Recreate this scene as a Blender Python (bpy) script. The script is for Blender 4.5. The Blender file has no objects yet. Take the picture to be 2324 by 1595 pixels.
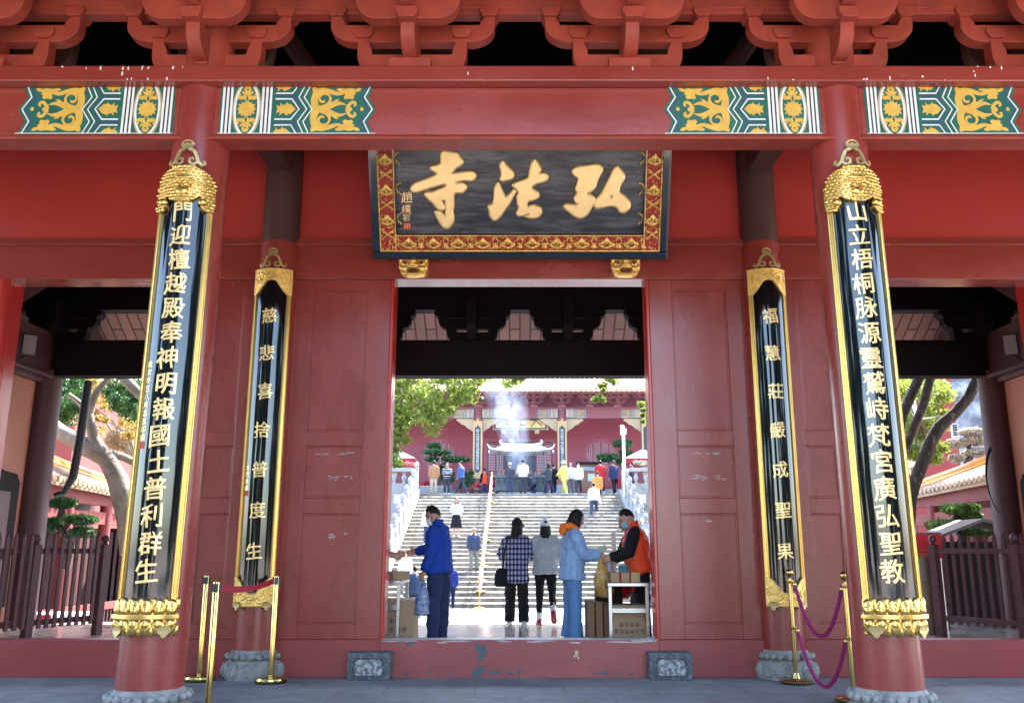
import bpy, bmesh, math, random
import numpy as np
from mathutils import Vector, Matrix
R = math.radians
random.seed(7)
rng = np.random.default_rng(7)
SC = bpy.context.scene
COL = SC.collection

# ------------------------------------------------------------------ camera, sky, sun, exposure
CAM_H = 1.45
cam_d = bpy.data.cameras.new('camera')
cam_d.sensor_width = 36.0
cam_d.lens = 36.0 * 1993.0 / 2324.0
cam_d.shift_x = -18.0 / 2324.0
cam_d.clip_end = 2000
cam = bpy.data.objects.new('camera', cam_d)
COL.objects.link(cam)
cam.location = (0, 0, CAM_H)
cam.rotation_euler = (R(90 + 12.67), 0, 0)
SC.camera = cam

SUN_EL, SUN_AZ = 50.0, 32.0          # sun behind the gate, to the right
world = bpy.data.worlds.new('World')
SC.world = world
world.use_nodes = True
wn = world.node_tree.nodes
sky = wn.new('ShaderNodeTexSky')
sky.sky_type = 'NISHITA'
sky.sun_disc = False
sky.sun_elevation = R(SUN_EL)
sky.sun_rotation = R(SUN_AZ)
sky.air_density = 1.0
sky.dust_density = 1.6
bg = wn['Background']
bg.inputs[1].default_value = 0.15
world.node_tree.links.new(sky.outputs[0], bg.inputs[0])
sun_d = bpy.data.lights.new('sun', 'SUN')
sun_d.energy = 2.9
sun_d.angle = R(0.5)
sun_d.color = (1.0, 0.95, 0.87)
sun = bpy.data.objects.new('sun', sun_d)
COL.objects.link(sun)
sd = Vector((math.sin(R(SUN_AZ)) * math.cos(R(SUN_EL)), math.cos(R(SUN_AZ)) * math.cos(R(SUN_EL)), math.sin(R(SUN_EL))))
sun.rotation_euler = sd.to_track_quat('Z', 'Y').to_euler()
SC.view_settings.view_transform = 'Standard'
SC.view_settings.look = 'None'
SC.view_settings.exposure = 3.5
SC.view_settings.gamma = 1.0
SC.cycles.max_bounces = 8
SC.cycles.diffuse_bounces = 4
SC.cycles.glossy_bounces = 4
SC.cycles.transmission_bounces = 4
SC.cycles.transparent_max_bounces = 8
SC.cycles.volume_bounces = 1
SC.cycles.sample_clamp_indirect = 6.0
SC.cycles.caustics_reflective = False
SC.cycles.caustics_refractive = False

# ------------------------------------------------------------------ survey helpers: photo pixel (2324 wide) at depth Y -> metres
F_, CX_, CY_, TH_ = 1993., 1180., 797.5, R(12.67)
def at(u, v, Y):
    xi = (u - CX_) / F_; yi = (CY_ - v) / F_
    fy = math.cos(TH_) - yi * math.sin(TH_); fz = math.sin(TH_) + yi * math.cos(TH_)
    k = Y / fy
    return Vector((xi * k, Y, CAM_H + fz * k))

# ------------------------------------------------------------------ materials
MATS = {}
def mat(name, col, rough=0.6, metal=0.0, var=0.0, vscale=3.0, bump=0.0, bscale=40.0, spec=0.5, coat=0.0,
        col2=None, mask=None, stretch=(1, 1, 1), sss=0.0, transl=0.0, emit=None, island=0.0, rvar=0.0, coords='Object'):
    """Principled material with a noise variation, optional second colour (mask = (scale, lo, hi)) and bump."""
    if name in MATS: return MATS[name]
    m = bpy.data.materials.new(name); m.use_nodes = True
    nt = m.node_tree; N = nt.nodes; L = nt.links
    b = N['Principled BSDF']
    b.inputs['Roughness'].default_value = rough
    b.inputs['Metallic'].default_value = metal
    b.inputs['Specular IOR Level'].default_value = spec
    b.inputs['Coat Weight'].default_value = coat
    b.inputs['Coat Roughness'].default_value = 0.05
    c = (*col, 1.0)
    b.inputs['Base Color'].default_value = c
    tc = N.new('ShaderNodeTexCoord'); mp = N.new('ShaderNodeMapping'); mp.inputs['Scale'].default_value = stretch
    L.new(tc.outputs[coords], mp.inputs[0])
    out = None
    if var > 0:
        n = N.new('ShaderNodeTexNoise'); n.inputs['Scale'].default_value = vscale; n.inputs['Detail'].default_value = 6; n.inputs['Roughness'].default_value = 0.6
        L.new(mp.outputs[0], n.inputs[0])
        mr = N.new('ShaderNodeMapRange'); mr.inputs[1].default_value = 0.25; mr.inputs[2].default_value = 0.75
        mr.inputs[3].default_value = 1 - var; mr.inputs[4].default_value = 1 + var
        L.new(n.outputs[0], mr.inputs[0])
        mx = N.new('ShaderNodeMix'); mx.data_type = 'RGBA'; mx.blend_type = 'MULTIPLY'; mx.inputs[0].default_value = 1.0
        mx.inputs[6].default_value = c
        L.new(mr.outputs[0], mx.inputs[7]); out = mx.outputs[2]
        if rvar > 0:
            m2 = N.new('ShaderNodeMapRange'); m2.inputs[1].default_value = 0.3; m2.inputs[2].default_value = 0.7
            m2.inputs[3].default_value = rough - rvar; m2.inputs[4].default_value = rough + rvar
            L.new(n.outputs[0], m2.inputs[0]); L.new(m2.outputs[0], b.inputs['Roughness'])
    if island > 0:
        g = N.new('ShaderNodeNewGeometry'); mr = N.new('ShaderNodeMapRange')
        mr.inputs[3].default_value = 1 - island; mr.inputs[4].default_value = 1 + island
        L.new(g.outputs['Random Per Island'], mr.inputs[0])
        mx = N.new('ShaderNodeMix'); mx.data_type = 'RGBA'; mx.blend_type = 'MULTIPLY'; mx.inputs[0].default_value = 1.0
        if out: L.new(out, mx.inputs[6])
        else: mx.inputs[6].default_value = c
        L.new(mr.outputs[0], mx.inputs[7]); out = mx.outputs[2]
    if col2 is not None:
        sc, lo, hi = mask
        n = N.new('ShaderNodeTexNoise'); n.inputs['Scale'].default_value = sc; n.inputs['Detail'].default_value = 8; n.inputs['Roughness'].default_value = 0.65
        L.new(mp.outputs[0], n.inputs[0])
        mr = N.new('ShaderNodeMapRange'); mr.inputs[1].default_value = lo; mr.inputs[2].default_value = hi
        L.new(n.outputs[0], mr.inputs[0])
        mx = N.new('ShaderNodeMix'); mx.data_type = 'RGBA'
        L.new(mr.outputs[0], mx.inputs[0])
        if out: L.new(out, mx.inputs[6])
        else: mx.inputs[6].default_value = c
        mx.inputs[7].default_value = (*col2, 1.0); out = mx.outputs[2]
    if out: L.new(out, b.inputs['Base Color'])
    if bump > 0:
        n = N.new('ShaderNodeTexNoise'); n.inputs['Scale'].default_value = bscale; n.inputs['Detail'].default_value = 5
        L.new(mp.outputs[0], n.inputs[0])
        bp = N.new('ShaderNodeBump'); bp.inputs['Strength'].default_value = bump; bp.inputs['Distance'].default_value = 0.02
        L.new(n.outputs[0], bp.inputs['Height']); L.new(bp.outputs[0], b.inputs['Normal'])
    if transl > 0:
        t = N.new('ShaderNodeBsdfTranslucent'); mxs = N.new('ShaderNodeMixShader'); mxs.inputs[0].default_value = transl
        if out: L.new(out, t.inputs[0])
        else: t.inputs[0].default_value = c
        L.new(b.outputs[0], mxs.inputs[1]); L.new(t.outputs[0], mxs.inputs[2])
        L.new(mxs.outputs[0], N['Material Output'].inputs[0])
    if sss > 0:
        b.inputs['Subsurface Weight'].default_value = sss
        b.inputs['Subsurface Radius'].default_value = (0.012, 0.005, 0.003)
    MATS[name] = m
    return m

def paving_mat(name, col, mortar, sx, sy, rough, var=0.12, spec=0.5, bump=0.15, offset=0.5, msize=0.012, rot=0.0, axis='XY', rvar=0.05, dark=None):
    m = bpy.data.materials.new(name); m.use_nodes = True
    nt = m.node_tree; N = nt.nodes; L = nt.links; b = N['Principled BSDF']
    tc = N.new('ShaderNodeTexCoord'); mp = N.new('ShaderNodeMapping')
    mp.inputs['Rotation'].default_value = (R(90) if axis == 'XZ' else 0, 0, rot)
    L.new(tc.outputs['Object'], mp.inputs[0])
    br = N.new('ShaderNodeTexBrick'); br.offset = offset
    br.inputs['Scale'].default_value = 1.0; br.inputs['Brick Width'].default_value = sx; br.inputs['Row Height'].default_value = sy
    br.inputs['Mortar Size'].default_value = msize; br.inputs['Mortar Smooth'].default_value = 0.2
    br.inputs['Color1'].default_value = (*[x * 0.86 for x in col], 1); br.inputs['Color2'].default_value = (*[min(1, x * 1.12) for x in col], 1)
    br.inputs['Mortar'].default_value = (*mortar, 1)
    L.new(mp.outputs[0], br.inputs[0])
    n = N.new('ShaderNodeTexNoise'); n.inputs['Scale'].default_value = 2.3; n.inputs['Detail'].default_value = 9; n.inputs['Roughness'].default_value = 0.7
    L.new(tc.outputs['Object'], n.inputs[0])
    mr = N.new('ShaderNodeMapRange'); mr.inputs[1].default_value = 0.3; mr.inputs[2].default_value = 0.7; mr.inputs[3].default_value = 1 - var; mr.inputs[4].default_value = 1 + var
    L.new(n.outputs[0], mr.inputs[0])
    mx = N.new('ShaderNodeMix'); mx.data_type = 'RGBA'; mx.blend_type = 'MULTIPLY'; mx.inputs[0].default_value = 1
    L.new(br.outputs[0], mx.inputs[6]); L.new(mr.outputs[0], mx.inputs[7])
    out = mx.outputs[2]
    if dark:
        n2 = N.new('ShaderNodeTexNoise'); n2.inputs['Scale'].default_value = dark[1]; n2.inputs['Detail'].default_value = 7; n2.inputs['Roughness'].default_value = 0.75
        L.new(tc.outputs['Object'], n2.inputs[0])
        m3 = N.new('ShaderNodeMapRange'); m3.inputs[1].default_value = dark[2]; m3.inputs[2].default_value = dark[3]
        L.new(n2.outputs[0], m3.inputs[0])
        mx2 = N.new('ShaderNodeMix'); mx2.data_type = 'RGBA'; L.new(m3.outputs[0], mx2.inputs[0]); L.new(out, mx2.inputs[6]); mx2.inputs[7].default_value = (*dark[0], 1)
        out = mx2.outputs[2]
    L.new(out, b.inputs['Base Color'])
    m2 = N.new('ShaderNodeMapRange'); m2.inputs[1].default_value = 0.3; m2.inputs[2].default_value = 0.7; m2.inputs[3].default_value = rough - rvar; m2.inputs[4].default_value = rough + rvar
    L.new(n.outputs[0], m2.inputs[0]); L.new(m2.outputs[0], b.inputs['Roughness'])
    b.inputs['Specular IOR Level'].default_value = spec
    if bump > 0:
        n3 = N.new('ShaderNodeTexNoise'); n3.inputs['Scale'].default_value = 60; n3.inputs['Detail'].default_value = 6
        L.new(tc.outputs['Object'], n3.inputs[0])
        ad = N.new('ShaderNodeMath'); ad.operation = 'MULTIPLY_ADD'; ad.inputs[1].default_value = -1.2
        L.new(br.outputs['Fac'], ad.inputs[0]); L.new(n3.outputs[0], ad.inputs[2])
        bp = N.new('ShaderNodeBump'); bp.inputs['Strength'].default_value = bump; bp.inputs['Distance'].default_value = 0.02
        L.new(ad.outputs[0], bp.inputs['Height']); L.new(bp.outputs[0], b.inputs['Normal'])
    MATS[name] = m
    return m

# ------------------------------------------------------------------ mesh builder and object helpers
WPOS = {}
def wpos(o):
    return WPOS.get(o.name, Vector((0, 0, 0)))

class MB:
    def __init__(s): s.v = []; s.f = []; s.m = []
    def add(s, vs, fs, mi=0):
        n = len(s.v); s.v.extend([tuple(map(float, p)) for p in vs])
        s.f.extend([tuple(int(i) + n for i in f) for f in fs]); s.m.extend([mi] * len(fs)); return s
    def box(s, x0, x1, y0, y1, z0, z1, mi=0):
        vs = [(x0, y0, z0), (x1, y0, z0), (x1, y1, z0), (x0, y1, z0), (x0, y0, z1), (x1, y0, z1), (x1, y1, z1), (x0, y1, z1)]
        return s.add(vs, [(0, 3, 2, 1), (4, 5, 6, 7), (0, 1, 5, 4), (1, 2, 6, 5), (2, 3, 7, 6), (3, 0, 4, 7)], mi)
    def prism(s, poly, axis, a0, a1, mi=0):
        n = len(poly)
        def P(p, a): return {'y': (p[0], a, p[1]), 'x': (a, p[0], p[1]), 'z': (p[0], p[1], a)}[axis]
        vs = [P(p, a0) for p in poly] + [P(p, a1) for p in poly]
        fs = [tuple(range(n)), tuple(range(2 * n - 1, n - 1, -1))] + [(i, (i + 1) % n, n + (i + 1) % n, n + i) for i in range(n)]
        return s.add(vs, fs, mi)
    def rings(s, rings, mi=0, cap=True, close=True):
        n = len(rings[0]); vs = [p for r in rings for p in r]; fs = []
        for k in range(len(rings) - 1):
            for i in range(n if close else n - 1):
                j = (i + 1) % n
                fs.append((k * n + i, k * n + j, (k + 1) * n + j, (k + 1) * n + i))
        if cap and close:
            fs.append(tuple(range(n - 1, -1, -1))); fs.append(tuple((len(rings) - 1) * n + i for i in range(n)))
        return s.add(vs, fs, mi)
    def tube(s, pts, r, n=8, mi=0, cap=True, flat=1.0, ref=None):
        pts = [Vector(p) for p in pts]; k = len(pts)
        rs = r if isinstance(r, (list, tuple)) else [r] * k
        rg = []; ref0 = Vector(ref) if ref else None
        for i, p in enumerate(pts):
            t = (pts[min(i + 1, k - 1)] - pts[max(i - 1, 0)])
            t = t.normalized() if t.length > 1e-9 else Vector((0, 0, 1))
            if ref0 is None:
                ref0 = Vector((1, 0, 0)) if abs(t.x) < 0.9 else Vector((0, 1, 0))
            a = (ref0 - t * ref0.dot(t))
            a = a.normalized() if a.length > 1e-6 else t.orthogonal().normalized()
            b = t.cross(a); ref0 = a
            rr = rs[i]; ra, rb = rr if isinstance(rr, (tuple, list)) else (rr, rr * flat)
            rg.append([p + a * (ra * math.cos(2 * math.pi * q / n)) + b * (rb * math.sin(2 * math.pi * q / n)) for q in range(n)])
        return s.rings(rg, mi, cap)
    def lathe(s, prof, c=(0, 0, 0), n=24, mi=0, cap=True, sx=1.0, sy=1.0):
        return s.rings([[(c[0] + sx * r * math.cos(2 * math.pi * q / n), c[1] + sy * r * math.sin(2 * math.pi * q / n), c[2] + z) for q in range(n)] for r, z in prof], mi, cap)
    def ball(s, c, r, n=10, m=6, mi=0, rot=None):
        rx, ry, rz = r if isinstance(r, (tuple, list)) else (r, r, r)
        rg = []
        for k in range(m + 1):
            a = math.pi * k / m; a = min(max(a, 0.03), math.pi - 0.03)
            row = []
            for q in range(n):
                p = Vector((rx * math.sin(a) * math.cos(2 * math.pi * q / n), ry * math.sin(a) * math.sin(2 * math.pi * q / n), -rz * math.cos(a)))
                if rot is not None: p = rot @ p
                row.append(p + Vector(c))
            rg.append(row)
        return s.rings(rg, mi)
    def xf(s, fn, i0=0):
        for i in range(i0, len(s.v)): s.v[i] = tuple(fn(Vector(s.v[i])))
        return s
    def merge(s, o, fn=None, mi=None):
        vs = [fn(Vector(p)) for p in o.v] if fn else o.v
        n = len(s.v); s.v.extend([tuple(p) for p in vs]); s.f.extend([tuple(i + n for i in f) for f in o.f])
        s.m.extend(o.m if mi is None else [mi] * len(o.f)); return s
    def build(s, name, mats, parent=None, smooth=35, bevel=0, local=False, recalc=True, sub=0):
        me = bpy.data.meshes.new(name)
        off = wpos(parent) if (parent is not None and not local) else Vector((0, 0, 0))
        vs = s.v
        if off.length > 0: vs = [(p[0] - off.x, p[1] - off.y, p[2] - off.z) for p in s.v]
        me.from_pydata(vs, [], s.f)
        if not isinstance(mats, (list, tuple)): mats = [mats]
        for m in mats: me.materials.append(m)
        if len(mats) > 1: me.polygons.foreach_set('material_index', s.m)
        if recalc:
            bm = bmesh.new(); bm.from_mesh(me); bmesh.ops.recalc_face_normals(bm, faces=bm.faces[:]); bm.to_mesh(me); bm.free()
        if smooth:
            me.polygons.foreach_set('use_smooth', [True] * len(me.polygons)); me.set_sharp_from_angle(angle=R(smooth))
        me.update()
        o = bpy.data.objects.new(name, me); COL.objects.link(o)
        if parent is not None: o.parent = parent
        if bevel:
            md = o.modifiers.new('bevel', 'BEVEL'); md.width = bevel; md.segments = 2; md.limit_method = 'ANGLE'; md.angle_limit = R(40)
        WPOS[o.name] = off.copy() if parent is not None else Vector((0, 0, 0))
        return o

def thing(name, label, cat, loc=(0, 0, 0), group=None, rotz=0.0):
    o = bpy.data.objects.new(name, None); COL.objects.link(o)
    o.location = loc; o.rotation_euler = (0, 0, rotz); o.empty_display_size = 0.2
    o['label'] = label; o['category'] = cat
    if group: o['group'] = group
    WPOS[o.name] = Vector(loc)
    return o
def tag(o, label, cat, group=None, kind=None):
    o['label'] = label; o['category'] = cat
    if group: o['group'] = group
    if kind: o['kind'] = kind
    return o
def setting(o, kind='structure', label=None):
    o['kind'] = kind
    if label: o['label'] = label
    return o
def dup(root, loc, rotz=None, label=None, scale=None):
    r = root.copy(); COL.objects.link(r); r.location = loc
    if rotz is not None: r.rotation_euler = (0, 0, rotz)
    if scale: r.scale = scale
    if label: r['label'] = label
    for ch in list(root.children):
        c = ch.copy(); COL.objects.link(c); c.parent = r
        for g in list(ch.children):
            d = g.copy(); COL.objects.link(d); d.parent = c
    return r

# ------------------------------------------------------------------ curves: lettering and traced outlines to relief meshes
_tmp_c = bpy.data.curves.new('tmp_text', 'FONT'); _tmp_o = bpy.data.objects.new('tmp_text', _tmp_c); COL.objects.link(_tmp_o)
_GL = {}
def glyph(ch, offset=0.018, extrude=0.02, bevel=0.012, res=2, skew=0.07):
    """One character, 1 unit high, centred: (verts, faces); strokes rise slightly to the right as with a brush."""
    offset = 0.0; key = (ch, offset, extrude, bevel, res)
    if key in _GL: return _GL[key]
    c = _tmp_c; c.body = ch; c.offset = offset; c.extrude = extrude; c.bevel_depth = bevel; c.bevel_resolution = 0; c.resolution_u = res
    bpy.context.view_layer.update()
    me = bpy.data.meshes.new_from_object(_tmp_o)
    v = np.array([p.co[:] for p in me.vertices]) if len(me.vertices) else np.zeros((0, 3)); f = [tuple(p.vertices) for p in me.polygons]
    bpy.data.meshes.remove(me)
    if len(v):
        v[:, 0] -= 0.5 if len(ch) == 1 else (v[:, 0].min() + v[:, 0].max()) / 2
        v[:, 1] -= 0.38; v[:, 1] += v[:, 0] * skew
        if skew and len(ch) == 1:                      # hand-written unevenness
            ph = (ord(ch) % 97) * 0.37; x, y = v[:, 0].copy(), v[:, 1].copy()
            v[:, 0] += 0.022 * np.sin(5.5 * y + ph) + 0.012 * np.sin(11 * x + 7 * y + 2 * ph) - 0.05 * y
            v[:, 1] += 0.022 * np.sin(5.0 * x + 1.7 * ph) + 0.012 * np.sin(12 * y - 6 * x + ph) - 0.10 * x * x
    _GL[key] = (v, f); return _GL[key]
def chaikin(p, it=2):
    p = [Vector((a, b)) for a, b in p]
    for _ in range(it):
        q = []
        for i in range(len(p)):
            a, b = p[i], p[(i + 1) % len(p)]
            q += [a * 0.75 + b * 0.25, a * 0.25 + b * 0.75]
        p = q
    return [(a.x, a.y) for a in p]
def relief(polys, extrude, bevel, smooth=1):
    """Closed 2D outlines (holes allowed) to a raised mesh: (verts, faces)."""
    cu = bpy.data.curves.new('tmp_poly', 'CURVE'); cu.dimensions = '2D'; cu.fill_mode = 'BOTH'; cu.extrude = extrude; cu.bevel_depth = bevel; cu.bevel_resolution = 1
    for p in polys:
        q = chaikin(p, smooth) if smooth else p
        sp = cu.splines.new('POLY'); sp.points.add(len(q) - 1); sp.use_cyclic_u = True
        for i, (a, b) in enumerate(q): sp.points[i].co = (a, b, 0, 1)
    ob = bpy.data.objects.new('tmp_poly', cu); COL.objects.link(ob)
    bpy.context.view_layer.update()
    me = bpy.data.meshes.new_from_object(ob)
    v = np.array([p.co[:] for p in me.vertices]); f = [tuple(p.vertices) for p in me.polygons]
    bpy.data.meshes.remove(me); bpy.data.objects.remove(ob); bpy.data.curves.remove(cu)
    return v, f
def slice_x(v, f, xs):
    """Cut a relief into narrow vertical strips so that it can be bent round a column."""
    bm = bmesh.new(); bv = [bm.verts.new(p) for p in v]
    for q in f:
        try: bm.faces.new([bv[i] for i in q])
        except ValueError: pass
    for x in xs:
        bmesh.ops.bisect_plane(bm, geom=bm.verts[:] + bm.edges[:] + bm.faces[:], plane_co=(x, 0, 0), plane_no=(1, 0, 0))
    bm.verts.index_update()
    V = np.array([p.co[:] for p in bm.verts]); Fc = [tuple(p.index for p in q.verts) for q in bm.faces]; bm.free()
    return V, Fc
def stroke(pts, ws):
    """A ribbon outline along a polyline with a width at each point."""
    P = [Vector(p) for p in pts]; Lf, Rt = [], []
    for i, p in enumerate(P):
        t = (P[min(i + 1, len(P) - 1)] - P[max(i - 1, 0)]).normalized(); n = Vector((-t.y, t.x)); w = ws[i] / 2 if isinstance(ws, (list, tuple)) else ws / 2
        Lf.append(p + n * w); Rt.append(p - n * w)
    return [(q.x, q.y) for q in Lf] + [(q.x, q.y) for q in reversed(Rt)]

# ------------------------------------------------------------------ palette
RED = mat('red_paint', (0.25, 0.036, 0.028), 0.28, var=0.17, vscale=2.2, bump=0.06, bscale=16, rvar=0.06, spec=0.55, stretch=(1, 1, 0.45), col2=(0.33, 0.12, 0.10), mask=(24, 0.715, 0.77))
RED2 = mat('red_beam_paint', (0.265, 0.042, 0.031), 0.24, var=0.16, vscale=1.8, bump=0.06, bscale=14, rvar=0.07, stretch=(0.5, 1, 1), spec=0.75, col2=(0.75, 0.70, 0.66), mask=(17, 0.745, 0.77))
RED3 = mat('red_bracket_paint', (0.33, 0.058, 0.038), 0.55, spec=0.3, var=0.22, vscale=3.5, bump=0.12, bscale=24, rvar=0.08, col2=(0.20, 0.048, 0.038), mask=(3.2, 0.50, 0.80))
REDP = mat('red_upper_board_paint', (0.42, 0.028, 0.020), 0.6, var=0.07, vscale=1.0, bump=0.03, bscale=8)
JAMB = mat('red_lacquer_jamb', (0.42, 0.03, 0.025), 0.25, var=0.08, vscale=2.0)
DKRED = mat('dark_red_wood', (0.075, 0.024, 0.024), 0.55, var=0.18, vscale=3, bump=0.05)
DKPOST = mat('dark_brown_timber', (0.075, 0.030, 0.026), 0.5, var=0.15, vscale=2)
DARK = mat('dark_timber', (0.011, 0.0055, 0.006), 0.75, spec=0.15, var=0.2, vscale=2)  # taken down toward black for the shade inside the gate
PLAST = mat('brown_red_plaster', (0.44, 0.175, 0.115), 0.75, var=0.10, vscale=2, bump=0.05)
BLACK = mat('black_lacquer', (0.004, 0.005, 0.007), 0.07, spec=0.5, coat=0.45, bump=0.010, bscale=5, stretch=(6, 6, 0.5))
PLAQ = mat('black_aged_lacquer', (0.020, 0.022, 0.030), 0.24, var=0.5, vscale=2.2, bump=0.12, bscale=7, stretch=(0.6, 3, 3), rvar=0.10, col2=(0.105, 0.105, 0.115), mask=(2.6, 0.44, 0.62))
GOLD = mat('gold_leaf', (0.74, 0.47, 0.135), 0.28, metal=1.0, var=0.10, vscale=20, bump=0.10, bscale=60)
GOLD2 = mat('gold_relief', (0.86, 0.54, 0.15), 0.32, metal=0.75, var=0.15, vscale=30, bump=0.55, bscale=45)
GOLDC = mat('gold_lettering', (0.95, 0.67, 0.29), 0.30, metal=0.5, var=0.08, vscale=12, bump=0.10, bscale=30)
GOLDF = mat('dull_gold_plate', (0.46, 0.33, 0.14), 0.4, metal=0.6, var=0.08, vscale=20)
GOLDD = mat('gold_border_shade', (0.42, 0.22, 0.04), 0.4, metal=0.7)
BRASS = mat('polished_brass', (0.62, 0.45, 0.16), 0.14, metal=1.0, var=0.10, vscale=6, rvar=0.04)
STONE = mat('grey_carved_stone', (0.29, 0.275, 0.25), 0.9, var=0.35, vscale=9, bump=0.8, bscale=40, col2=(0.16, 0.155, 0.15), mask=(7, 0.50, 0.66))
STONED = mat('dark_weathered_stone', (0.085, 0.09, 0.10), 0.85, var=0.3, vscale=9, bump=0.7, bscale=60, col2=(0.24, 0.245, 0.25), mask=(30, 0.52, 0.66))
STONEP = mat('pale_worn_carving', (0.14, 0.145, 0.15), 0.85, var=0.3, vscale=9, bump=0.8, bscale=60, col2=(0.42, 0.42, 0.41), mask=(26, 0.46, 0.58))
MARBLE = mat('white_carved_stone', (0.34, 0.335, 0.32), 0.7, var=0.15, vscale=5, bump=0.3, bscale=30)
WALLST = mat('grey_rendered_wall', (0.34, 0.34, 0.31), 0.9, var=0.25, vscale=1.5, bump=0.2, col2=(0.20, 0.21, 0.15), mask=(1.6, 0.52, 0.66))
WHITE = mat('white_paint', (0.74, 0.74, 0.72), 0.55, var=0.12, vscale=12)
GREENP = mat('green_paint', (0.010, 0.115, 0.080), 0.55, var=0.22, vscale=11)
BLUEP = mat('blue_grey_paint', (0.025, 0.085, 0.12), 0.5, var=0.08, vscale=8)
YELP = mat('yellow_ochre_paint', (0.66, 0.40, 0.065), 0.55, var=0.18, vscale=14)
INKP = mat('dark_ink_paint', (0.025, 0.03, 0.045), 0.5)
TANP = mat('tan_paint', (0.50, 0.36, 0.19), 0.5)
TILE = mat('yellow_glazed_tile', (0.52, 0.36, 0.22), 0.35, var=0.22, vscale=4, rvar=0.08)
TILEO = mat('orange_ridge_tile', (0.60, 0.25, 0.045), 0.35, var=0.18, vscale=5)
SOFF = mat('red_soffit_board', (0.42, 0.15, 0.115), 0.7, var=0.12, vscale=3)
VOID = mat('shade_black_timber', (0.004, 0.003, 0.003), 0.9, spec=0.05)  # near-black colour stands for the deep shade under the roof
CARD = mat('brown_cardboard', (0.33, 0.22, 0.125), 0.85, var=0.10, vscale=4, bump=0.06, bscale=20)
CARDD = mat('printed_ink', (0.05, 0.035, 0.03), 0.8)
STEEL = mat('stainless_steel', (0.36, 0.36, 0.36), 0.3, metal=1.0, var=0.10, vscale=5, rvar=0.08)
BARK = mat('grey_mottled_bark', (0.20, 0.17, 0.135), 0.9, var=0.35, vscale=3, bump=0.6, bscale=14, col2=(0.13, 0.11, 0.085), mask=(2.6, 0.5, 0.64))
BARKD = mat('dark_furrowed_bark', (0.045, 0.033, 0.025), 0.95, var=0.5, vscale=9, bump=1.0, bscale=26, stretch=(1, 1, 0.45), col2=(0.17, 0.145, 0.12), mask=(15, 0.57, 0.64))
LEAFY = mat('yellow_green_leaves', (0.17, 0.22, 0.03), 0.5, transl=0.5, island=0.45)
LEAFG = mat('dark_green_leaves', (0.035, 0.10, 0.018), 0.5, transl=0.35, island=0.5)
LEAFO = mat('orange_autumn_leaves', (0.30, 0.21, 0.045), 0.5, transl=0.4, island=0.45)
PINE = mat('pine_needles', (0.045, 0.115, 0.03), 0.6, transl=0.2, island=0.5)
PALEF = mat('pale_dry_twigs', (0.42, 0.36, 0.27), 0.8, transl=0.3, island=0.3)
# ================================================================== 1. GROUND AND LEVELS
ZIN, ZC, ZT, ZH = 0.29, -0.60, 4.20, 4.79      # gate floor, courtyard, terrace, hall plinth
PAVE = paving_mat('grey_stone_paving', (0.225, 0.225, 0.225), (0.13, 0.13, 0.13), 0.95, 0.6, 0.7, var=0.3, bump=0.45, msize=0.006, dark=((0.13, 0.13, 0.135), 1.7, 0.52, 0.7))
FLOORM = paving_mat('polished_gate_floor', (0.47, 0.42, 0.375), (0.05, 0.05, 0.05), 1.15, 1.15, 0.16, var=0.05, bump=0.0, offset=0.0, msize=0.012, rvar=0.04)
COURT = paving_mat('pale_courtyard_paving', (0.095, 0.102, 0.115), (0.03, 0.03, 0.035), 1.5, 1.5, 0.6, var=0.2, bump=0.1, offset=0.0, msize=0.012)
STEPM = paving_mat('stair_stone', (0.40, 0.36, 0.30), (0.16, 0.14, 0.12), 1.35, 5.0, 0.8, var=0.22, bump=0.3, offset=0.5, msize=0.014, dark=((0.17, 0.155, 0.135), 3.0, 0.54, 0.72))
g = MB(); g.add([(-60, 2.0, 0), (60, 2.0, 0), (60, 10.9, 0), (-60, 10.9, 0)], [(0, 1, 2, 3)])
setting(g.build('ground', PAVE, smooth=0))
FOREC = paving_mat('warm_bounce_paving', (0.37, 0.295, 0.235), (0.25, 0.2, 0.15), 0.8, 0.8, 0.7, bump=0.1)  # unseen ground behind the camera, tinted warm to bounce light onto the brackets
g = MB(); g.add([(-90, -120, 0), (90, -120, 0), (90, 1.99, 0), (-90, 1.99, 0)], [(0, 1, 2, 3)])
setting(g.build('unseen_forecourt', FOREC, smooth=0))
g = MB(); g.box(-9, 9, 10.98, 15.0, -0.7, ZIN)
setting(g.build('gate_floor', FLOORM, smooth=0))
g = MB(); g.add([(-400, 15.0, ZC), (400, 15.0, ZC), (400, 900, ZC), (-400, 900, ZC)], [(0, 1, 2, 3)])
setting(g.build('courtyard', COURT, smooth=0))

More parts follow.
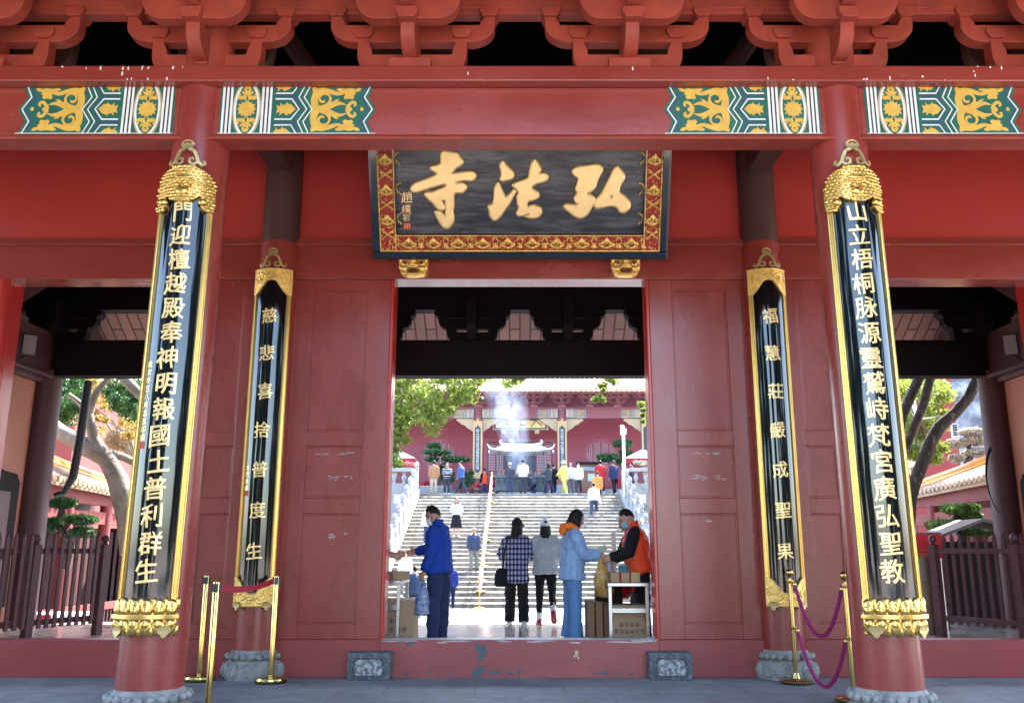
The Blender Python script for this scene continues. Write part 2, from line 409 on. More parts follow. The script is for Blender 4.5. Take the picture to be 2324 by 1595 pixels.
# ================================================================== 2. THE GATE
gate = thing('temple_gate', 'red timber temple gate with round columns, painted tie beam and carved brackets', 'temple gate', (0, 10.8, 0))
CX, CY = 3.09, 7.76
def lean_x(x, z): return x - math.copysign(0.0105, x) * (z - 0.3)      # the front columns lean inwards
def colmn(x, y, r, z0, z1, m, base=None):
    c = MB(); c.rings([[((lean_x(x, z) if y == CY else x) + k_ * math.cos(2 * math.pi * q / 48), y + k_ * math.sin(2 * math.pi * q / 48), z) for q in range(48)] for k_, z in ((r, z0), (r, z0 + 1), (r * 0.985, (z0 + z1) / 2), (r * 0.96, z1))])
    o = c.build('column', m, gate)
    if base:
        rb, hb = base
        b = MB()
        b.lathe([(rb * 1.02, 0.0), (rb * 1.05, hb * 0.12), (rb, hb * 0.42), (rb * 0.90, hb * 0.58), (rb * 0.80, hb * 0.66), (rb * 0.86, hb * 0.74), (rb * 0.86, hb * 0.84), (rb * 0.78, hb * 0.92), (rb * 0.74, hb), (r * 0.9, hb)], (x, y, 0), 48)
        n = 22
        for i in range(n):
            a = 2 * math.pi * i / n
            b.ball((x + rb * 0.87 * math.cos(a), y + rb * 0.87 * math.sin(a), hb * 0.79), (0.042, 0.042, 0.038), 8, 5)
        n = 14
        for i in range(n):
            a = 2 * math.pi * (i + 0.5) / n
            M = Matrix.Rotation(a, 3, 'Z') @ Matrix.Rotation(R(-14), 3, 'Y')
            b.ball((x + rb * 0.985 * math.cos(a), y + rb * 0.985 * math.sin(a), hb * 0.32), (0.035, rb * 0.20, hb * 0.27), 10, 6, rot=M)
        b.build('column_base', STONE, o, smooth=50)
    return o
for s in (-1, 1):
    colmn(s * CX, CY, 0.272, 0.30, 5.72, RED, (0.365, 0.335))
    colmn(s * 3.10, 10.80, 0.252, 0.30, 5.28, RED, (0.345, 0.315))
    colmn(s * 3.10, 10.80, 0.235, 5.28, 7.6, DKPOST)  # upper part coloured dark brown, unlike the red shaft below
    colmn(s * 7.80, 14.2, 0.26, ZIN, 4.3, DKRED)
    colmn(s * 7.80, CY, 0.272, 0.30, 6.0, RED, (0.365, 0.335))

# --- tie beam, plate, upper beam
XE = 9.2
zb0, zb1 = at(0, 315, 7.52).z, at(0, 301, 7.52).z
zb2 = at(0, 196, 7.56).z; zp0 = at(0, 184, 7.44).z; zp1 = at(0, 149, 7.44).z
b = MB()
b.box(-XE, XE, 7.56, 7.74, zb1, zp0)
b.prism([(7.52, zb0), (7.52, zb0 + 0.02), (7.56, zb1), (7.74, zb1), (7.77, zb0 + 0.02), (7.77, zb0)], 'x', -XE, XE, 1)
tie = b.build('tie_beam', [RED2, RED3], gate, bevel=0.008)
b = MB(); b.box(-XE, XE, 7.44, 8.08, zp0, zp1); plate = b.build('plate_beam', RED2, gate, bevel=0.012)
FLECK = mat('white_paint_fleck', (0.7, 0.68, 0.64), 0.8)
rr = random.Random(5)
for k in range(30):
    x = rr.choice((rr.uniform(-4.3, 4.3), rr.uniform(-4.3, 4.3), rr.gauss(-3.6, 0.16), rr.gauss(3.9, 0.3))); z = rr.choice((zp1 - 0.004, zp0 + 0.006, rr.uniform(zp0, zp1))); w_, h_ = rr.uniform(0.004, 0.012), rr.uniform(0.005, 0.028)
    z = min(max(z, zp0 + h_ + 0.004), zp1 - h_ - 0.004)
    q = MB(); q.add([(x + w_ * (0.6 + 0.6 * rr.random()) * math.cos(a), 7.4385, z + h_ * (0.6 + 0.6 * rr.random()) * math.sin(a)) for a in np.linspace(0, 2 * math.pi, 8)[:-1]], [tuple(range(7))]); q.build('paint_fleck', FLECK, plate, smooth=0, recalc=False)
zu = at(0, 32, 7.67).z
b = MB(); b.box(-XE, XE, 7.67, 7.81, zu, zu + 0.33); b.box(-XE, XE, 7.655, 7.83, zu + 0.05, zu + 0.33); b.build('upper_beam', RED3, gate, bevel=0.008)

CXT = CX - 0.0105 * 5.3
# --- painted bands
BMATS = [GREENP, WHITE, BLUEP, YELP, INKP, TANP]
def clip_poly(p, x0, x1, y0, y1):
    def cl(p, ax, lim, sg):
        o = []
        for i in range(len(p)):
            a, c = p[i], p[(i + 1) % len(p)]
            ia, ic = sg * (a[ax] - lim) <= 0, sg * (c[ax] - lim) <= 0
            if ia: o.append(a)
            if ia != ic:
                t = (lim - a[ax]) / (c[ax] - a[ax]); o.append((a[0] + t * (c[0] - a[0]), a[1] + t * (c[1] - a[1])))
        return o
    for ax, lim, sg in ((0, x0, -1), (0, x1, 1), (1, y0, -1), (1, y1, 1)):
        p = cl(p, ax, lim, sg)
        if not p: return p
    return p
class Rib(list): rib = False
def band_shapes():
    """The painted end of a beam, drawn 1415 x 410 with y down: (layer, material, outline)."""
    S = []
    def pl(l, m, p): S.append((l, m, p))
    def ln(l, m, p, w, sm=False):
        ws = list(w) if isinstance(w, (list, tuple)) else [w] * len(p)
        if isinstance(w, (list, tuple)):
            for _ in range(2):
                a, b = [p[0]], [ws[0]]
                for i in range(len(p) - 1):
                    for t in (0.25, 0.75): a.append((p[i][0] + t * (p[i + 1][0] - p[i][0]), p[i][1] + t * (p[i + 1][1] - p[i][1]))); b.append(ws[i] + t * (ws[i + 1] - ws[i]))
                p, ws = a + [p[-1]], b + [ws[-1]]
        r_ = Rib(stroke(p, ws)); r_.rib = True; S.append((l, m, r_))
    zz = lambda o: [(20 + o, 0), (75 + o, 103), (0 + o, 205), (75 + o, 308), (20 + o, 410)]
    pl(0, 0, zz(0) + [(1415, 410), (1415, 0)])
    ln(1, 2, zz(64), 30); ln(2, 1, zz(34), 13)
    for sg in (1, -1):                              # the scrolls, upper and lower half
        c = lambda p: [(2.02 * (x - 75), 206 + sg * (2.0 * (y - 372) - 206)) for x, y in p]
        k2 = lambda w: [2.0 * v for v in w]
        S.append((1, 3, chaikin(c([(143, 386), (160, 384), (172, 391), (185, 384), (215, 389), (240, 384), (259, 390), (249, 397), (238, 400), (250, 406), (236, 414), (223, 406), (216, 415), (224, 426), (212, 434), (198, 428), (185, 433), (174, 425), (181, 415), (166, 412), (176, 402), (160, 401), (149, 396)]), 1)))
        ln(2, 3, c([(222, 408), (252, 411), (285, 399), (320, 394), (346, 406), (355, 435), (349, 463), (335, 478)]), k2([8, 16, 20, 24, 32, 32, 34, 30]))
        S.append((2, 3, c([(335, 388), (358, 380), (366, 386), (362, 402), (345, 404)])))
        ln(3, 3, c([(338, 474), (300, 463), (279, 440), (285, 416), (308, 408), (329, 418), (331, 437), (316, 446), (305, 439)]), k2([24, 17, 12, 10, 9, 9, 10, 12, 7]))
        ln(3, 3, c([(330, 474), (292, 466), (262, 453), (236, 449), (208, 457)]), k2([26, 26, 22, 14, 3]))
        ln(4, 3, c([(268, 452), (254, 438), (240, 434)]), k2([14, 10, 2]))
        ln(4, 3, c([(292, 468), (285, 452), (270, 445)]), k2([12, 10, 2]))
        ln(2, 3, c([(206, 475), (198, 457), (184, 444), (168, 447), (168, 458), (176, 461)]), k2([18, 14, 13, 12, 11, 8]))
        ln(2, 3, c([(206, 472), (192, 470), (182, 474)]), k2([14, 12, 6]))
    S.append((3, 3, [(128 + 17 * math.cos(a), 205 + 17 * math.sin(a)) for a in np.linspace(0, 6.0, 12)]))
    ch = lambda o: [(600 + o, 0), (656 + o, 103), (580 + o, 205), (656 + o, 308), (600 + o, 410)]
    ln(1, 2, ch(118), 70)
    ln(2, 1, ch(0), 12); ln(2, 1, ch(48), 12)
    pl(1, 0, [(716, 0), (770, 64), (915, 64), (915, 0)]); pl(1, 0, [(716, 410), (770, 346), (915, 346), (915, 410)])
    pl(2, 0, [(700, 205), (768, 118), (915, 118), (915, 292), (768, 292)])
    pl(1, 2, [(752, 62), (915, 62), (915, 128), (752, 128), (706, 95)]); pl(1, 2, [(752, 282), (915, 282), (915, 348), (752, 348), (706, 315)])
    ln(3, 1, [(712, 0), (762, 72), (915, 72)], 12); ln(3, 1, [(712, 410), (762, 338), (915, 338)], 12)
    ln(3, 1, [(915, 120), (766, 120), (696, 205), (766, 290), (915, 290)], 13)
    ln(3, 0, [(915, 97), (750, 97), (722, 60)], 4); ln(3, 0, [(915, 313), (750, 313), (722, 350)], 4)
    fl = [(725, 205), (770, 165), (800, 160), (806, 146), (822, 165), (845, 172), (872, 150), (866, 182), (905, 170), (890, 205), (905, 240), (866, 228), (872, 262), (845, 238), (822, 245), (806, 264), (800, 250), (770, 245)]
    S.append((3, 3, fl))
    for c in (0, 410): S.append((2, 3, clip_poly([(x + 30, y - 205 + c) for x, y in fl], 0, 915, 0, 410)))
    pl(2, 0, [(915, 0), (945, 0), (945, 410), (915, 410)])
    for x in (945, 1300):
        pl(2, 4, [(x, 0), (x + 96, 0), (x + 96, 410), (x, 410)])
        for k in range(3): pl(3, 1, [(x + k * 36, 0), (x + k * 36 + 22, 0), (x + k * 36 + 22, 410), (x + k * 36, 410)])
    for l, m_, rx, ry in ((2, 5, 130, 240), (3, 1, 116, 226), (4, 0, 96, 206)):
        S.append((l, m_, clip_poly([(1170 + rx * math.cos(a), 205 + ry * math.sin(a)) for a in np.linspace(0, 2 * math.pi, 40)[:-1]], 1042, 1298, 0, 410)))
    for sg in (1, -1):
        q = lambda p: [(x, 205 + sg * (y - 205)) for x, y in p]
        S.append((5, 3, chaikin(q([(1070, 206), (1110, 188), (1085, 158), (1125, 172), (1120, 140), (1150, 160), (1170, 100), (1190, 160), (1220, 140), (1215, 172), (1255, 158), (1230, 188), (1270, 206)]), 1)))
        for e in (1, -1):
            ln(6, 3, [(1170 + e * (x - 1170), y) for x, y in q([(1170, 120), (1200, 105), (1238, 118), (1250, 95), (1230, 78)])], [36, 34, 30, 24, 10])
            ln(6, 3, [(1170 + e * (x - 1170), y) for x, y in q([(1175, 80), (1205, 75), (1222, 55)])], [30, 24, 8])
        S.append((6, 3, [(1170 + 34 * math.cos(a), 205 + sg * (-165) + 30 * math.sin(a)) for a in np.linspace(0, 6, 14)]))
        S.append((5, 3, q([(1145, 45), (1195, 45), (1185, 110), (1155, 110)])))
        S.append((7, 0, q([(1170, 88), (1181, 118), (1170, 150), (1159, 118)])))
        S.append((7, 0, q([(1154, 40), (1186, 40), (1170, 54)])))
    pl(3, 1, [(0, 404), (1415, 404), (1415, 410), (0, 410)])
    return S
BAND = band_shapes()
def band(parent, x0, x1, z0, z1, yf, mirror, name='painted_band', mats=BMATS, step=0.00016):
    m = MB(); W = x1 - x0; H = z1 - z0
    if mirror: pass
    for rank, (l, mi, p) in enumerate(sorted([s_ for s_ in BAND if len(s_[2]) >= 3], key=lambda s_: s_[0])):
        q = []
        for (x, y) in p:
            fx = x / 1415.0
            X = x1 - fx * W if mirror else x0 + fx * W
            q.append((X, yf - 0.003 - rank * step, z1 - min(max(y, 0), 410) / 410.0 * H))
        if l >= 0 and len(p) % 2 == 0 and getattr(p, 'rib', False):
            n = len(q) // 2; m.add(q, [(i, i + 1, 2 * n - 2 - i, 2 * n - 1 - i) for i in range(n - 1)], mi)
        else: m.add(q, [tuple(range(len(q)))], mi)
    return m.build(name, mats, parent, smooth=0, recalc=False)
zb_t = at(0, 194, 7.56).z
for s in (-1, 1):
    xin, xout = s * (CXT - 0.212), s * (CXT + 0.212)
    for xa, sg in ((xin, -s), (xout, s)):
        xb = xa + sg * 1.47
        band(tie, min(xa, xb), max(xa, xb), zb1 + 0.004, zb_t, 7.56, mirror=(sg > 0))

# --- carved brackets under the eave
def arm(w, h, hm, w0, e):
    """Half-round ended bracket arm, drawn in XZ."""
    pts = [(w0, 0)]
    for k in range(1, 9):
        a = math.pi / 2 * k / 8
        pts.append((w0 + (w - w0) * math.sin(a), (h * 0.62) * (1 - math.cos(a))))
    pts += [(w, h), (w - e, h)]
    for k in range(1, 5):
        a = math.pi / 2 * k / 4
        pts.append((w - e - 0.05 * math.sin(a) * 0.9, h - (h - hm) * (0.35 + 0.65 * (1 - math.cos(a)))))
    pts.append((w - e - 0.09, hm))
    return pts + [(-x, z) for x, z in reversed(pts)]
def dou(m, x, y, z, w=0.19, h=0.10, d=0.19, mi=0):
    p = [(-w * 0.36, 0), (w * 0.36, 0), (w * 0.40, h * 0.2), (w * 0.5, h * 0.48), (w * 0.5, h), (-w * 0.5, h), (-w * 0.5, h * 0.48), (-w * 0.40, h * 0.2)]
    m.prism([(x + a, z + c) for a, c in p], 'y', y - d / 2, y + d / 2, mi)
def bracket(x, on_col):
    m = MB(); z0 = zp1
    m.prism([(x + a, z0 + c) for a, c in arm(0.53, 0.42, 0.25, 0.30, 0.10)], 'y', 7.66, 7.80)
    m.prism([(x + a, z0 + 0.385 + c) for a, c in arm(0.80, 0.28, 0.185, 0.56, 0.10)], 'y', 7.663, 7.797)
    for sx in (-1, 1):
        dou(m, x + sx * 0.475, 7.73, z0 + 0.42, d=0.20); dou(m, x + sx * 0.745, 7.73, z0 + 0.655, d=0.20)
    if on_col: m.lathe([(0.225, z0), (0.225, zu + 0.3)], (x, 7.78, 0), 28)
    else: m.box(x - 0.20, x + 0.20, 7.52, 7.94, z0 + 0.004, z0 + 0.135)
    zs = z0 + (0.10 if on_col else 0.135)
    yb = 7.54
    prof = [(yb + 0.2, zs - 0.02), (yb, zs - 0.02)]
    for k in range(0, 9):
        a = math.pi / 2 * k / 8
        prof.append((yb - 0.26 * math.sin(a), zs + 0.22 * (1 - math.cos(a))))
    prof += [(yb - 0.27, z0 + 0.40), (7.9, z0 + 0.40), (7.9, zs - 0.02)]
    m.prism(prof, 'x', x - 0.065, x + 0.065)
    dou(m, x, 7.275, z0 + 0.35, w=0.20, h=0.11, d=0.18)
    m.prism([(x + a, z0 + 0.375 + c) for a, c in arm(0.49, 0.38, 0.32, 0.30, 0.10)], 'y', 7.255, 7.385)
    for sx in (-1, 1): dou(m, x + sx * 0.43, 7.32, z0 + 0.755, w=0.19, h=0.1, d=0.19)
    m.prism([(6.85, z0 + 0.62), (6.98, z0 + 0.50), (7.5, z0 + 0.46), (7.9, z0 + 0.46), (7.9, z0 + 0.66), (6.85, z0 + 0.66)], 'x', x - 0.06, x + 0.06)
    m.build('bracket_set', RED3, gate, smooth=30, bevel=0.006); m = MB()
    m.prism([(x + a, z0 + 0.40 + c) for a, c in arm(0.49, 0.34, 0.28, 0.30, 0.10)], 'y', 8.15, 8.28)
    m.prism([(7.8, z0), (8.0, z0), (8.35, z0 + 0.34), (8.35, z0 + 0.42), (7.8, z0 + 0.42)], 'x', x - 0.065, x + 0.065)
    m.build('rear_arm', DKPOST, gate, smooth=30, bevel=0.006)  # darker than the front set: porch shade put into the colour
xs = [math.copysign({1: 1.045, 3: CXT, 5: 5.10, 7: 7.15}[abs(q)], q) for q in (-7, -5, -3, -1, 1, 3, 5, 7)]
for q, x in zip((-7, -5, -3, -1, 1, 3, 5, 7), xs): bracket(x, abs(q) == 3)
# eave purlin and dark roof timbers over the porch
b = MB(); b.box(-XE, XE, 7.255, 7.385, zp1 + 0.86, zp1 + 1.15); b.build('eave_purlin', RED3, gate)
for q in (-3, 3):
    x = CX / 3 * q
    b = MB(); b.box(x - 0.14, x + 0.14, 8.3, 10.75, zp1 + 0.35, zp1 + 0.75); b.build('porch_crossbeam', DKPOST, gate)
    for e in (-1, 1):
        b = MB(); b.tube([(x + e * 0.95, 9.2, zp1 + 0.55), (x + e * 0.35, 9.2, zp1 + 1.45)], 0.11, 8); b.build('porch_strut', DKPOST, gate)

# --- roof
rf = MB()
up = [(4.3, 6.80), (7.8, 8.0), (11.2, 10.6), (14.6, 7.5), (18.0, 5.36)]
lo = [(y, z - 0.16) for y, z in up]
sec = up + list(reversed(lo))
rf.prism(sec, 'x', -12, 12)
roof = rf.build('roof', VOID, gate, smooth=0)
SOFFB = paving_mat('soffit_planks', (0.25, 0.125, 0.105), (0.05, 0.02, 0.018), 0.9, 0.21, 0.7, var=0.12, bump=0.1, msize=0.018, rot=R(90))
sf = MB(); sf.add([(-12, 14.6, 7.325), (12, 14.6, 7.325), (12, 17.98, 5.195), (-12, 17.98, 5.195)], [(0, 1, 2, 3)])
sf.build('eave_soffit', SOFFB, roof, smooth=0)
for s in (-1, 1):
    w = MB(); w.prism([(4.3, 6.80), (7.8, 8.0), (11.2, 10.6), (14.6, 7.5), (18.0, 5.36), (18, 5.2), (14.2, 4.9), (14.2, 4.1), (10.8, 4.1), (10.8, 6), (7.76, 6.0)], 'x', s * 8.55 - 0.1, s * 8.55 + 0.1)
    w.build('gable_wall', DKRED, gate, smooth=0)

# --- the door wall
YW = 10.80
DX = 1.605                               # half the doorway
zth = 0.418; zl = 4.82; zl2 = 5.27
def framed(name, x0, x1, s, px0, px1, rec):
    """Fixed timber panel between pilaster and opening; rec = recessed fields (z0, z1)."""
    m = MB(); a, c = sorted((s * x0, s * x1)); p, q = sorted((s * px0, s * px1))
    m.box(a, p, YW, YW + 0.30, zth, zl); m.box(q, c, YW, YW + 0.30, zth, zl)
    z = zth
    for (r0, r1) in rec + [(zl, zl)]:
        m.box(p, q, YW, YW + 0.30, z, r0); z = r1
    for r0, r1 in rec:
        m.box(p, q, YW + 0.028, YW + 0.27, r0, r1)
        t = 0.022
        for (u0, u1, w0, w1) in ((p, q, r0, r0 + t), (p, q, r1 - t, r1), (p, p + t, r0 + t, r1 - t), (q - t, q, r0 + t, r1 - t)):
            m.box(u0, u1, YW + 0.013, YW + 0.028, w0, w1)
    return m.build(name, RED, gate, smooth=0, bevel=0.005)
REC = [(0.60, 1.87), (2.055, 2.69), (2.875, 4.68)]
CHIP = mat('bare_scraped_paint', (0.42, 0.33, 0.32), 0.7, var=0.3, vscale=30)
for s in (-1, 1):
    pn = framed('door_panel', DX + 0.045, 2.92, s, 1.94, 2.63, REC)
    framed('side_panel', 3.30, 4.55, s, 3.52, 3.90, REC)
    j = MB(); a, c = sorted((s * DX, s * (DX + 0.045))); j.box(a, c, YW - 0.012, YW + 0.31, zth, zl); j.build('door_jamb', JAMB, gate, bevel=0.012)
    j = MB(); j.tube([(s * 6.655, YW + 0.02, 0.30), (s * 6.655, YW + 0.02, zl)], 0.135, 20); j.box(*sorted((s * 6.523, s * 6.735)), YW + 0.06, YW + 0.3, zth, zl); j.build('opening_jamb', JAMB, gate)
    j = MB(); a, c = sorted((s * 4.55, s * 4.60)); j.box(a, c, YW - 0.01, YW + 0.31, zth, zl); j.build('opening_jamb', JAMB, gate, bevel=0.01)
    w = MB(); a, c = sorted((s * 6.78, s * 9.0)); w.box(a, c, YW + 0.02, YW + 0.30, zth, zl); w.build('wall', RED, gate, smooth=0)
    # worn patches where notices were peeled off
    def blot(cx, cz, rx, rz, n=11, y=YW + 0.026):
        pts = [(cx + rx * (0.7 + 0.5 * random.random()) * math.cos(2 * math.pi * k / n), y, cz + rz * (0.6 + 0.6 * random.random()) * math.sin(2 * math.pi * k / n)) for k in range(n)]
        mk = MB(); mk.add(pts, [tuple(range(n))]); mk.build('paint_stain', CHIP, pn, smooth=0, recalc=False)
    for _ in range(9): blot(s * random.uniform(2.05, 2.5), 2.60 + random.uniform(-0.015, 0.015), random.uniform(0.02, 0.06), 0.008)
    for _ in range(9): blot(s * random.uniform(2.05, 2.5), 2.30 + random.uniform(-0.02, 0.03), random.uniform(0.02, 0.06), 0.010)
    for _ in range(4 if s < 0 else 1): blot(s * random.uniform(2.1, 2.3), 1.62 + (0 if s < 0 else 0.2) + random.uniform(-0.05, 0.03), random.uniform(0.015, 0.035), 0.014)
b = MB(); b.box(-9, 9, YW - 0.035, YW + 0.32, zl, zl2); b.build('lintel', RED2, gate, smooth=0, bevel=0.008)
b = MB(); b.box(-9, 9, YW - 0.065, YW + 0.32, zl2, zl2 + 0.045); b.box(-9, 9, YW - 0.045, YW + 0.32, zl2 + 0.045, zl2 + 0.10); b.build('lintel_moulding', RED2, gate, smooth=0, bevel=0.006)
b = MB(); b.box(-9, 9, YW + 0.03, YW + 0.25, zl2 + 0.10, 7.05); b.build('upper_board', REDP, gate, smooth=0)
b = MB(); b.box(-9, 9, YW + 0.02, YW + 0.25, 7.055, 10.2); b.build('upper_shade_board', VOID, gate, smooth=0)  # black sheet painted as the shade above the board, behind the brackets
SILL = mat('worn_red_sill_paint', (0.27, 0.045, 0.042), 0.42, var=0.22, vscale=2.2, bump=0.12, bscale=9, col2=(0.16, 0.12, 0.12), mask=(5.5, 0.69, 0.74))
SILL2 = mat('red_sill_paint', (0.26, 0.034, 0.032), 0.45, var=0.12, vscale=2.0, bump=0.08, bscale=12, col2=(0.55, 0.48, 0.45), mask=(30, 0.76, 0.79))
BARE = mat('bare_dark_metal', (0.065, 0.075, 0.095), 0.5, var=0.35, vscale=20, bump=0.3)
WORN = mat('scuffed_sill_top', (0.36, 0.34, 0.33), 0.5, var=0.35, vscale=6)
b = MB(); b.box(-DX - 0.02, DX + 0.02, YW - 0.05, YW + 0.17, 0, zth)
b.box(-DX - 0.02, DX + 0.02, YW - 0.048, YW + 0.168, zth, zth + 0.004, 1)
def patch(cx, cz, rx, rz, mi=2, n=16, y=YW - 0.0525, jag=0.5):
    y -= 0.0004 * (len(b.v) % 7)
    pts = [(cx + rx * (1 - jag / 2 + jag * random.random()) * math.cos(2 * math.pi * k / n), y, max(0.006, min(zth - 0.004, cz + rz * (1 - jag / 2 + jag * random.random()) * math.sin(2 * math.pi * k / n)))) for k in range(n)]
    b.add(pts, [tuple(range(n))], mi)
for cx, cz, rx, rz in [(-0.43, 0.30, 0.07, 0.09), (-0.50, 0.34, 0.05, 0.05), (-0.46, 0.22, 0.04, 0.06), (-0.50, 0.05, 0.10, 0.06), (-0.45, 0.10, 0.06, 0.05), (-0.32, 0.06, 0.07, 0.025), (-0.25, 0.055, 0.05, 0.03), (-0.11, 0.05, 0.045, 0.03), (0.0, 0.065, 0.04, 0.035), (-1.32, 0.05, 0.04, 0.03),
                       (-1.28, 0.375, 0.06, 0.035), (-1.05, 0.065, 0.03, 0.03), (-0.78, 0.05, 0.035, 0.03), (0.98, 0.05, 0.07, 0.03), (0.88, 0.05, 0.04, 0.02), (1.14, 0.04, 0.03, 0.025), (1.29, 0.04, 0.035, 0.025)]:
    patch(cx, cz, rx * 0.75, rz * 0.75)
for cx, cz, rx, rz in [(0.66, 0.27, 0.022, 0.035), (0.635, 0.235, 0.016, 0.014), (0.68, 0.22, 0.012, 0.016)]: patch(cx, cz, rx, rz, 3)
for _ in range(14): patch(random.uniform(-1.5, 1.5), random.uniform(0.385, 0.408), random.uniform(0.05, 0.2), 0.008, 1)
th = b.build('threshold', [SILL, WORN, BARE, TANP], gate, smooth=0, recalc=False, bevel=0)
for s in (-1, 1):
    b = MB(); a, c = sorted((s * (DX + 0.022), s * 2.9)); b.box(a, c, YW - 0.045, YW + 0.17, 0, zth)
    a, c = sorted((s * 3.3, s * 9)); b.box(a, c, YW - 0.045, YW + 0.17, 0, zth); b.build('sill_wall', SILL2, gate, smooth=0, bevel=0.008)

# --- rear side of the gate: dark beam, brackets against the light, end walls
zr0, zr1 = at(0, 856, 14.2).z, at(0, 776, 14.2).z
PALE_EDGE = mat('pale_beam_soffit', (0.30, 0.17, 0.15), 0.5)
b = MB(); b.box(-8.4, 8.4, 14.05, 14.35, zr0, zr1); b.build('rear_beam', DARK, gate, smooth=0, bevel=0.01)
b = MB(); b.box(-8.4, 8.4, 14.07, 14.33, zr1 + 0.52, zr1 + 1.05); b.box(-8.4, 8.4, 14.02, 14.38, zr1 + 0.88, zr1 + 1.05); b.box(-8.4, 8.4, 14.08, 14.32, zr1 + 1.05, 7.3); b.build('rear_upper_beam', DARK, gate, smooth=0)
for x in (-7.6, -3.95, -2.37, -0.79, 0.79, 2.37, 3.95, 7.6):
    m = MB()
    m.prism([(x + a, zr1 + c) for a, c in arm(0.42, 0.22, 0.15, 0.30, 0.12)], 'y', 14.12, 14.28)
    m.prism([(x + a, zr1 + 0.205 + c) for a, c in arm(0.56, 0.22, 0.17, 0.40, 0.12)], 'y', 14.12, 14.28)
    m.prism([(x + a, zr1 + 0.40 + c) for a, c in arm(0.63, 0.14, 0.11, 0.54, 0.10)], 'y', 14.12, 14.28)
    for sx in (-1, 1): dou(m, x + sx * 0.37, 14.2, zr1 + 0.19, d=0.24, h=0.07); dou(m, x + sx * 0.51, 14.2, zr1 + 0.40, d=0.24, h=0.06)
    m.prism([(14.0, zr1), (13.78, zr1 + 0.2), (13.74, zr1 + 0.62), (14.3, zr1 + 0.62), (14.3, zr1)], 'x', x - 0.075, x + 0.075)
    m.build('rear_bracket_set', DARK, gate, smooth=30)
for s in (-1, 1):
    a, c = sorted((s * 7.82, s * 8.1))
    w = MB(); w.box(a, c, 11.12, 14.2, ZIN, 4.16); e = w.build('end_wall', PLAST, gate, smooth=0)
    w = MB(); w.box(*sorted((s * 7.60, s * 8.1)), 11.12, 14.04, 4.16, 4.22); w.box(*sorted((s * 7.66, s * 8.1)), 11.12, 14.04, 4.22, 4.9); w.box(*sorted((s * 7.72, s * 8.1)), 11.12, 14.04, 4.08, 4.16); w.build('end_beam', DKRED, gate, smooth=0, bevel=0.01)
    # ogee-headed dark recess in the end wall
    w = MB(); X = s * 7.815; og = [(12.0, 0.6), (13.72, 0.6), (13.72, 2.45), (13.62, 2.58), (13.3, 2.60), (13.05, 2.66), (12.86, 2.80), (12.67, 2.66), (12.4, 2.6), (12.1, 2.58), (12.0, 2.45)]
    w.prism(og, 'x', *sorted((X, X - s * 0.07))); w.build('wall_recess_frame', DARK, e, smooth=0)
    w = MB(); w.box(*sorted((X - s * 0.07, X - s * 0.075)), 12.18, 13.5, 0.8, 1.3); w.box(*sorted((X - s * 0.07, X - s * 0.075)), 12.18, 13.5, 1.38, 2.3); w.build('wall_recess_panel', DKRED, e, smooth=0)
    # roof truss seen through the side opening
    for q in range(2):
        b = MB(); b.tube([(s * (4.0 + 3.6 * q), 12.5, 5.0), (s * (5.9 + 0.15 * q), 12.5, 6.1)], 0.15, 4); b.build('roof_strut', DKRED, gate, smooth=0)
    b = MB(); b.box(*sorted((s * 3.4, s * 8.0)), 12.35, 12.65, 5.98, 6.2); b.build('roof_tie', DKRED, gate, smooth=0)
# dark ceiling over the passage
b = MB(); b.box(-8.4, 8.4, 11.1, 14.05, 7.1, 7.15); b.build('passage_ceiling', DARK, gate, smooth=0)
# ================================================================== 3. THINGS ON AND BEFORE THE GATE
# --- name plaque, leaning forward over the door
PB, PT = (10.60, at(0, 585, 10.60).z), (9.98, at(0, 340, 9.98).z)
pdir = Vector((0, PT[0] - PB[0], PT[1] - PB[1])).normalized()        # up along the board
pnrm = Vector((0, pdir.z, -pdir.y)) * -1
if pnrm.y > 0: pnrm = -pnrm
P0 = Vector((0, PB[0], PB[1]))
def plq(a, c, h=0.0): return P0 + Vector((a, 0, 0)) + pdir * c + pnrm * h
def plq_px(cx, cy):
    """Survey point on the plaque (crop coordinates) -> board coordinates."""
    u = (1250 + cx / 2.172) * 2324 / 3521; v = (480 + cy / 2.172) * 2324 / 3521
    d = at(u, v, 10.0) - Vector((0, 0, CAM_H)); o = Vector((0, 0, CAM_H))
    t = (P0 - o).dot(pnrm) / d.dot(pnrm); p = o + d * t - P0
    return (p.x, p.dot(pdir))
PW, PHt = 1.845, 1.98
plaque = thing('name_plaque', 'big black plaque with three gold characters and carved red frame above the doorway', 'plaque', P0)
def pbox(m, a0, a1, c0, c1, h0, h1, mi=0):
    q = MB(); q.box(a0, a1, h0, h1, c0, c1); return m.merge(q, lambda p: plq(p.x, p.z, p.y), mi)
m = MB(); pbox(m, -PW + 0.1, PW - 0.1, 0.10, PHt, -0.06, -0.02); m.build('board', PLAQ, plaque, smooth=0)
m = MB()
fo = 0.085
pbox(m, -PW, PW, 0, fo, -0.05, 0.055); pbox(m, -PW, -PW + fo, fo, PHt, -0.05, 0.055); pbox(m, PW - fo, PW, fo, PHt, -0.05, 0.055)
pbox(m, -PW - 0.02, PW + 0.02, -0.02, 0.02, -0.07, 0.02); pbox(m, -PW - 0.02, -PW, 0.02, PHt, -0.07, 0.02); pbox(m, PW, PW + 0.02, 0.02, PHt, -0.07, 0.02)
fi = fo + 0.205
pbox(m, -PW + fi, PW - fi, fi, fi + 0.02, -0.05, 0.05); pbox(m, -PW + fi, -PW + fi + 0.02, fi + 0.02, PHt, -0.05, 0.05); pbox(m, PW - fi - 0.02, PW - fi, fi + 0.02, PHt, -0.05, 0.05)
m.build('outer_frame', BLACK, plaque, smooth=0, bevel=0.008)
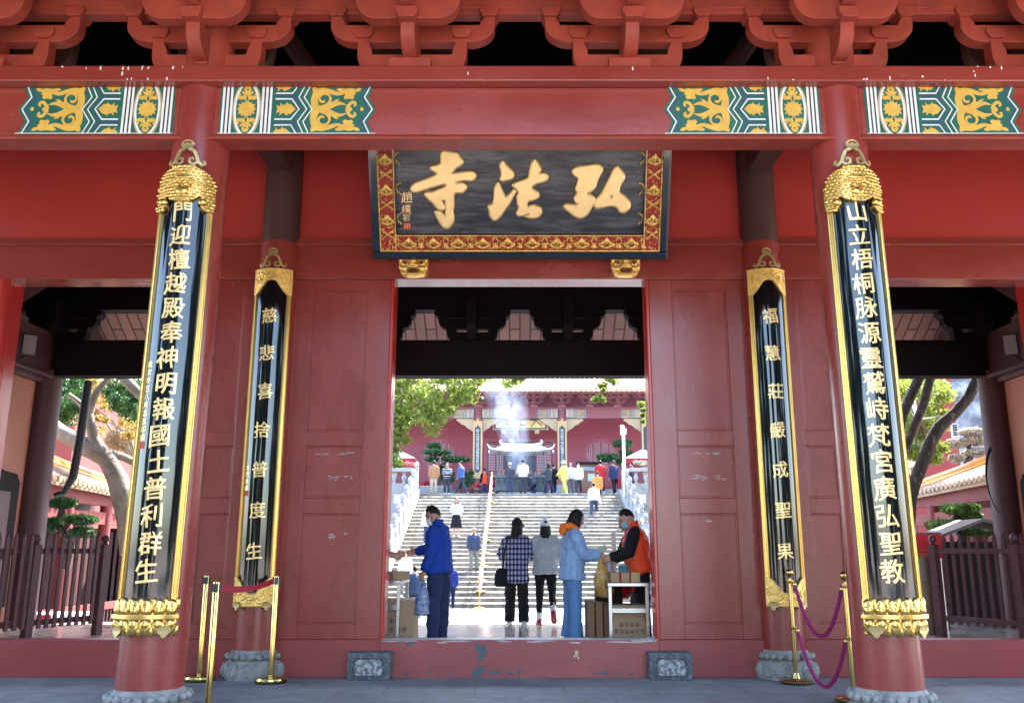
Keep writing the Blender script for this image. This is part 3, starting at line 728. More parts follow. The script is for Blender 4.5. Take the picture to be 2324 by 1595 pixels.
REDF = mat('red_carved_ground', (0.42, 0.015, 0.015), 0.5)
m = MB()
pbox(m, -PW + fo, PW - fo, fo, fi, -0.05, 0.012); pbox(m, -PW + fo, -PW + fi, fi, PHt, -0.05, 0.012); pbox(m, PW - fi, PW - fo, fi, PHt, -0.05, 0.012)
fr = m.build('carved_band', REDF, plaque, smooth=0)
m = MB()
def carve(cx, cc, ang, L=0.36, hgt=0.205):
    """One lotus with scrolling stems, band running along local x."""
    ca, sa = math.cos(ang), math.sin(ang)
    def put(q, h): return plq(cx + q.x * ca - q.z * sa, cc + q.x * sa + q.z * ca, h + q.y)
    q = MB()
    for k in range(-3, 4):
        a = k * 0.46
        rot = Matrix.Rotation(-a, 3, 'Y')
        q.ball((0.052 * math.sin(a), 0.012 + 0.004 * (3 - abs(k)), 0.0 + 0.052 * math.cos(a) - 0.02), (0.020, 0.014, 0.052), 8, 5, rot=rot)
    for k in (-1, 1):
        q.ball((k * 0.045, 0.012, -0.045), (0.05, 0.012, 0.018), 8, 5, rot=Matrix.Rotation(-k * 0.4, 3, 'Y'))
    q.ball((0, 0.016, -0.058), (0.026, 0.016, 0.022), 8, 5)
    for k in (-1, 1):
        p = [(k * x, 0.010, z) for x, z in [(0.03, -0.07), (0.09, -0.075), (0.14, -0.03), (0.12, 0.03), (0.085, 0.03), (0.085, 0.0), (0.11, -0.01)]]
        q.tube(p, [0.010, 0.010, 0.011, 0.010, 0.009, 0.008, 0.006], 6, flat=0.8)
        p = [(k * x, 0.010, z) for x, z in [(0.12, 0.03), (0.15, 0.075), (0.19, 0.08)]]
        q.tube(p, [0.009, 0.012, 0.006], 6)
        q.tube([(k * 0.08, 0.010, 0.085), (k * 0.13, 0.012, 0.065), (k * 0.18, 0.010, 0.09)], [0.005, 0.014, 0.005], 6)
        q.tube([(k * 0.15, 0.010, -0.02), (k * 0.18, 0.010, -0.06)], [0.009, 0.011], 6)
    q.ball((L / 2, 0.012, -0.05), (0.032, 0.013, 0.026), 8, 5); q.ball((L / 2, 0.012, -0.02), (0.016, 0.012, 0.03), 8, 5)
    m.merge(q, lambda p: put(p, 0.012))
nb = 10; L = (2 * PW - 2 * fi) / nb
for k in range(nb): carve(-PW + fi + L * (k + 0.5), (fo + fi) / 2, 0, L)
for s in (-1, 1):
    for k in range(4): carve(s * (PW - (fo + fi) / 2), fi + 0.19 + 0.37 * k, 0, 0.0)
    for k in range(4):
        q = MB(); cxx, czz = s * (PW - (fo + fi) / 2), fi + 0.005 + 0.37 * k
        for e in (-1, 1):
            q.tube([(e * 0.085, 0.01, -0.06), (e * 0.03, 0.012, -0.02), (-e * 0.04, 0.012, 0.03), (-e * 0.085, 0.01, 0.07)], [0.008, 0.012, 0.012, 0.006], 6)
            q.ball((e * 0.05, 0.012, 0.03), (0.03, 0.012, 0.018), 8, 5)
        m.merge(q, lambda p: plq(cxx + p.x, czz + p.z, 0.012 + p.y))
for (a0, a1, c0, c1) in [(-PW + fo, PW - fo, fo, fo + 0.012), (-PW + fi - 0.012, PW - fi + 0.012, fi - 0.012, fi)]: pbox(m, a0, a1, c0, c1, 0.012, 0.026)
for s in (-1, 1):
    for e in (fo, fi - 0.012):
        a, c = sorted((s * (PW - e), s * (PW - e - 0.012))); pbox(m, a, c, fo + 0.012, PHt, 0.012, 0.026)
rr = random.Random(12)
for _ in range(330):
    q = rr.random()
    if q < 0.5: a_, c_ = rr.uniform(-PW + fo, PW - fo), rr.uniform(fo + 0.02, fi - 0.02)
    else: a_, c_ = rr.choice((-1, 1)) * rr.uniform(PW - fi + 0.02, PW - fo - 0.02), rr.uniform(fo, PHt)
    M = Matrix.Rotation(rr.uniform(0, 3.14), 3, 'Y'); q = MB(); q.ball((0, 0.008, 0), (0.024, 0.010, 0.009), 6, 4, rot=M); m.merge(q, lambda p: plq(a_ + p.x, c_ + p.z, 0.012 + p.y))
m.build('lotus_carving', GOLD2, fr, smooth=60)
SI = [[(600, 85), (640, 98), (690, 102), (715, 135), (738, 160), (732, 185), (690, 205), (662, 240), (652, 262), (705, 254), (790, 243), (828, 256), (832, 275), (820, 298), (795, 302), (740, 297), (690, 312), (672, 330), (745, 335), (765, 352), (755, 375), (735, 395), (700, 388), (672, 398), (664, 440), (668, 490), (658, 535), (669, 580), (662, 625), (630, 660), (600, 648), (572, 610), (552, 565), (540, 540), (565, 532), (592, 560), (618, 575), (626, 540), (622, 480), (618, 440), (575, 452), (592, 490), (600, 508), (592, 522), (575, 522), (550, 502), (522, 465), (500, 450), (478, 428), (465, 408), (475, 398), (520, 395), (570, 375), (612, 358), (628, 340), (612, 322), (560, 335), (470, 362), (400, 388), (370, 385), (360, 362), (385, 330), (430, 315), (500, 290), (562, 262), (545, 240), (515, 228), (505, 210), (540, 198), (580, 190), (590, 150), (585, 110)]]
FA = [[(1030, 172), (1045, 170), (1062, 195), (1085, 220), (1110, 240), (1115, 275), (1100, 292), (1070, 295), (1040, 305), (1027, 298), (1040, 265), (1032, 230), (1025, 200)],
      [(1000, 330), (1012, 340), (1022, 370), (1045, 415), (1060, 440), (1090, 415), (1132, 375), (1110, 430), (1080, 480), (1045, 530), (1010, 580), (985, 598), (965, 590), (950, 565), (948, 530), (938, 505), (945, 490), (970, 485), (985, 440), (985, 390), (990, 350)],
      [(1268, 155), (1295, 165), (1305, 195), (1320, 220), (1305, 245), (1310, 265), (1350, 258), (1370, 268), (1368, 295), (1345, 310), (1290, 320), (1255, 345), (1250, 370), (1290, 390), (1305, 405), (1300, 430), (1270, 445), (1225, 455), (1212, 480), (1218, 512), (1270, 492), (1310, 505), (1325, 535), (1312, 565), (1280, 580), (1230, 577), (1212, 568), (1245, 557), (1235, 545), (1190, 560), (1160, 565), (1148, 550), (1165, 525), (1170, 500), (1155, 480), (1160, 460), (1150, 430), (1168, 400), (1150, 370), (1120, 345), (1125, 335), (1170, 318), (1230, 295), (1245, 270), (1250, 230), (1258, 190)]]
HO = [[(1620, 205), (1680, 200), (1725, 188), (1765, 195), (1778, 220), (1765, 250), (1745, 285), (1730, 320), (1725, 350), (1700, 380), (1665, 395), (1660, 412), (1690, 415), (1715, 428), (1718, 450), (1700, 490), (1670, 550), (1640, 575), (1605, 580), (1570, 562), (1540, 535), (1510, 515), (1502, 498), (1515, 485), (1545, 490), (1580, 495), (1610, 480), (1590, 470), (1578, 445), (1595, 415), (1605, 395), (1590, 375), (1600, 345), (1612, 310), (1605, 280), (1575, 265), (1565, 245), (1572, 220)],
      [(1890, 205), (1915, 225), (1938, 262), (1940, 285), (1915, 325), (1895, 370), (1905, 400), (1945, 425), (1975, 460), (1983, 490), (1970, 520), (1945, 540), (1915, 535), (1900, 505), (1865, 485), (1800, 495), (1745, 508), (1725, 495), (1730, 460), (1755, 430), (1790, 395), (1820, 330), (1850, 275), (1860, 240)],
      [(1855, 398), (1822, 440), (1868, 440)]]
for polys in (SI, FA, HO):
    pp = [[plq_px(*p) for p in q] for q in polys]
    v, f = relief(pp, 0.010, 0.026, 1)
    m = MB(); m.add([plq(p[0], p[1], 0.006 + p[2]) for p in v], f); m.build('character', GOLDC, plaque, smooth=30)
m = MB()
for ch, cx, cy, sz in (('趙', 322, 432, 0.150), ('樸', 318, 522, 0.125), ('初', 318, 583, 0.095)):
    v, f = glyph(ch, 0.012, 0.01, 0.0); a, c = plq_px(cx, cy)
    m.add([plq(a + p[0] * sz, c + p[1] * sz, -0.017 + 0.4 * p[2]) for p in v], f)
m.build('signature', GOLDC, plaque, smooth=0)
SEAL = mat('vermilion_seal', (0.45, 0.03, 0.02), 0.6)
m = MB(); a, c = plq_px(324, 648); pbox(m, a - 0.05, a + 0.05, c - 0.045, c + 0.045, -0.03, -0.012)
v, f = glyph('印', 0.0, 0.01, 0.0, skew=0); m.add([plq(a + p[0] * 0.075, c + p[1] * 0.075, -0.0105 + 0.1 * p[2]) for p in v], f, 1)
m.build('seal', [SEAL, GOLDC], plaque, smooth=0)

# --- carved lion heads that carry the plaque
EYE = mat('dark_red_eye', (0.10, 0.01, 0.008), 0.3)
def lion(x, label):
    t = thing('lion_head', label, 'lion head', (x, 10.72, 4.9), 'gold lion heads under the name plaque')
    m = MB(); z = 4.86 + 0.18; y = 10.66
    zc = (at(0, 578, 10.62).z + at(0, 622, 10.62).z) / 2; H = (at(0, 578, 10.62).z - at(0, 622, 10.62).z) / 2 + 0.01
    m.prism([(x + a * 0.185, zc + c * H) for a, c in [(-1, 1), (-1.0, 0), (-0.92, -0.5), (-0.75, -0.9), (-0.4, -1.0), (0.4, -1.0), (0.75, -0.9), (0.92, -0.5), (1.0, 0), (1, 1)]], 'y', 10.66, 10.775)
    B = lambda a, c, d, r: m.ball((x + a * 0.185, y - d, zc + c * H), r, 10, 6)
    for s in (-1, 1):
        B(s * 0.55, 0.10, 0.01, (0.055, 0.035, 0.045)); B(s * 0.45, 0.62, 0.0, (0.07, 0.035, 0.022)); B(s * 0.86, 0.55, 0.0, (0.03, 0.03, 0.06)); B(s * 0.6, -0.35, 0.01, (0.05, 0.04, 0.05)); B(s * 0.82, -0.2, 0.0, (0.035, 0.03, 0.05)); B(s * 0.22, -0.12, 0.045, (0.028, 0.03, 0.022))
        B(s * 0.3, -0.86, 0.01, (0.05, 0.03, 0.022)); B(s * 0.72, 0.88, 0.0, (0.04, 0.03, 0.03)); B(s * 0.22, 0.86, 0.0, (0.04, 0.03, 0.03))
    B(0, -0.05, 0.045, (0.045, 0.04, 0.03)); B(0, 0.35, 0.02, (0.04, 0.04, 0.06)); B(0, -0.25, 0.03, (0.085, 0.035, 0.02))
    m.build('head', GOLD2, t, smooth=60)
    for s in (-1, 1):
        e = MB(); e.ball((x + s * 0.55 * 0.185, y - 0.045, zc + 0.12 * H), (0.018, 0.016, 0.024), 10, 6); e.build('eye', EYE, t, smooth=60)
    e = MB(); e.ball((x, y - 0.036, zc - 0.58 * H), (0.075, 0.03, 0.022), 12, 6); e.build('mouth', EYE, t, smooth=60)
lion(-1.355, 'gold carved lion head under the left end of the name plaque')
lion(1.345, 'gold carved lion head under the right end of the name plaque')

# --- couplet boards wrapped on the columns
def hook(m, f, w=1.0):
    """Flat ruyi hanger, drawn in (a, z) about its foot; f maps (a, z, depth) to the world."""
    def put(p, d0=0.0, d1=0.012):
        v, fc = relief([chaikin(p, 1)] if not isinstance(p[0][0], tuple) else p, 0.006, 0.0, 0)
        m.add([f(q[0] * w, q[1] * w, q[2]) for q in v], fc)
    put([[(0.055 * math.cos(a) * (1 + 0.10 * abs(math.cos(1.5 * a))), 0.225 + 0.047 * math.sin(a)) for a in np.linspace(0, 2 * math.pi, 26)[:-1]],
         [(0.034 * math.cos(a), 0.232 + 0.026 * math.sin(a)) for a in np.linspace(0.0, math.pi, 9)] + [(0.018 * math.cos(a), 0.232 + 0.012 * math.sin(a)) for a in np.linspace(math.pi, 0.0, 7)]])
    for s in (-1, 1):
        put([[(s * a, z) for a, z in stroke([(0.015, 0.185), (0.06, 0.165), (0.085, 0.11), (0.10, 0.06), (0.135, 0.03), (0.16, 0.05), (0.15, 0.072), (0.135, 0.065)], [0.03, 0.03, 0.028, 0.03, 0.026, 0.022, 0.018, 0.010])]])
        put([[(s * a, z) for a, z in stroke([(0.095, 0.055), (0.06, 0.03), (0.03, 0.05), (0.03, 0.085), (0.055, 0.095), (0.06, 0.075)], [0.02, 0.022, 0.024, 0.022, 0.018, 0.010])]])
def couplet(cx, cy, r, amax, z0, z1, bw, text, zc0, zc1, size, label, style, small=None, side=-1, shift=0.0):
    """Convex black board; a runs along the arc in metres, front of the column at a = 0."""
    T = lambda a, z, d=0.0: Vector(((lean_x(cx, z) if style == 'lotus' else cx) + (r + d) * math.sin(a / r), cy - (r + d) * math.cos(a / r), z))
    t = thing('couplet_board', label, 'couplet board', (cx, cy - r, z0), 'black and gold couplet boards on the columns')
    A = r * amax; N = 28
    def sheet(m, a0, a1, w0, w1, d0, d1, n, mi=0):
        rg = []
        for k in range(n + 1):
            a = a0 + (a1 - a0) * k / n
            rg.append([T(a, w0, d0), T(a, w0, d1), T(a, w1, d1), T(a, w1, d0)])
        m.rings(rg, mi)
    m = MB(); sheet(m, -A, A, z0, z1, -0.045, 0.0, N); m.build('panel', BLACK, t, smooth=40)
    # gold borders with a running key pattern
    m = MB()
    for s in (-1, 1):
        e0, e1 = sorted((s * A, s * (A - bw)))
        sheet(m, e0, e1, z0, z1, -0.03, 0.012, 5)
        for e in (s * (A - 0.004), s * (A - bw + 0.004)):
            p = [T(e, z, 0.013) for z in np.linspace(z0, z1, 3)]; m.tube(p, 0.006, 6)
        st = bw * 0.95; nk = int((z1 - z0 - 0.1) / st)
        for k in range(nk):
            zz = z0 + 0.05 + k * st; c = s * (A - bw / 2); h = bw * 0.27
            for (q0, q1, r0, r1) in ((-h, h, 0, 0.07), (-h, -h + bw * 0.08, 0.07, 0.70), (-h, h, 0.70, 0.77), (h - bw * 0.08, h, 0.30, 0.70), (-h * 0.3, h, 0.24, 0.30)):
                m.add([T(c + q0, zz + r0 * st, 0.0125), T(c + q1, zz + r0 * st, 0.0125), T(c + q1, zz + r1 * st, 0.0125), T(c + q0, zz + r1 * st, 0.0125)], [(0, 1, 2, 3)], 1)
    m.build('border', [GOLD, GOLDD], t, smooth=40)
    m = MB()
    if style == 'lotus':
        zt = z1
        for k in range(9):                                           # domed cloud-scroll cap
            z = zt - 0.03 + 0.25 * (1 - math.cos(math.pi / 2 * k / 8)); w = A * 1.02 * math.cos(math.pi / 2 * k / 8 * 0.78) ** 0.65
            pass
        prof = [(-A * 1.0, zt - 0.19), (-A * 1.01, zt - 0.02), (-A * 0.95, zt + 0.08), (-A * 0.70, zt + 0.17), (-A * 0.35, zt + 0.225), (0, zt + 0.24), (A * 0.35, zt + 0.225), (A * 0.70, zt + 0.17), (A * 0.95, zt + 0.08), (A * 1.01, zt - 0.02), (A * 1.0, zt - 0.19),
                (A * 0.72, zt - 0.19), (A * 0.56, zt - 0.13), (A * 0.70, zt - 0.09), (A * 0.52, zt - 0.045), (A * 0.40, zt - 0.08), (A * 0.2, zt - 0.105), (0, zt - 0.11), (-A * 0.2, zt - 0.105), (-A * 0.40, zt - 0.08), (-A * 0.52, zt - 0.045), (-A * 0.70, zt - 0.09), (-A * 0.56, zt - 0.13), (-A * 0.72, zt - 0.19)]
        v, f = relief([prof], 0.016, 0.008, 1); v, f = slice_x(v, f, np.linspace(-A, A, 21))
        m.add([T(p[0], p[1], 0.012 + p[2]) for p in v], f)
        def inside(a, z):
            c = False; n = len(prof)
            for i in range(n):
                (xa, za), (xb, zb) = prof[i], prof[(i + 1) % n]
                if (za > z) != (zb > z) and a < (xb - xa) * (z - za) / (zb - za) + xa: c = not c
            return c
        rr = random.Random(int(abs(cx) * 100) + (1 if cx > 0 else 0))
        row = 0; z = zt - 0.18
        while z < zt + 0.235:                                        # scales and curls of the carved cap
            a = -A * 1.02 + (0.022 if row % 2 else 0)
            while a < A * 1.03:
                if inside(a, z):
                    big = rr.random() < 0.25
                    m.ball(T(a, z, 0.032), (0.020 if not big else 0.028, 0.015, 0.014 if not big else 0.020), 7, 5)
                a += 0.040
            row += 1; z += 0.031
        for k in range(25):                                          # beaded hoops of the cap
            b_ = -1 + 2 * k / 24.0
            m.ball(T(A * 0.98 * b_, zt + 0.03 + 0.19 * math.sqrt(max(0, 1 - b_ * b_)), 0.032), (0.018, 0.012, 0.016), 7, 5)
            m.ball(T(A * 0.80 * b_, zt - 0.06 + 0.15 * math.sqrt(max(0, 1 - b_ * b_)), 0.036), (0.016, 0.012, 0.014), 7, 5)
        m.ball(T(0, zt + 0.115, 0.034), (0.085, 0.014, 0.020), 12, 6); m.ball(T(0, zt - 0.02, 0.036), (0.06, 0.022, 0.040), 10, 6)
        for s in (-1, 1):
            m.ball(T(s * 0.035, zt + 0.03, 0.065), (0.022, 0.02, 0.022), 8, 5); m.ball(T(s * A * 0.62, zt - 0.115, 0.04), (0.045, 0.03, 0.035), 10, 6)
        m.build('crest', GOLD, t, smooth=60)
        m = MB()                                                     # double lotus foot
        sheet(m, -A * 1.02, A * 1.02, z0 - 0.26, z0 + 0.01, -0.04, 0.02, N)
        for rowi, (zc, hh, sg) in enumerate(((z0 - 0.055, 0.070, 1), (z0 - 0.20, 0.066, -1))):
            for k in range(6):
                a = A * 1.02 * (-1 + (2 * k + 1) / 6.0)
                ang = a / r; M = Matrix.Rotation(ang, 3, 'Z')
                m.ball(T(a, zc, 0.020), (A * 1.03 / 6 * 1.16, 0.026, hh * 1.02), 14, 8, rot=M)
                m.ball(T(a, zc - sg * 0.018, 0.026), (A * 1.03 / 6 * 0.86, 0.028, hh * 0.66), 12, 6, rot=M)
                m.ball(T(a + A * 1.06 / 6, zc + sg * 0.03, 0.012), (A * 1.06 / 6 * 0.6, 0.026, hh * 0.8), 10, 6, rot=M)
        for zc in (z0 - 0.125, z0 - 0.135, z0 - 0.115): m.tube([T(a, zc, 0.04) for a in np.linspace(-A * 1.03, A * 1.03, 15)], 0.011, 6)
        m.build('lotus_foot', GOLD, t, smooth=60)
        zh = zt + 0.215; zf = z0 - 0.27
    else:
        for top in (True, False):                                    # engraved plates with an ogee edge
            sg = 1 if top else -1; ze = z1 if top else z0; Ai = A - bw
            og = [(-Ai, -0.33), (-Ai * 0.78, -0.29), (-Ai * 0.52, -0.22), (-Ai * 0.30, -0.16), (0, -0.145), (Ai * 0.30, -0.16), (Ai * 0.52, -0.22), (Ai * 0.78, -0.29), (Ai, -0.33)]
            prof = [(-A, 0), (-A, -0.33)] + og + [(A, -0.33), (A, 0)]
            v, f = relief([[(a, ze + sg * z) for a, z in prof]], 0.010, 0.004, 0); v, f = slice_x(v, f, np.linspace(-A, A, 15))
            m.add([T(p[0], p[1], 0.006 + p[2]) for p in v], f)
            m.tube([T(a, ze + sg * z, 0.022) for a, z in og], 0.007, 6)
            m.tube([T(a, ze - sg * 0.008, 0.022) for a in np.linspace(-A, A, 11)], 0.008, 6)
            rr = random.Random(int(cx * 10) + top)
            for s in (-1, 1):                                        # dragon and cloud scrolls
                for (p, w) in (([(0.05, -0.11), (0.10, -0.07), (0.15, -0.10), (0.13, -0.15), (0.17, -0.19), (0.19, -0.24)], 0.010), ([(0.06, -0.04), (0.11, -0.035), (0.13, -0.06), (0.19, -0.05)], 0.008), ([(0.19, -0.08), (0.205, -0.12), (0.18, -0.15), (0.21, -0.18)], 0.008), ([(0.09, -0.12), (0.12, -0.135), (0.10, -0.16)], 0.007), ([(0.04, -0.06), (0.02, -0.10), (0.05, -0.085)], 0.007)):
                    m.tube([T(s * a * A / 0.235, ze + sg * z, 0.02) for a, z in p], w, 6)
                for _ in range(9): m.ball(T(s * rr.uniform(0.09, 0.21) * A / 0.235, ze + sg * rr.uniform(-0.20, -0.04), 0.02), 0.010, 6, 4)
            m.ball(T(0, ze - sg * 0.09, 0.02), (0.035, 0.014, 0.02), 8, 5)
            m.build('end_plate', GOLD2, t, smooth=40); m = MB()
        zh = z1 - 0.01; zf = z0 - 0.02
    m = MB(); hook(m, lambda a, z, d: T(a, zh + z, 0.018 + d), 1.0); m.build('hanger', GOLDF, t, smooth=0)
    for s in (-1, 1):
        m = MB(); v, f = relief([[(0, 0.12), (-0.035, 0.115), (-0.058, 0.085), (-0.055, 0.055), (-0.03, 0.04), (-0.022, 0.015), (0, 0.0), (0.022, 0.015), (0.03, 0.04), (0.055, 0.055), (0.058, 0.085), (0.035, 0.115)]], 0.007, 0.003, 1)
        m.add([T(s * A * 0.68 + p[0] * 0.8, zf - 0.02 + p[1] * 0.8, 0.045 if style == 'lotus' else 0.028) + Vector((0, -p[2], 0)) for p in v], f); m.build('foot_clip', GOLDF, t, smooth=0)
    n = len(text)
    for k, ch in enumerate(text):
        v, f = glyph(ch, 0.0, 0.030, 0.013); v2, f2 = slice_x(v, f, np.linspace(-0.42, 0.42, 9))
        z = zc0 + (zc1 - zc0) * k / (n - 1); m = MB()
        jx = math.sin(k * 2.3 + cx) * 0.006
        m.add([T(p[0] * size * 0.95 + jx + shift, z + p[1] * size * 1.0, 0.002 + (p[2] + 0.03) * size * 0.30) for p in v2], f2)
        m.build('character', GOLDC, t, smooth=25)
    if small:
        txt, sz0, sz1, ssz = small; m = MB()
        for k, ch in enumerate(txt):
            v, f = glyph(ch, 0.012, 0.02, 0.0); z = sz0 + (sz1 - sz0) * k / (len(txt) - 1)
            m.add([T(p[0] * ssz - A * 0.62, z + p[1] * ssz, 0.003 + (p[2] + 0.02) * ssz * 0.2) for p in v], f)
        q = MB(); q.add([T(-A * 0.62 + a * 0.03, sz1 - ssz * 1.05 + c * 0.03, 0.002) for a, c in ((-1, -1), (1, -1), (1, 1), (-1, 1))], [(0, 1, 2, 3)])
        m.build('inscription', GOLDC, t, smooth=0); q.build('seal', SEAL, t, smooth=0, recalc=False)
couplet(-CX, CY, 0.315, 0.84, 1.035, 4.62, 0.050, '門迎檀越殿奉神明報國土普利群生', 4.42, 1.275, 0.205,
        'long couplet board with fifteen characters and a side inscription on the left front column', 'lotus', ('歲次辛丑八月吉旦印順', 3.02, 2.38, 0.062), shift=0.01)
couplet(CX, CY, 0.315, 0.84, 1.035, 4.62, 0.050, '山立梧桐脉源靈鷲峙梵宮廣弘聖教', 4.42, 1.275, 0.205,
        'long couplet board with fifteen gold characters on the right front column', 'lotus', None, shift=-0.01)
couplet(-3.10, 10.80, 0.292, 0.86, 0.80, 4.88, 0.056, '慈悲喜捨普度生', 4.27, 1.43, 0.205,
        'shorter couplet board with seven characters on the column left of the door', 'ogee', ('沙門本煥', 2.40, 2.16, 0.06))
couplet(3.10, 10.80, 0.292, 0.86, 0.80, 4.88, 0.056, '福慧莊嚴成聖果', 4.27, 1.43, 0.205,
        'shorter couplet board with seven characters on the column behind the rope posts', 'ogee')

# --- door stones
def door_stone(s, label):
    w = 0.49
    t = thing('door_stone', label, 'stone block', (s * 1.72, 10.6, 0), 'carved stone blocks beside the doorway')
    x = s * 1.72; m = MB(); m.box(x - w / 2, x + w / 2, 10.52, 10.75, 0, 0.30); m.build('block', STONED, t, smooth=0, bevel=0.012)
    m = MB(); a = [(-0.150, 0.05), (0.150, 0.05), (0.160, 0.13), (0.150, 0.19), (0.12, 0.225), (-0.12, 0.225), (-0.150, 0.19), (-0.160, 0.13)]
    m.prism([(x + p, q) for p, q in a], 'y', 10.495, 10.52); o = m.build('carved_panel', STONEP, t, smooth=0, bevel=0.01)
    m = MB()
    pts = [(x + p * 1.16, 10.518, 0.137 + (q - 0.137) * 1.16) for p, q in a]; m.tube(pts + [pts[0]], 0.010, 6); m.build('carved_rim', STONED, t, smooth=60)
door_stone(-1, 'dark speckled stone block at the left foot of the doorway')
door_stone(1, 'dark speckled stone block at the right foot of the doorway')

# --- brass stanchions with retractable belt (left)
RUB = mat('black_plastic', (0.012, 0.012, 0.013), 0.4)
BELT = mat('red_belt_webbing', (0.42, 0.012, 0.035), 0.6, bump=0.1, bscale=120)
def stanchion(x, y, label):
    t = thing('belt_stanchion', label, 'stanchion', (x, y, 0), 'brass posts of the belt barrier')
    m = MB(); m.lathe([(0.172, 0.0), (0.176, 0.012)], (x, y, 0), 36); m.build('rubber_foot', RUB, t)
    m = MB(); m.lathe([(0.170, 0.013), (0.174, 0.02), (0.174, 0.045), (0.165, 0.058), (0.06, 0.072), (0.036, 0.080)], (x, y, 0), 40); m.build('base', BRASS, t, smooth=45)
    m = MB(); m.lathe([(0.032, 0.078), (0.032, 1.14), (0.028, 1.152), (0.0, 1.155)], (x, y, 0), 24, cap=False); m.build('pole', BRASS, t, smooth=45)
    m = MB()
    for a in range(4):
        an = a * math.pi / 2 + 0.2
        M = Matrix.Rotation(an, 3, 'Z'); q = MB(); q.box(0.026, 0.045, -0.02, 0.02, 1.06, 1.135); m.merge(q, lambda p: M @ p + Vector((x, y, 0)))
    m.build('belt_clip', RUB, t, smooth=0)
stanchion(-3.42 * 10.5 / 9.9, 10.50, 'brass stanchion without a belt, half hidden behind the left front column')
stanchion(-2.84, 8.50, 'nearest brass stanchion, its base out of the picture, holding the red belt')
stanchion(-2.78, 10.36, 'brass stanchion by the left door column, receiving the red belt')
m = MB(); p0, p1 = Vector((-2.82, 8.54, 1.095)), Vector((-2.80, 10.32, 1.098)); rg = []
for k in range(17):
    f = k / 16; p = p0.lerp(p1, f); z = p.z - 0.045 * 4 * f * (1 - f); rg.append([(p.x - 0.001, p.y, z - 0.03), (p.x + 0.001, p.y, z - 0.03), (p.x + 0.001, p.y, z + 0.03), (p.x - 0.001, p.y, z + 0.03)])
m.rings(rg); tag(m.build('barrier_belt', BELT, smooth=40), 'red barrier belt stretched between two brass stanchions', 'barrier belt')

# --- brass rope posts (right) and twisted ropes
ROPE = mat('magenta_rope', (0.33, 0.012, 0.12), 0.55, bump=0.5, bscale=90)
def rope_post(x, y, label):
    t = thing('rope_post', label, 'rope post', (x, y, 0), 'brass ball posts of the rope barrier')
    m = MB(); m.lathe([(0.172, 0.0), (0.176, 0.012)], (x, y, 0), 36); m.build('rubber_foot', RUB, t)
    m = MB(); m.lathe([(0.170, 0.013), (0.174, 0.02), (0.174, 0.036), (0.160, 0.046), (0.05, 0.056), (0.034, 0.10), (0.032, 0.11)], (x, y, 0), 40); m.build('base', BRASS, t, smooth=45)
    m = MB(); m.lathe([(0.024, 0.10), (0.024, 1.11)], (x, y, 0), 20); m.build('pole', BRASS, t, smooth=45)
    for z in (0.60, 1.10):
        m = MB(); m.lathe([(0.024, z - 0.03), (0.030, z - 0.02), (0.030, z - 0.005), (0.046, z), (0.046, z + 0.008), (0.028, z + 0.012)], (x, y, 0), 20); m.build('collar', BRASS, t, smooth=45)
    m = MB(); m.lathe([(0.018, 1.11), (0.015, 1.135), (0.022, 1.15)], (x, y, 0), 16); m.ball((x, y, 1.19), 0.045, 20, 12); m.build('ball_finial', BRASS, t, smooth=60)
RP1, RP2 = (3.065, 10.30), (3.255, 9.10)
rope_post(*RP1, 'brass ball topped rope post in front of the right door column')
rope_post(*RP2, 'brass ball topped rope post behind the right front column')
def rope(z, sag, label):
    t = thing('barrier_rope', label, 'rope', (RP1[0], RP1[1], z), 'magenta ropes of the barrier')
    pts = []
    for k in range(49):
        f = k / 48; x = RP1[0] + (RP2[0] - RP1[0]) * f; y = RP1[1] + (RP2[1] - RP1[1]) * f
        d = 0.05 * (1 - 2 * f); zz = z - sag * 4 * f * (1 - f)
        pts.append(Vector((x + 0.04 * (1 - f) - 0.03 * f, y - 0.04 + 0.05 * f, zz)))
    m = MB()
    for s in range(3):
        q = []
        for k, p in enumerate(pts):
            a = k * 1.35 + s * 2 * math.pi / 3
            q.append(p + Vector((math.cos(a) * 0.011, math.sin(a) * 0.006, math.sin(a) * 0.010)))
        m.tube(q, 0.0135, 7)
    m.build('strands', ROPE, t, smooth=60)
    for p, d in ((pts[0], -1), (pts[-1], 1)):
        m = MB(); m.ball(p, (0.022, 0.022, 0.03), 10, 6); m.tube([p, p + Vector((d * 0.02, 0, 0.035))], 0.007, 6); m.build('brass_end', BRASS, t, smooth=60)
rope(1.06, 0.50, 'upper magenta twisted rope hanging between the brass ball posts')
rope(0.56, 0.50, 'lower magenta twisted rope, almost touching the ground')

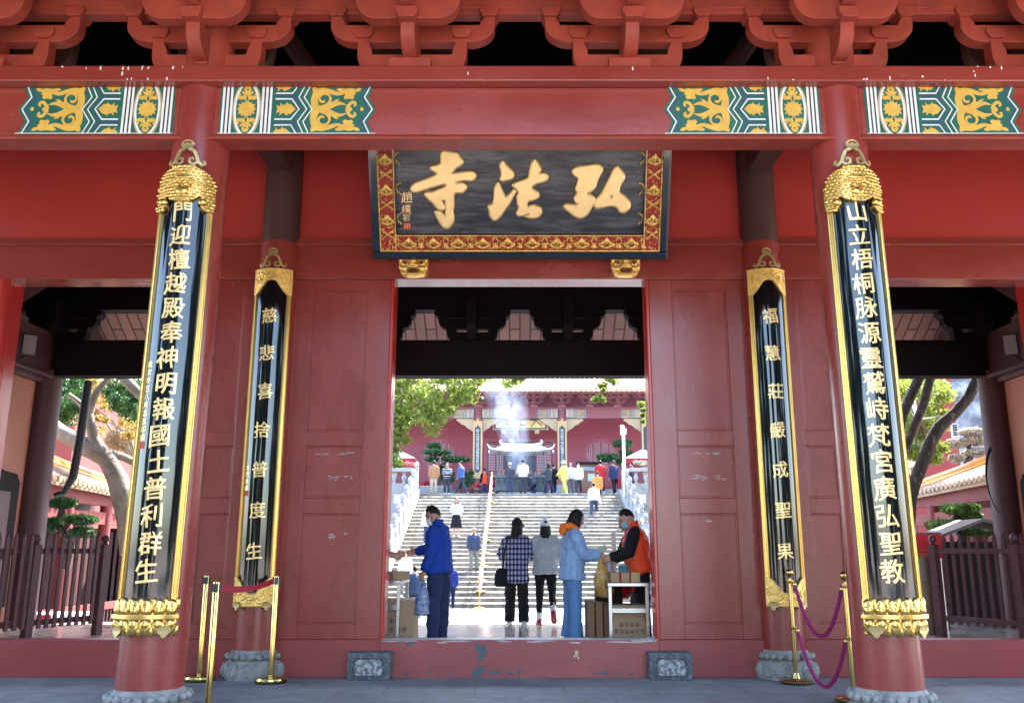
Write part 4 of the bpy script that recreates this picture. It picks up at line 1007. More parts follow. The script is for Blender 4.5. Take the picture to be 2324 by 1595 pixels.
# --- picket barriers behind the side openings
def barrier(p0, p1, label, n, posts, ext):
    t = thing('picket_barrier', label, 'barrier', (*p0, ZIN), 'dark red picket barriers in the side openings')
    P0b, P1b = Vector((*p0, 0)), Vector((*p1, 0)); d = (P1b - P0b).normalized(); nrm = Vector((-d.y, d.x, 0)); L = (P1b - P0b).length
    def obox(m, a0, a1, w, z0, z1, off=0.0):
        q = MB(); q.box(a0, a1, -w, w, z0, z1); m.merge(q, lambda p: P0b + d * p.x + nrm * (p.y + off) + Vector((0, 0, p.z)))
    for z in (ZIN + 0.20, ZIN + 1.10):
        m = MB(); obox(m, 0, L, 0.022, z, z + 0.07); m.build('rail', DKRED, t, smooth=0, bevel=0.004)
    for a in posts:
        m = MB(); obox(m, a - 0.05, a + 0.05, 0.05, ZIN, ZIN + 1.22); q = P0b + d * a; m.lathe([(0.03, 1.22), (0.045, 1.235), (0.03, 1.25)], (q.x, q.y, ZIN), 12); m.ball((q.x, q.y, ZIN + 1.30), 0.055, 14, 8); m.build('post', DKRED, t, smooth=40)
    for k in range(n):
        a = (k + 0.5) * L / n
        if min(abs(a - b) for b in posts) < 0.06: continue
        m = MB(); prof = [(a - 0.024, ZIN + 0.16), (a + 0.024, ZIN + 0.16), (a + 0.024, ZIN + 1.30), (a, ZIN + 1.37), (a - 0.024, ZIN + 1.30)]
        m.prism(prof, 'y', -0.013, 0.013); m.xf(lambda p: P0b + d * p.x + nrm * (p.y - 0.036) + Vector((0, 0, p.z))); m.build('picket', DKRED, t, smooth=0)
barrier((-6.62, 11.10), (-5.86, 12.75), 'dark red picket barrier in the left side opening', 16, (0.72, 1.79), 0)
barrier((6.72, 11.10), (5.78, 12.65), 'dark red picket barrier in the right side opening', 15, (0.62, 1.78), 0)

# --- floodlights on the end beams
LAMPM = mat('grey_lamp_housing', (0.30, 0.29, 0.28), 0.5)
for s, lb in ((-1, 'small grey floodlight high in the dark left side opening'), (1, 'small grey floodlight high in the dark right side opening')):
    t = thing('floodlight', lb, 'floodlight', (s * 7.5, 13.0, 4.4), 'floodlights on the end beams')
    M = Matrix.Rotation(s * R(-35), 3, 'Z') @ Matrix.Rotation(R(12), 3, 'X')
    m = MB(); m.box(-0.10, 0.10, -0.06, 0.06, -0.16, 0.16); m.xf(lambda p: M @ p + Vector((s * 7.46, 13.0, 4.48))); m.build('housing', RUB, t, smooth=0, bevel=0.01)
    m = MB(); m.box(-0.085, 0.085, -0.068, -0.06, -0.145, 0.145); m.xf(lambda p: M @ p + Vector((s * 7.46, 13.0, 4.48))); m.build('glass', LAMPM, t, smooth=0)
    m = MB(); m.tube([(s * 7.46, 13.0, 4.33), (s * 7.6, 13.0, 4.24)], 0.02, 6); m.build('bracket', RUB, t)
# ================================================================== 4. COURTYARD, STAIRS, TERRACE AND HALL
NS, Y0S, Y1S, SX = 28, 32.6, 45.0, 5.05
rise = (ZT - ZC) / NS; tread = (Y1S - Y0S) / (NS - 1)
STEPM2 = paving_mat('stair_stone_rows', (0.31, 0.28, 0.225), (0.12, 0.10, 0.085), 1.35, tread, 0.85, var=0.25, bump=0.3, offset=0.43, msize=0.012, dark=((0.13, 0.115, 0.095), 3.6, 0.47, 0.66), spec=0.2)
m = MB(); poly = [(0, -0.3)]
for k in range(NS):
    y = 0.2 + k * tread; poly += [(y, k * rise), (y, (k + 1) * rise - 0.055), (y - 0.03, (k + 1) * rise - 0.05), (y - 0.03, (k + 1) * rise - 0.034), (y + 0.03, (k + 1) * rise)]
poly += [(0.2 + (NS - 1) * tread + 0.6, NS * rise), (0.2 + (NS - 1) * tread + 0.6, -0.3)]
poly[0] = (0.2, -0.3)
m.prism(poly, 'x', -SX, SX)
st = m.build('stairs', STEPM2, smooth=0); st.location = (0, Y0S - 0.2, ZC); setting(st)
m = MB(); m.add([(-40, 45.2, ZT - 0.004), (40, 45.2, ZT - 0.004), (40, 62, ZT - 0.004), (-40, 62, ZT - 0.004)], [(0, 1, 2, 3)])
setting(m.build('terrace', COURT, smooth=0))

def zstair(y): return ZC + max(0, min(NS, math.floor((y - Y0S) / tread) + 1)) * rise
# --- stair balustrades
def balustrade(s, label):
    t = thing('stair_balustrade', label, 'balustrade', (s * 5.3, Y0S, ZC), 'white stone balustrades of the stairs')
    sl = (ZT - ZC) / (Y1S - Y0S); x0, x1 = sorted((s * 5.06, s * 5.55))
    m = MB(); m.prism([(Y0S - 0.3, ZC), (Y0S - 0.3, ZC + 0.25), (Y1S, ZT + 0.20), (45.2, ZT + 0.20), (45.2, ZC)], 'x', x0, x1); m.build('stringer', MARBLE, t, smooth=0, bevel=0.02)
    n = 10; xc = s * 5.28
    for k in range(n + 1):
        y = Y0S + (Y1S - Y0S) * k / n; z = ZC + 0.2 + sl * (y - Y0S)
        m = MB(); m.box(xc - 0.11, xc + 0.11, y - 0.11, y + 0.11, z - 0.05, z + 1.0)
        m.lathe([(0.08, 1.0), (0.10, 1.02), (0.12, 1.07), (0.075, 1.10), (0.11, 1.17), (0.12, 1.25), (0.08, 1.36), (0.02, 1.42)], (xc, y, z), 14)
        m.build('post', MARBLE, t, smooth=40)
        if k < n:
            y1 = Y0S + (Y1S - Y0S) * (k + 1) / n; z1_ = ZC + 0.2 + sl * (y1 - Y0S); a, c = y + 0.11, y1 - 0.11; za, zc_ = z + sl * 0.11, z1_ - sl * 0.11
            m = MB(); m.prism([(a, za), (c, zc_), (c, zc_ + 0.52), (a, za + 0.52)], 'x', xc - 0.05, xc + 0.05)
            m.prism([(a, za + 0.72), (c, zc_ + 0.72), (c, zc_ + 0.85), (a, za + 0.85)], 'x', xc - 0.075, xc + 0.075)
            for f in (0.2, 0.5, 0.8):
                yy = a + (c - a) * f; zz = za + (zc_ - za) * f; m.box(xc - 0.045, xc + 0.045, yy - 0.06, yy + 0.06, zz + 0.5, zz + 0.74)
            m.build('panel', MARBLE, t, smooth=0)
balustrade(-1, 'white stone stair balustrade with lotus posts, sunlit, left of the stairs')
balustrade(1, 'white stone stair balustrade with lotus posts, shaded side, right of the stairs')
# --- terrace retaining walls and baluster parapets
for s, nm in ((-1, 'left'), (1, 'right')):
    a, c = sorted((s * 5.56, s * 12.0)); m = MB(); m.box(a, c, 45.2, 45.7, ZC, 4.72)
    w = m.build('retaining_wall', WALLST, smooth=0); tag(w, 'grey rendered retaining wall below the %s terrace parapet' % nm, 'wall', 'retaining walls of the terrace')
    t = thing('terrace_parapet', 'stone parapet with vase balusters along the %s side of the terrace' % nm, 'parapet', (s * 7, 45.4, 4.7), 'parapets of the terrace')
    m = MB(); m.box(a, c, 45.22, 45.62, 5.32, 5.50); m.build('rail', MARBLE, t, smooth=0, bevel=0.015)
    for k in range(9):
        x = s * (5.95 + 0.5 * k)
        m = MB(); m.lathe([(0.10, 4.72), (0.10, 4.76), (0.06, 4.80), (0.12, 4.95), (0.13, 5.05), (0.06, 5.22), (0.10, 5.27), (0.10, 5.32)], (x, 45.42, 0), 12); m.build('baluster', MARBLE, t, smooth=50)
    m = MB(); m.box(*sorted((s * 6.05, s * 6.35)), 45.185, 45.198, 3.72, 4.15); m.box(*sorted((s * 6.0, s * 6.05)), 45.18, 45.198, 3.68, 4.2); m.box(*sorted((s * 6.35, s * 6.4)), 45.18, 45.198, 3.68, 4.2)
    m.build('wall_vent', [WHITE], w, smooth=0)

# --- rope line on the stairs
PINKT = mat('pink_white_ribbon', (0.75, 0.45, 0.48), 0.6, col2=(0.85, 0.82, 0.80), mask=(9, 0.48, 0.52), transl=0.3)
YELB = mat('yellow_brass_stand', (0.62, 0.42, 0.10), 0.4, metal=0.6)
qps = []
for k in range(11):
    y = 32.25 + k * 1.28; z = zstair(y) if k else ZC
    t = thing('queue_post', ['yellow brass ribbon stand at the foot of the stairs', 'second ribbon stand from the foot of the stairs'][k] if k < 2 else 'ribbon stand on the stairs, %s stand from the foot of the pink ribbon' % ('second second third fourth fifth sixth seventh eighth ninth tenth topmost'.split()[k]), 'ribbon stand', (-1.44, y, z), 'ribbon stands up the middle of the stairs')
    m = MB(); m.lathe([(0.19, 0), (0.19, 0.03), (0.05, 0.06)], (-1.44, y, z), 18); m.build('base', YELB, t)
    m = MB(); m.lathe([(0.025, 0.06), (0.025, 0.98)], (-1.44, y, z), 10); m.ball((-1.44, y, z + 1.02), 0.05, 10, 6); m.build('pole', YELB, t)
    qps.append((y, z))
m = MB()
for k in range(10):
    (y, z), (y1, z1_) = qps[k], qps[k + 1]
    for h in (0.55, 0.92):
        rg = []
        for q in range(7):
            f = q / 6; yy = y + (y1 - y) * f; zz = z + (z1_ - z) * f + h - 0.12 * 4 * f * (1 - f) * 0.6
            x = -1.44 + 0.03 * math.sin(q * 2 + k)
            rg.append([(x - 0.03, yy, zz - 0.03), (x + 0.03, yy, zz - 0.03), (x + 0.03, yy, zz + 0.03), (x - 0.03, yy, zz + 0.03)])
        m.rings(rg)
tag(m.build('ribbon_rope', PINKT, smooth=30), 'pink and white ribbon running up the middle of the stairs between the stands', 'ribbon')

# ------------------------------------------------------------------ the hall
HBRK = mat('hall_bracket_paint', (0.44, 0.15, 0.155), 0.6)
hall = thing('main_hall', 'red hall above the stairs with a pale tiled roof and painted beam', 'temple hall', (0, 52, ZH))
HRED = mat('hall_red_wall', (0.23, 0.034, 0.044), 0.7, var=0.08, vscale=0.8)
HTRIM = mat('hall_red_trim', (0.27, 0.065, 0.075), 0.55, var=0.08, vscale=2)
m = MB(); m.box(-13, 13, 50.6, 58, ZT, ZH); m.build('plinth', WALLST, hall, smooth=0)
m = MB(); m.box(-13, 13, 54.5, 54.9, ZH, 11.0); hw = m.build('wall', HRED, hall, smooth=0)
HC = [-12.43, -7.46, -2.49, 2.49, 7.46, 12.43]
for x in HC:
    m = MB(); m.lathe([(0.30, ZH + 0.3), (0.29, 9.6)], (x, 52, 0), 28); o = m.build('column', HTRIM, hall)
    m = MB(); m.lathe([(0.52, ZH), (0.54, ZH + 0.1), (0.46, ZH + 0.22), (0.36, ZH + 0.32)], (x, 52, 0), 28); m.build('column_base', STONE, o, smooth=50)
hb0, hb1 = 9.03, 9.56
m = MB(); m.box(-13, 13, 51.82, 52.18, hb0, hb1); m.box(-13, 13, 51.76, 52.24, hb1, hb1 + 0.14); hbm = m.build('tie_beam', HTRIM, hall, smooth=0)
HB = [mat('hall_grey_green', (0.20, 0.26, 0.25), 0.6), WHITE, mat('hall_grey_blue', (0.12, 0.20, 0.26), 0.6), mat('hall_tan_gold', (0.62, 0.40, 0.16), 0.6), mat('hall_slate', (0.10, 0.13, 0.17), 0.6), mat('hall_buff', (0.55, 0.42, 0.25), 0.6)]
for x in HC[1:5]:
    for sg in (-1, 1):
        xa = x + sg * 0.25; xb = xa + sg * 1.22
        if abs((xa + xb) / 2) < 9.2: band(hbm, min(xa, xb), max(xa, xb), hb0 + 0.02, hb1 - 0.01, 51.82, mirror=(sg > 0), mats=HB, step=0.004)
        m = MB(); a = [(0, 0), (1.0, 0), (1.02, -0.12), (0.85, -0.20), (0.72, -0.34), (0.52, -0.40), (0.38, -0.56), (0.18, -0.66), (0, -0.80)]
        m.prism([(x + sg * (0.27 + p), hb0 - 0.002 + q) for p, q in a], 'y', 51.93, 52.07); m.build('corner_brace', HB[5], hall, smooth=0)
for k in range(-6, 7):
    x = k * 1.243 if True else 0
    x = k * 4.973 / 3.5
    x = (k) * 1.6577 + 0.83
    m = MB(); z = hb1 + 0.14
    m.box(x - 0.22, x + 0.22, 51.7, 52.2, z, z + 0.13); m.box(x - 0.07, x + 0.07, 51.2, 52.2, z + 0.13, z + 0.9)
    for (w, dz, yy) in ((0.42, 0.22, 51.9), (0.62, 0.50, 51.85), (0.42, 0.5, 51.45), (0.6, 0.78, 51.4)):
        m.box(x - w, x + w, yy - 0.06, yy + 0.06, z + dz, z + dz + 0.13)
        for s in (-1, 1): m.box(x + s * w - 0.10, x + s * w + 0.10, yy - 0.10, yy + 0.10, z + dz + 0.10, z + dz + 0.24)
    m.build('bracket_set', HBRK, hall, smooth=0)
m = MB(); m.box(-13, 13, 52.0, 52.2, hb1 + 0.14, 11.6); m.build('bracket_board', HRED, hall, smooth=0)
m = MB(); m.add([(-13, 49.62, 10.22), (13, 49.62, 10.22), (13, 52.2, 11.35), (-13, 52.2, 11.35)], [(0, 1, 2, 3)]); m.build('soffit', HRED, hall, smooth=0)
m = MB()
for k in range(-37, 38):
    x = k * 0.30; q = MB(); q.box(x - 0.055, x + 0.055, 49.68, 51.8, -0.14, -0.02)
    m.merge(q, lambda p: Vector((p.x, p.y, 10.24 + (p.y - 49.62) * 0.44 + p.z)))
m.build('rafter', mat('pale_red_rafter_ends', (0.42, 0.17, 0.16), 0.6), hall, smooth=0)
m = MB(); m.box(-13, 13, 49.55, 49.62, 10.12, 10.30); m.build('eave_board', HTRIM, hall, smooth=0)
m = MB()
ye, ze = 49.35, 10.32
def rz(t): return ze + 0.50 * t + 0.035 * t * t
ty = np.linspace(0, 6.5, 9)
m.rings([[(-13, ye + t, rz(t)), (13, ye + t, rz(t)), (13, ye + t, rz(t) - 0.1), (-13, ye + t, rz(t) - 0.1)] for t in ty])
for k in range(-40, 41):
    x = k * 0.29
    m.tube([(x, ye + t - 0.02, rz(t) + 0.02) for t in ty], 0.085, 8)
for k in range(-40, 41):
    x = (k + 0.5) * 0.29; m.prism([(x - 0.10, ze + 0.02), (x + 0.10, ze + 0.02), (x + 0.07, ze - 0.09), (x, ze - 0.15), (x - 0.07, ze - 0.09)], 'y', ye - 0.03, ye)
hr = m.build('roof', TILE, hall, smooth=30)
# doors, lattice windows and plaque of the hall
HDARK = mat('hall_interior_shade', (0.03, 0.03, 0.045), 0.6)
LATT = mat('hall_lattice', (0.20, 0.05, 0.055), 0.6)
m = MB(); m.box(-2.2, 2.2, 54.44, 54.5, 7.95, 8.12); m.box(-2.2, -2.02, 54.44, 54.5, ZH, 7.95); m.box(2.02, 2.2, 54.44, 54.5, ZH, 7.95); m.build('door_frame', HTRIM, hall, smooth=0)
m = MB(); m.box(-2.02, 2.02, 54.49, 54.50, ZH, 7.95); m.build('doorway_shade', HDARK, hall, smooth=0)  # flat dark panel painted as the shade inside the doorway
for s in (-1, 1):
    for q in range(2):
        x0 = s * (1.0 + 0.5 * q); m = MB(); a, c = sorted((x0, x0 + s * 0.48))
        m.box(a, c, 54.465, 54.485, ZH, 7.9); d = m.build('door_leaf', LATT, hall, smooth=0)
        m = MB()
        for i in range(4):
            for j in range(10): m.lathe([(0.035, 0), (0.035, 0.006)], (0, 0, 0), 6) if False else m.box(a + 0.05 + i * 0.1, a + 0.11 + i * 0.1, 54.455, 54.464, 6.2 + j * 0.16, 6.30 + j * 0.16)
        m.build('lattice', mat('pale_lattice_light', (0.42, 0.33, 0.36), 0.6), d, smooth=0)
for s in (-1, 1):
    def oc(r): return [(s * 5.03 + r * math.cos(math.pi / 8 + k * math.pi / 4), 7.10 + r * 1.06 * math.sin(math.pi / 8 + k * math.pi / 4)) for k in range(8)]
    m = MB(); m.prism(oc(1.03), 'y', 54.44, 54.5); w = m.build('octagon_window', HTRIM, hall, smooth=0)
    m = MB(); m.prism(oc(0.93), 'y', 54.425, 54.438); m.build('window_field', LATT, w, smooth=0)
    m = MB(); m.prism(oc(0.90), 'y', 54.423, 54.4245)
    for i in range(-7, 8):
        for j in range(-7, 8):
            x, z = i * 0.12, j * 0.12
            if math.hypot(x, z) < 0.85 and (i % 4 != 0): m.prism([(s * 5.03 + x + 0.036 * math.cos(a + 0.5 * (i + j)), 7.10 + z + 0.036 * math.sin(a + 0.5 * (i + j))) for a in np.linspace(0, 2 * math.pi, 6)[:-1]], 'y', 54.41, 54.422)
    m.m[:10] = [1] * 10; m.build('lattice', [mat('pale_lattice_light', (0.42, 0.33, 0.36), 0.6), LATT], w, smooth=0)
hp = thing('hall_plaque', 'gold plaque with dark characters hanging under the painted beam of the hall', 'plaque', (0, 52.3, 8.4))
m = MB(); m.box(-1.62, 1.68, 52.22, 52.30, 8.38, 9.7); m.build('frame', INKP, hp, smooth=0)
m = MB(); m.box(-1.45, 1.51, 52.20, 52.215, 8.52, 9.6); m.build('board', mat('hall_plaque_gold', (0.62, 0.40, 0.13), 0.45, metal=0.5, var=0.35, vscale=3, bump=0.6, bscale=6), hp, smooth=0)
m = MB()
for k in range(40):
    x = -1.60 + 3.26 * k / 39; m.ball((x, 52.21, 8.42), (0.05, 0.02, 0.03), 6, 4)
for k in range(14):
    for x in (-1.58, 1.64): m.ball((x, 52.21, 8.46 + 0.09 * k), (0.03, 0.02, 0.045), 6, 4)
m.build('beaded_rim', HB[5], hp, smooth=60)
for ch, x in (('殿', -0.95), ('王', 0.0), ('天', 0.95)):
    m = MB(); v, f = glyph(ch, 0.02, 0.02, 0.0); m.add([(x + p[0] * 0.8, 52.195 - p[2] * 0.3, 8.98 + p[1] * 0.8) for p in v], f); m.build('character', INKP, hp, smooth=0)
for x in (-0.98, 1.02):
    m = MB(); m.box(x - 0.13, x + 0.13, 52.1, 52.3, 8.17, 8.37); m.ball((x, 52.1, 8.27), (0.11, 0.06, 0.09), 8, 6); m.build('support', HB[3], hp, smooth=50)
for i, (x, txt) in enumerate(((-2.49, '容人容地容苦海無邊波青回頭'), (2.49, '笑古笑今笑紅塵萬丈大雄深處'), (-7.46, ''), (7.46, ''))):
    t = thing('hall_couplet', ['gold framed black couplet on the hall column left of the incense burner', 'gold framed black couplet on the hall column right of the incense burner', 'couplet on the far left hall column, mostly behind leaves', 'couplet at the far right edge of the hall, cut by the gate jamb'][i], 'couplet board', (x, 51.6, 5.48), 'couplets of the hall')
    m = MB(); m.box(x - 0.27, x + 0.27, 51.62, 51.70, 5.48, 8.85); m.box(x - 0.06, x + 0.06, 51.64, 51.68, 8.85, 9.0); m.build('board', HB[3], t, smooth=0)
    m = MB(); m.prism([(x - 0.17, 5.95), (x - 0.08, 5.85), (x, 5.78), (x + 0.08, 5.85), (x + 0.17, 5.95), (x + 0.17, 8.42), (x + 0.08, 8.5), (x, 8.6), (x - 0.08, 8.5), (x - 0.17, 8.42)], 'y', 51.605, 51.615); m.build('field', INKP, t, smooth=0)
    m = MB()
    for k, ch in enumerate(txt):
        v, f = glyph(ch, 0.015, 0.02, 0.0); m.add([(x + p[0] * 0.215, 51.60 - p[2] * 0.1, 8.28 - k * 0.185 + p[1] * 0.19) for p in v], f)
    if txt: m.build('inscription', WHITE, t, smooth=0)

# ------------------------------------------------------------------ incense burner with its little roof
BRZ = mat('green_grey_bronze', (0.11, 0.13, 0.125), 0.45, metal=0.6, var=0.3, vscale=5, bump=0.3, bscale=20)
PALET = mat('pale_burner_roof', (0.55, 0.57, 0.58), 0.5, var=0.15, vscale=6)
bu = thing('incense_burner', 'bronze incense trough under a small curved white roof at the top of the stairs', 'incense burner', (0.05, 47.5, ZT))
bx, by = 0.06, 47.5
m = MB(); m.box(bx - 1.5, bx + 1.5, by - 0.5, by + 0.5, ZT + 0.28, ZT + 0.42); m.box(bx - 1.38, bx + 1.38, by - 0.42, by + 0.42, ZT + 0.42, ZT + 0.95); m.box(bx - 1.5, bx + 1.5, by - 0.52, by + 0.52, ZT + 0.95, ZT + 1.1)
for k in range(9):
    for e in (-1, 1): m.tube([(bx - 1.2 + k * 0.3 + 0.1 * math.cos(a) * (1 - a / 14), by - 0.43, ZT + 0.69 + e * 0.06 + 0.1 * math.sin(a) * (1 - a / 14)) for a in np.linspace(0, 9, 14)], 0.022, 5)
m.build('trough', BRZ, bu, smooth=40)
for sx in (-1, 1):
    for sy in (-1, 1):
        m = MB(); m.tube([(bx + sx * 1.3, by + sy * 0.35, ZT + 0.3), (bx + sx * 1.42, by + sy * 0.42, ZT + 0.15), (bx + sx * 1.5, by + sy * 0.48, ZT)], [0.12, 0.09, 0.11], 10); m.build('leg', BRZ, bu)
        m = MB(); m.lathe([(0.045, ZT + 1.1), (0.045, 6.55)], (bx + sx * 1.22, by + sy * 0.36, 0), 10); m.build('post', BRZ, bu)
m = MB(); hwid, hd = 1.62, 0.85
def ro(fx, t):      # fx -1..1 along, t 0 eave .. 1 ridge
    up_ = 0.16 * abs(fx) ** 3 * (1 - t)
    return 6.50 + 0.40 * t ** 1.35 + up_
for sy in (-1, 1):
    rg = []
    for t in np.linspace(0, 1, 6):
        rg.append([(bx + fx * (hwid * (1 - t) + 1.05 * t), by + sy * hd * (1 - t), ro(fx, t)) for fx in np.linspace(-1, 1, 13)])
    m.rings(rg, cap=False, close=False)
    rg = [[(q[0], q[1], q[2] - 0.06) for q in r] for r in rg]; m.rings(rg, cap=False, close=False)
    for k in range(-7, 8):
        m.tube([(bx + k / 7.5 * (hwid * (1 - t) + 1.05 * t), by + sy * hd * (1 - t), ro(k / 7.5, t) + 0.02) for t in np.linspace(0, 1, 6)], 0.045, 6)
m.tube([(bx + fx * 1.1, by, 6.93 + 0.10 * abs(fx) ** 3) for fx in np.linspace(-1, 1, 9)], 0.07, 8)
m.build('roof', PALET, bu, smooth=40)
for s in (-1, 1):
    m = MB(); m.tube([(bx + s * 1.05, by, 6.98), (bx + s * 1.16, by, 7.12), (bx + s * 1.10, by, 7.22), (bx + s * 1.02, by, 7.16)], [0.06, 0.05, 0.04, 0.02], 8); m.build('ridge_ornament', PALET, bu)
    m = MB(); m.tube([(bx + s * 1.50, by - hd * 0.95, 6.62), (bx + s * 1.70, by - hd, 6.72), (bx + s * 1.80, by - hd, 6.92)], [0.06, 0.05, 0.015], 8); m.ball((bx + s * 1.70, by - hd, 6.50), (0.05, 0.05, 0.09), 8, 6); m.build('corner_ornament', PALET, bu)
m = MB()
for _ in range(60):
    x = bx + random.uniform(-1.2, 1.2); y = by + random.uniform(-0.3, 0.3); m.tube([(x, y, ZT + 1.05), (x + random.uniform(-.03, .03), y, ZT + 1.1 + random.uniform(0.15, 0.38))], 0.012, 5)
m.build('incense_stick', mat('pink_incense', (0.55, 0.25, 0.18), 0.7), bu)

# ------------------------------------------------------------------ incense smoke (real volumes over the burner)
def smoke_obj(name, x0, x1, y0, y1, z0, z1, kind, dens, label):
    m = MB(); m.box(x0, x1, y0, y1, z0, z1)
    sm = bpy.data.materials.new(name + '_volume'); sm.use_nodes = True; nt = sm.node_tree; N = nt.nodes; L = nt.links
    N.remove(N['Principled BSDF']); pv = N.new('ShaderNodeVolumePrincipled'); L.new(pv.outputs[0], N['Material Output'].inputs['Volume'])
    pv.inputs['Color'].default_value = (0.62, 0.76, 1.0, 1); pv.inputs['Anisotropy'].default_value = 0.0
    pv.inputs['Density'].default_value = dens
    if kind == 'plume':
        ge = N.new('ShaderNodeNewGeometry'); sp = N.new('ShaderNodeSeparateXYZ'); L.new(ge.outputs['Position'], sp.inputs[0])
        def M(op, a, b=None, c=None):
            n = N.new('ShaderNodeMath'); n.operation = op
            for i, q in enumerate((a, b, c)):
                if q is None: continue
                if isinstance(q, (int, float)): n.inputs[i].default_value = q
                else: L.new(q, n.inputs[i])
            return n.outputs[0]
        h = M('SUBTRACT', sp.outputs[2], 5.4)
        xc = M('MULTIPLY_ADD', h, -0.21, 0.08); wd = M('MULTIPLY_ADD', h, 0.16, 0.62)
        dx = M('DIVIDE', M('SUBTRACT', sp.outputs[0], xc), wd); dy = M('DIVIDE', M('SUBTRACT', sp.outputs[1], 46.3), 0.80)
        mask = M('MAXIMUM', M('SUBTRACT', 1.0, M('ADD', M('MULTIPLY', dx, dx), M('MULTIPLY', dy, dy))), 0.0)
        top = M('MINIMUM', M('MAXIMUM', M('MULTIPLY_ADD', h, -0.5, 2.65), 0.0), 1.0)
        n = N.new('ShaderNodeTexNoise'); n.inputs['Scale'].default_value = 1.25; n.inputs['Detail'].default_value = 6; n.inputs['Distortion'].default_value = 1.6
        mp = N.new('ShaderNodeMapping'); mp.inputs['Scale'].default_value = (1.3, 1, 0.65); L.new(ge.outputs['Position'], mp.inputs[0]); L.new(mp.outputs[0], n.inputs[0])
        nz = M('MAXIMUM', M('MULTIPLY_ADD', n.outputs[0], 4.6, -1.65), 0.0)
        L.new(M('MULTIPLY', M('MULTIPLY', M('MULTIPLY', mask, top), nz), dens), pv.inputs['Density'])
    o = m.build(name, sm, smooth=0); o['kind'] = 'stuff'; o['label'] = label; o['category'] = 'smoke'
    return o
smoke_obj('incense_smoke', -3.0, 2.0, 45.45, 47.2, 5.3, 10.75, 'plume', 0.46, 'bluish white incense smoke rising from the burner in front of the hall')
smoke_obj('thin_smoke', -9.0, 9.0, 48.6, 51.1, 4.85, 10.0, 'thin', 0.014, 'thin bluish incense haze hanging before the hall front')

# ------------------------------------------------------------------ lamp post, tents, board
t = thing('lamp_post', 'slim white lamp post with box head and camera right of the stairs', 'lamp post', (5.2, 44.0, 3.9))
m = MB(); m.lathe([(0.085, 3.5), (0.075, 7.05)], (5.2, 44.0, 0), 14); m.build('pole', WHITE, t)
m = MB(); m.box(5.06, 5.34, 43.86, 44.14, 7.05, 7.36); m.build('lamp_box', WHITE, t, smooth=0, bevel=0.02)
m = MB(); m.ball((5.14, 43.95, 7.46), (0.12, 0.10, 0.08), 12, 8); m.box(5.16, 5.24, 43.9, 44.1, 7.36, 7.42); m.build('camera', WHITE, t, smooth=50)
TENTR = mat('red_tent_cloth', (0.50, 0.03, 0.05), 0.7, transl=0.3)
for x, nm in ((-6.75, 'left'), (6.75, 'right')):
    t = thing('canopy_tent', 'red canopy tent with white top on the %s side of the terrace' % nm, 'tent', (x, 48.2, ZT), 'canopy tents on the terrace')
    m = MB(); m.rings([[(x - 1.1 * r, 47.7 - 0.5 * r + 0.5, z), (x + 1.1 * r, 47.7 - 0.5 * r + 0.5, z), (x + 1.1 * r, 49.3 - 0.6 * (1 - r), z), (x - 1.1 * r, 49.3 - 0.6 * (1 - r), z)] for r, z in ((1, 6.25), (0.55, 6.5), (0.1, 6.75))]); m.build('canopy', WHITE, t, smooth=0)
    m = MB(); m.box(x - 1.1, x + 1.1, 47.66, 47.69, 5.95, 6.25); m.build('valance', TENTR, t, smooth=0)
    for sx in (-1, 1):
        m = MB(); m.lathe([(0.03, ZT), (0.03, 6.25)], (x + sx * 1.05, 47.75, 0), 8); m.build('pole', WHITE, t)
WOODB = mat('orange_brown_wood', (0.26, 0.10, 0.045), 0.6, var=0.3, vscale=4, stretch=(1, 1, 5))
t = thing('notice_board', 'wooden notice board with pale panels beside the right hall column', 'notice board', (3.75, 50.2, ZT))
m = MB(); m.box(3.3, 4.35, 50.1, 50.25, ZT + 0.45, 6.15); m.build('board', WOODB, t, smooth=0)
m = MB(); m.box(3.2, 4.45, 50.0, 50.35, 6.15, 6.28); m.build('roof', DARK, t, smooth=0)
m = MB(); m.box(3.42, 4.22, 50.07, 50.095, 5.80, 5.98); m.box(3.85, 4.22, 50.07, 50.095, 5.2, 5.62); m.build('panel', mat('pale_green_panel', (0.45, 0.60, 0.58), 0.6), t, smooth=0)
m = MB(); v, f = glyph('香客須知', 0.0, 0.01, 0.0); m.add([(3.82 + p[0] * 0.17, 50.066 - p[2] * 0.1, 5.88 + p[1] * 0.17) for p in v], f); m.build('lettering', INKP, t, smooth=0)
m = MB(); m.box(3.25, 4.4, 50.05, 50.3, ZT, ZT + 0.45); m.build('base', HTRIM, t, smooth=0)

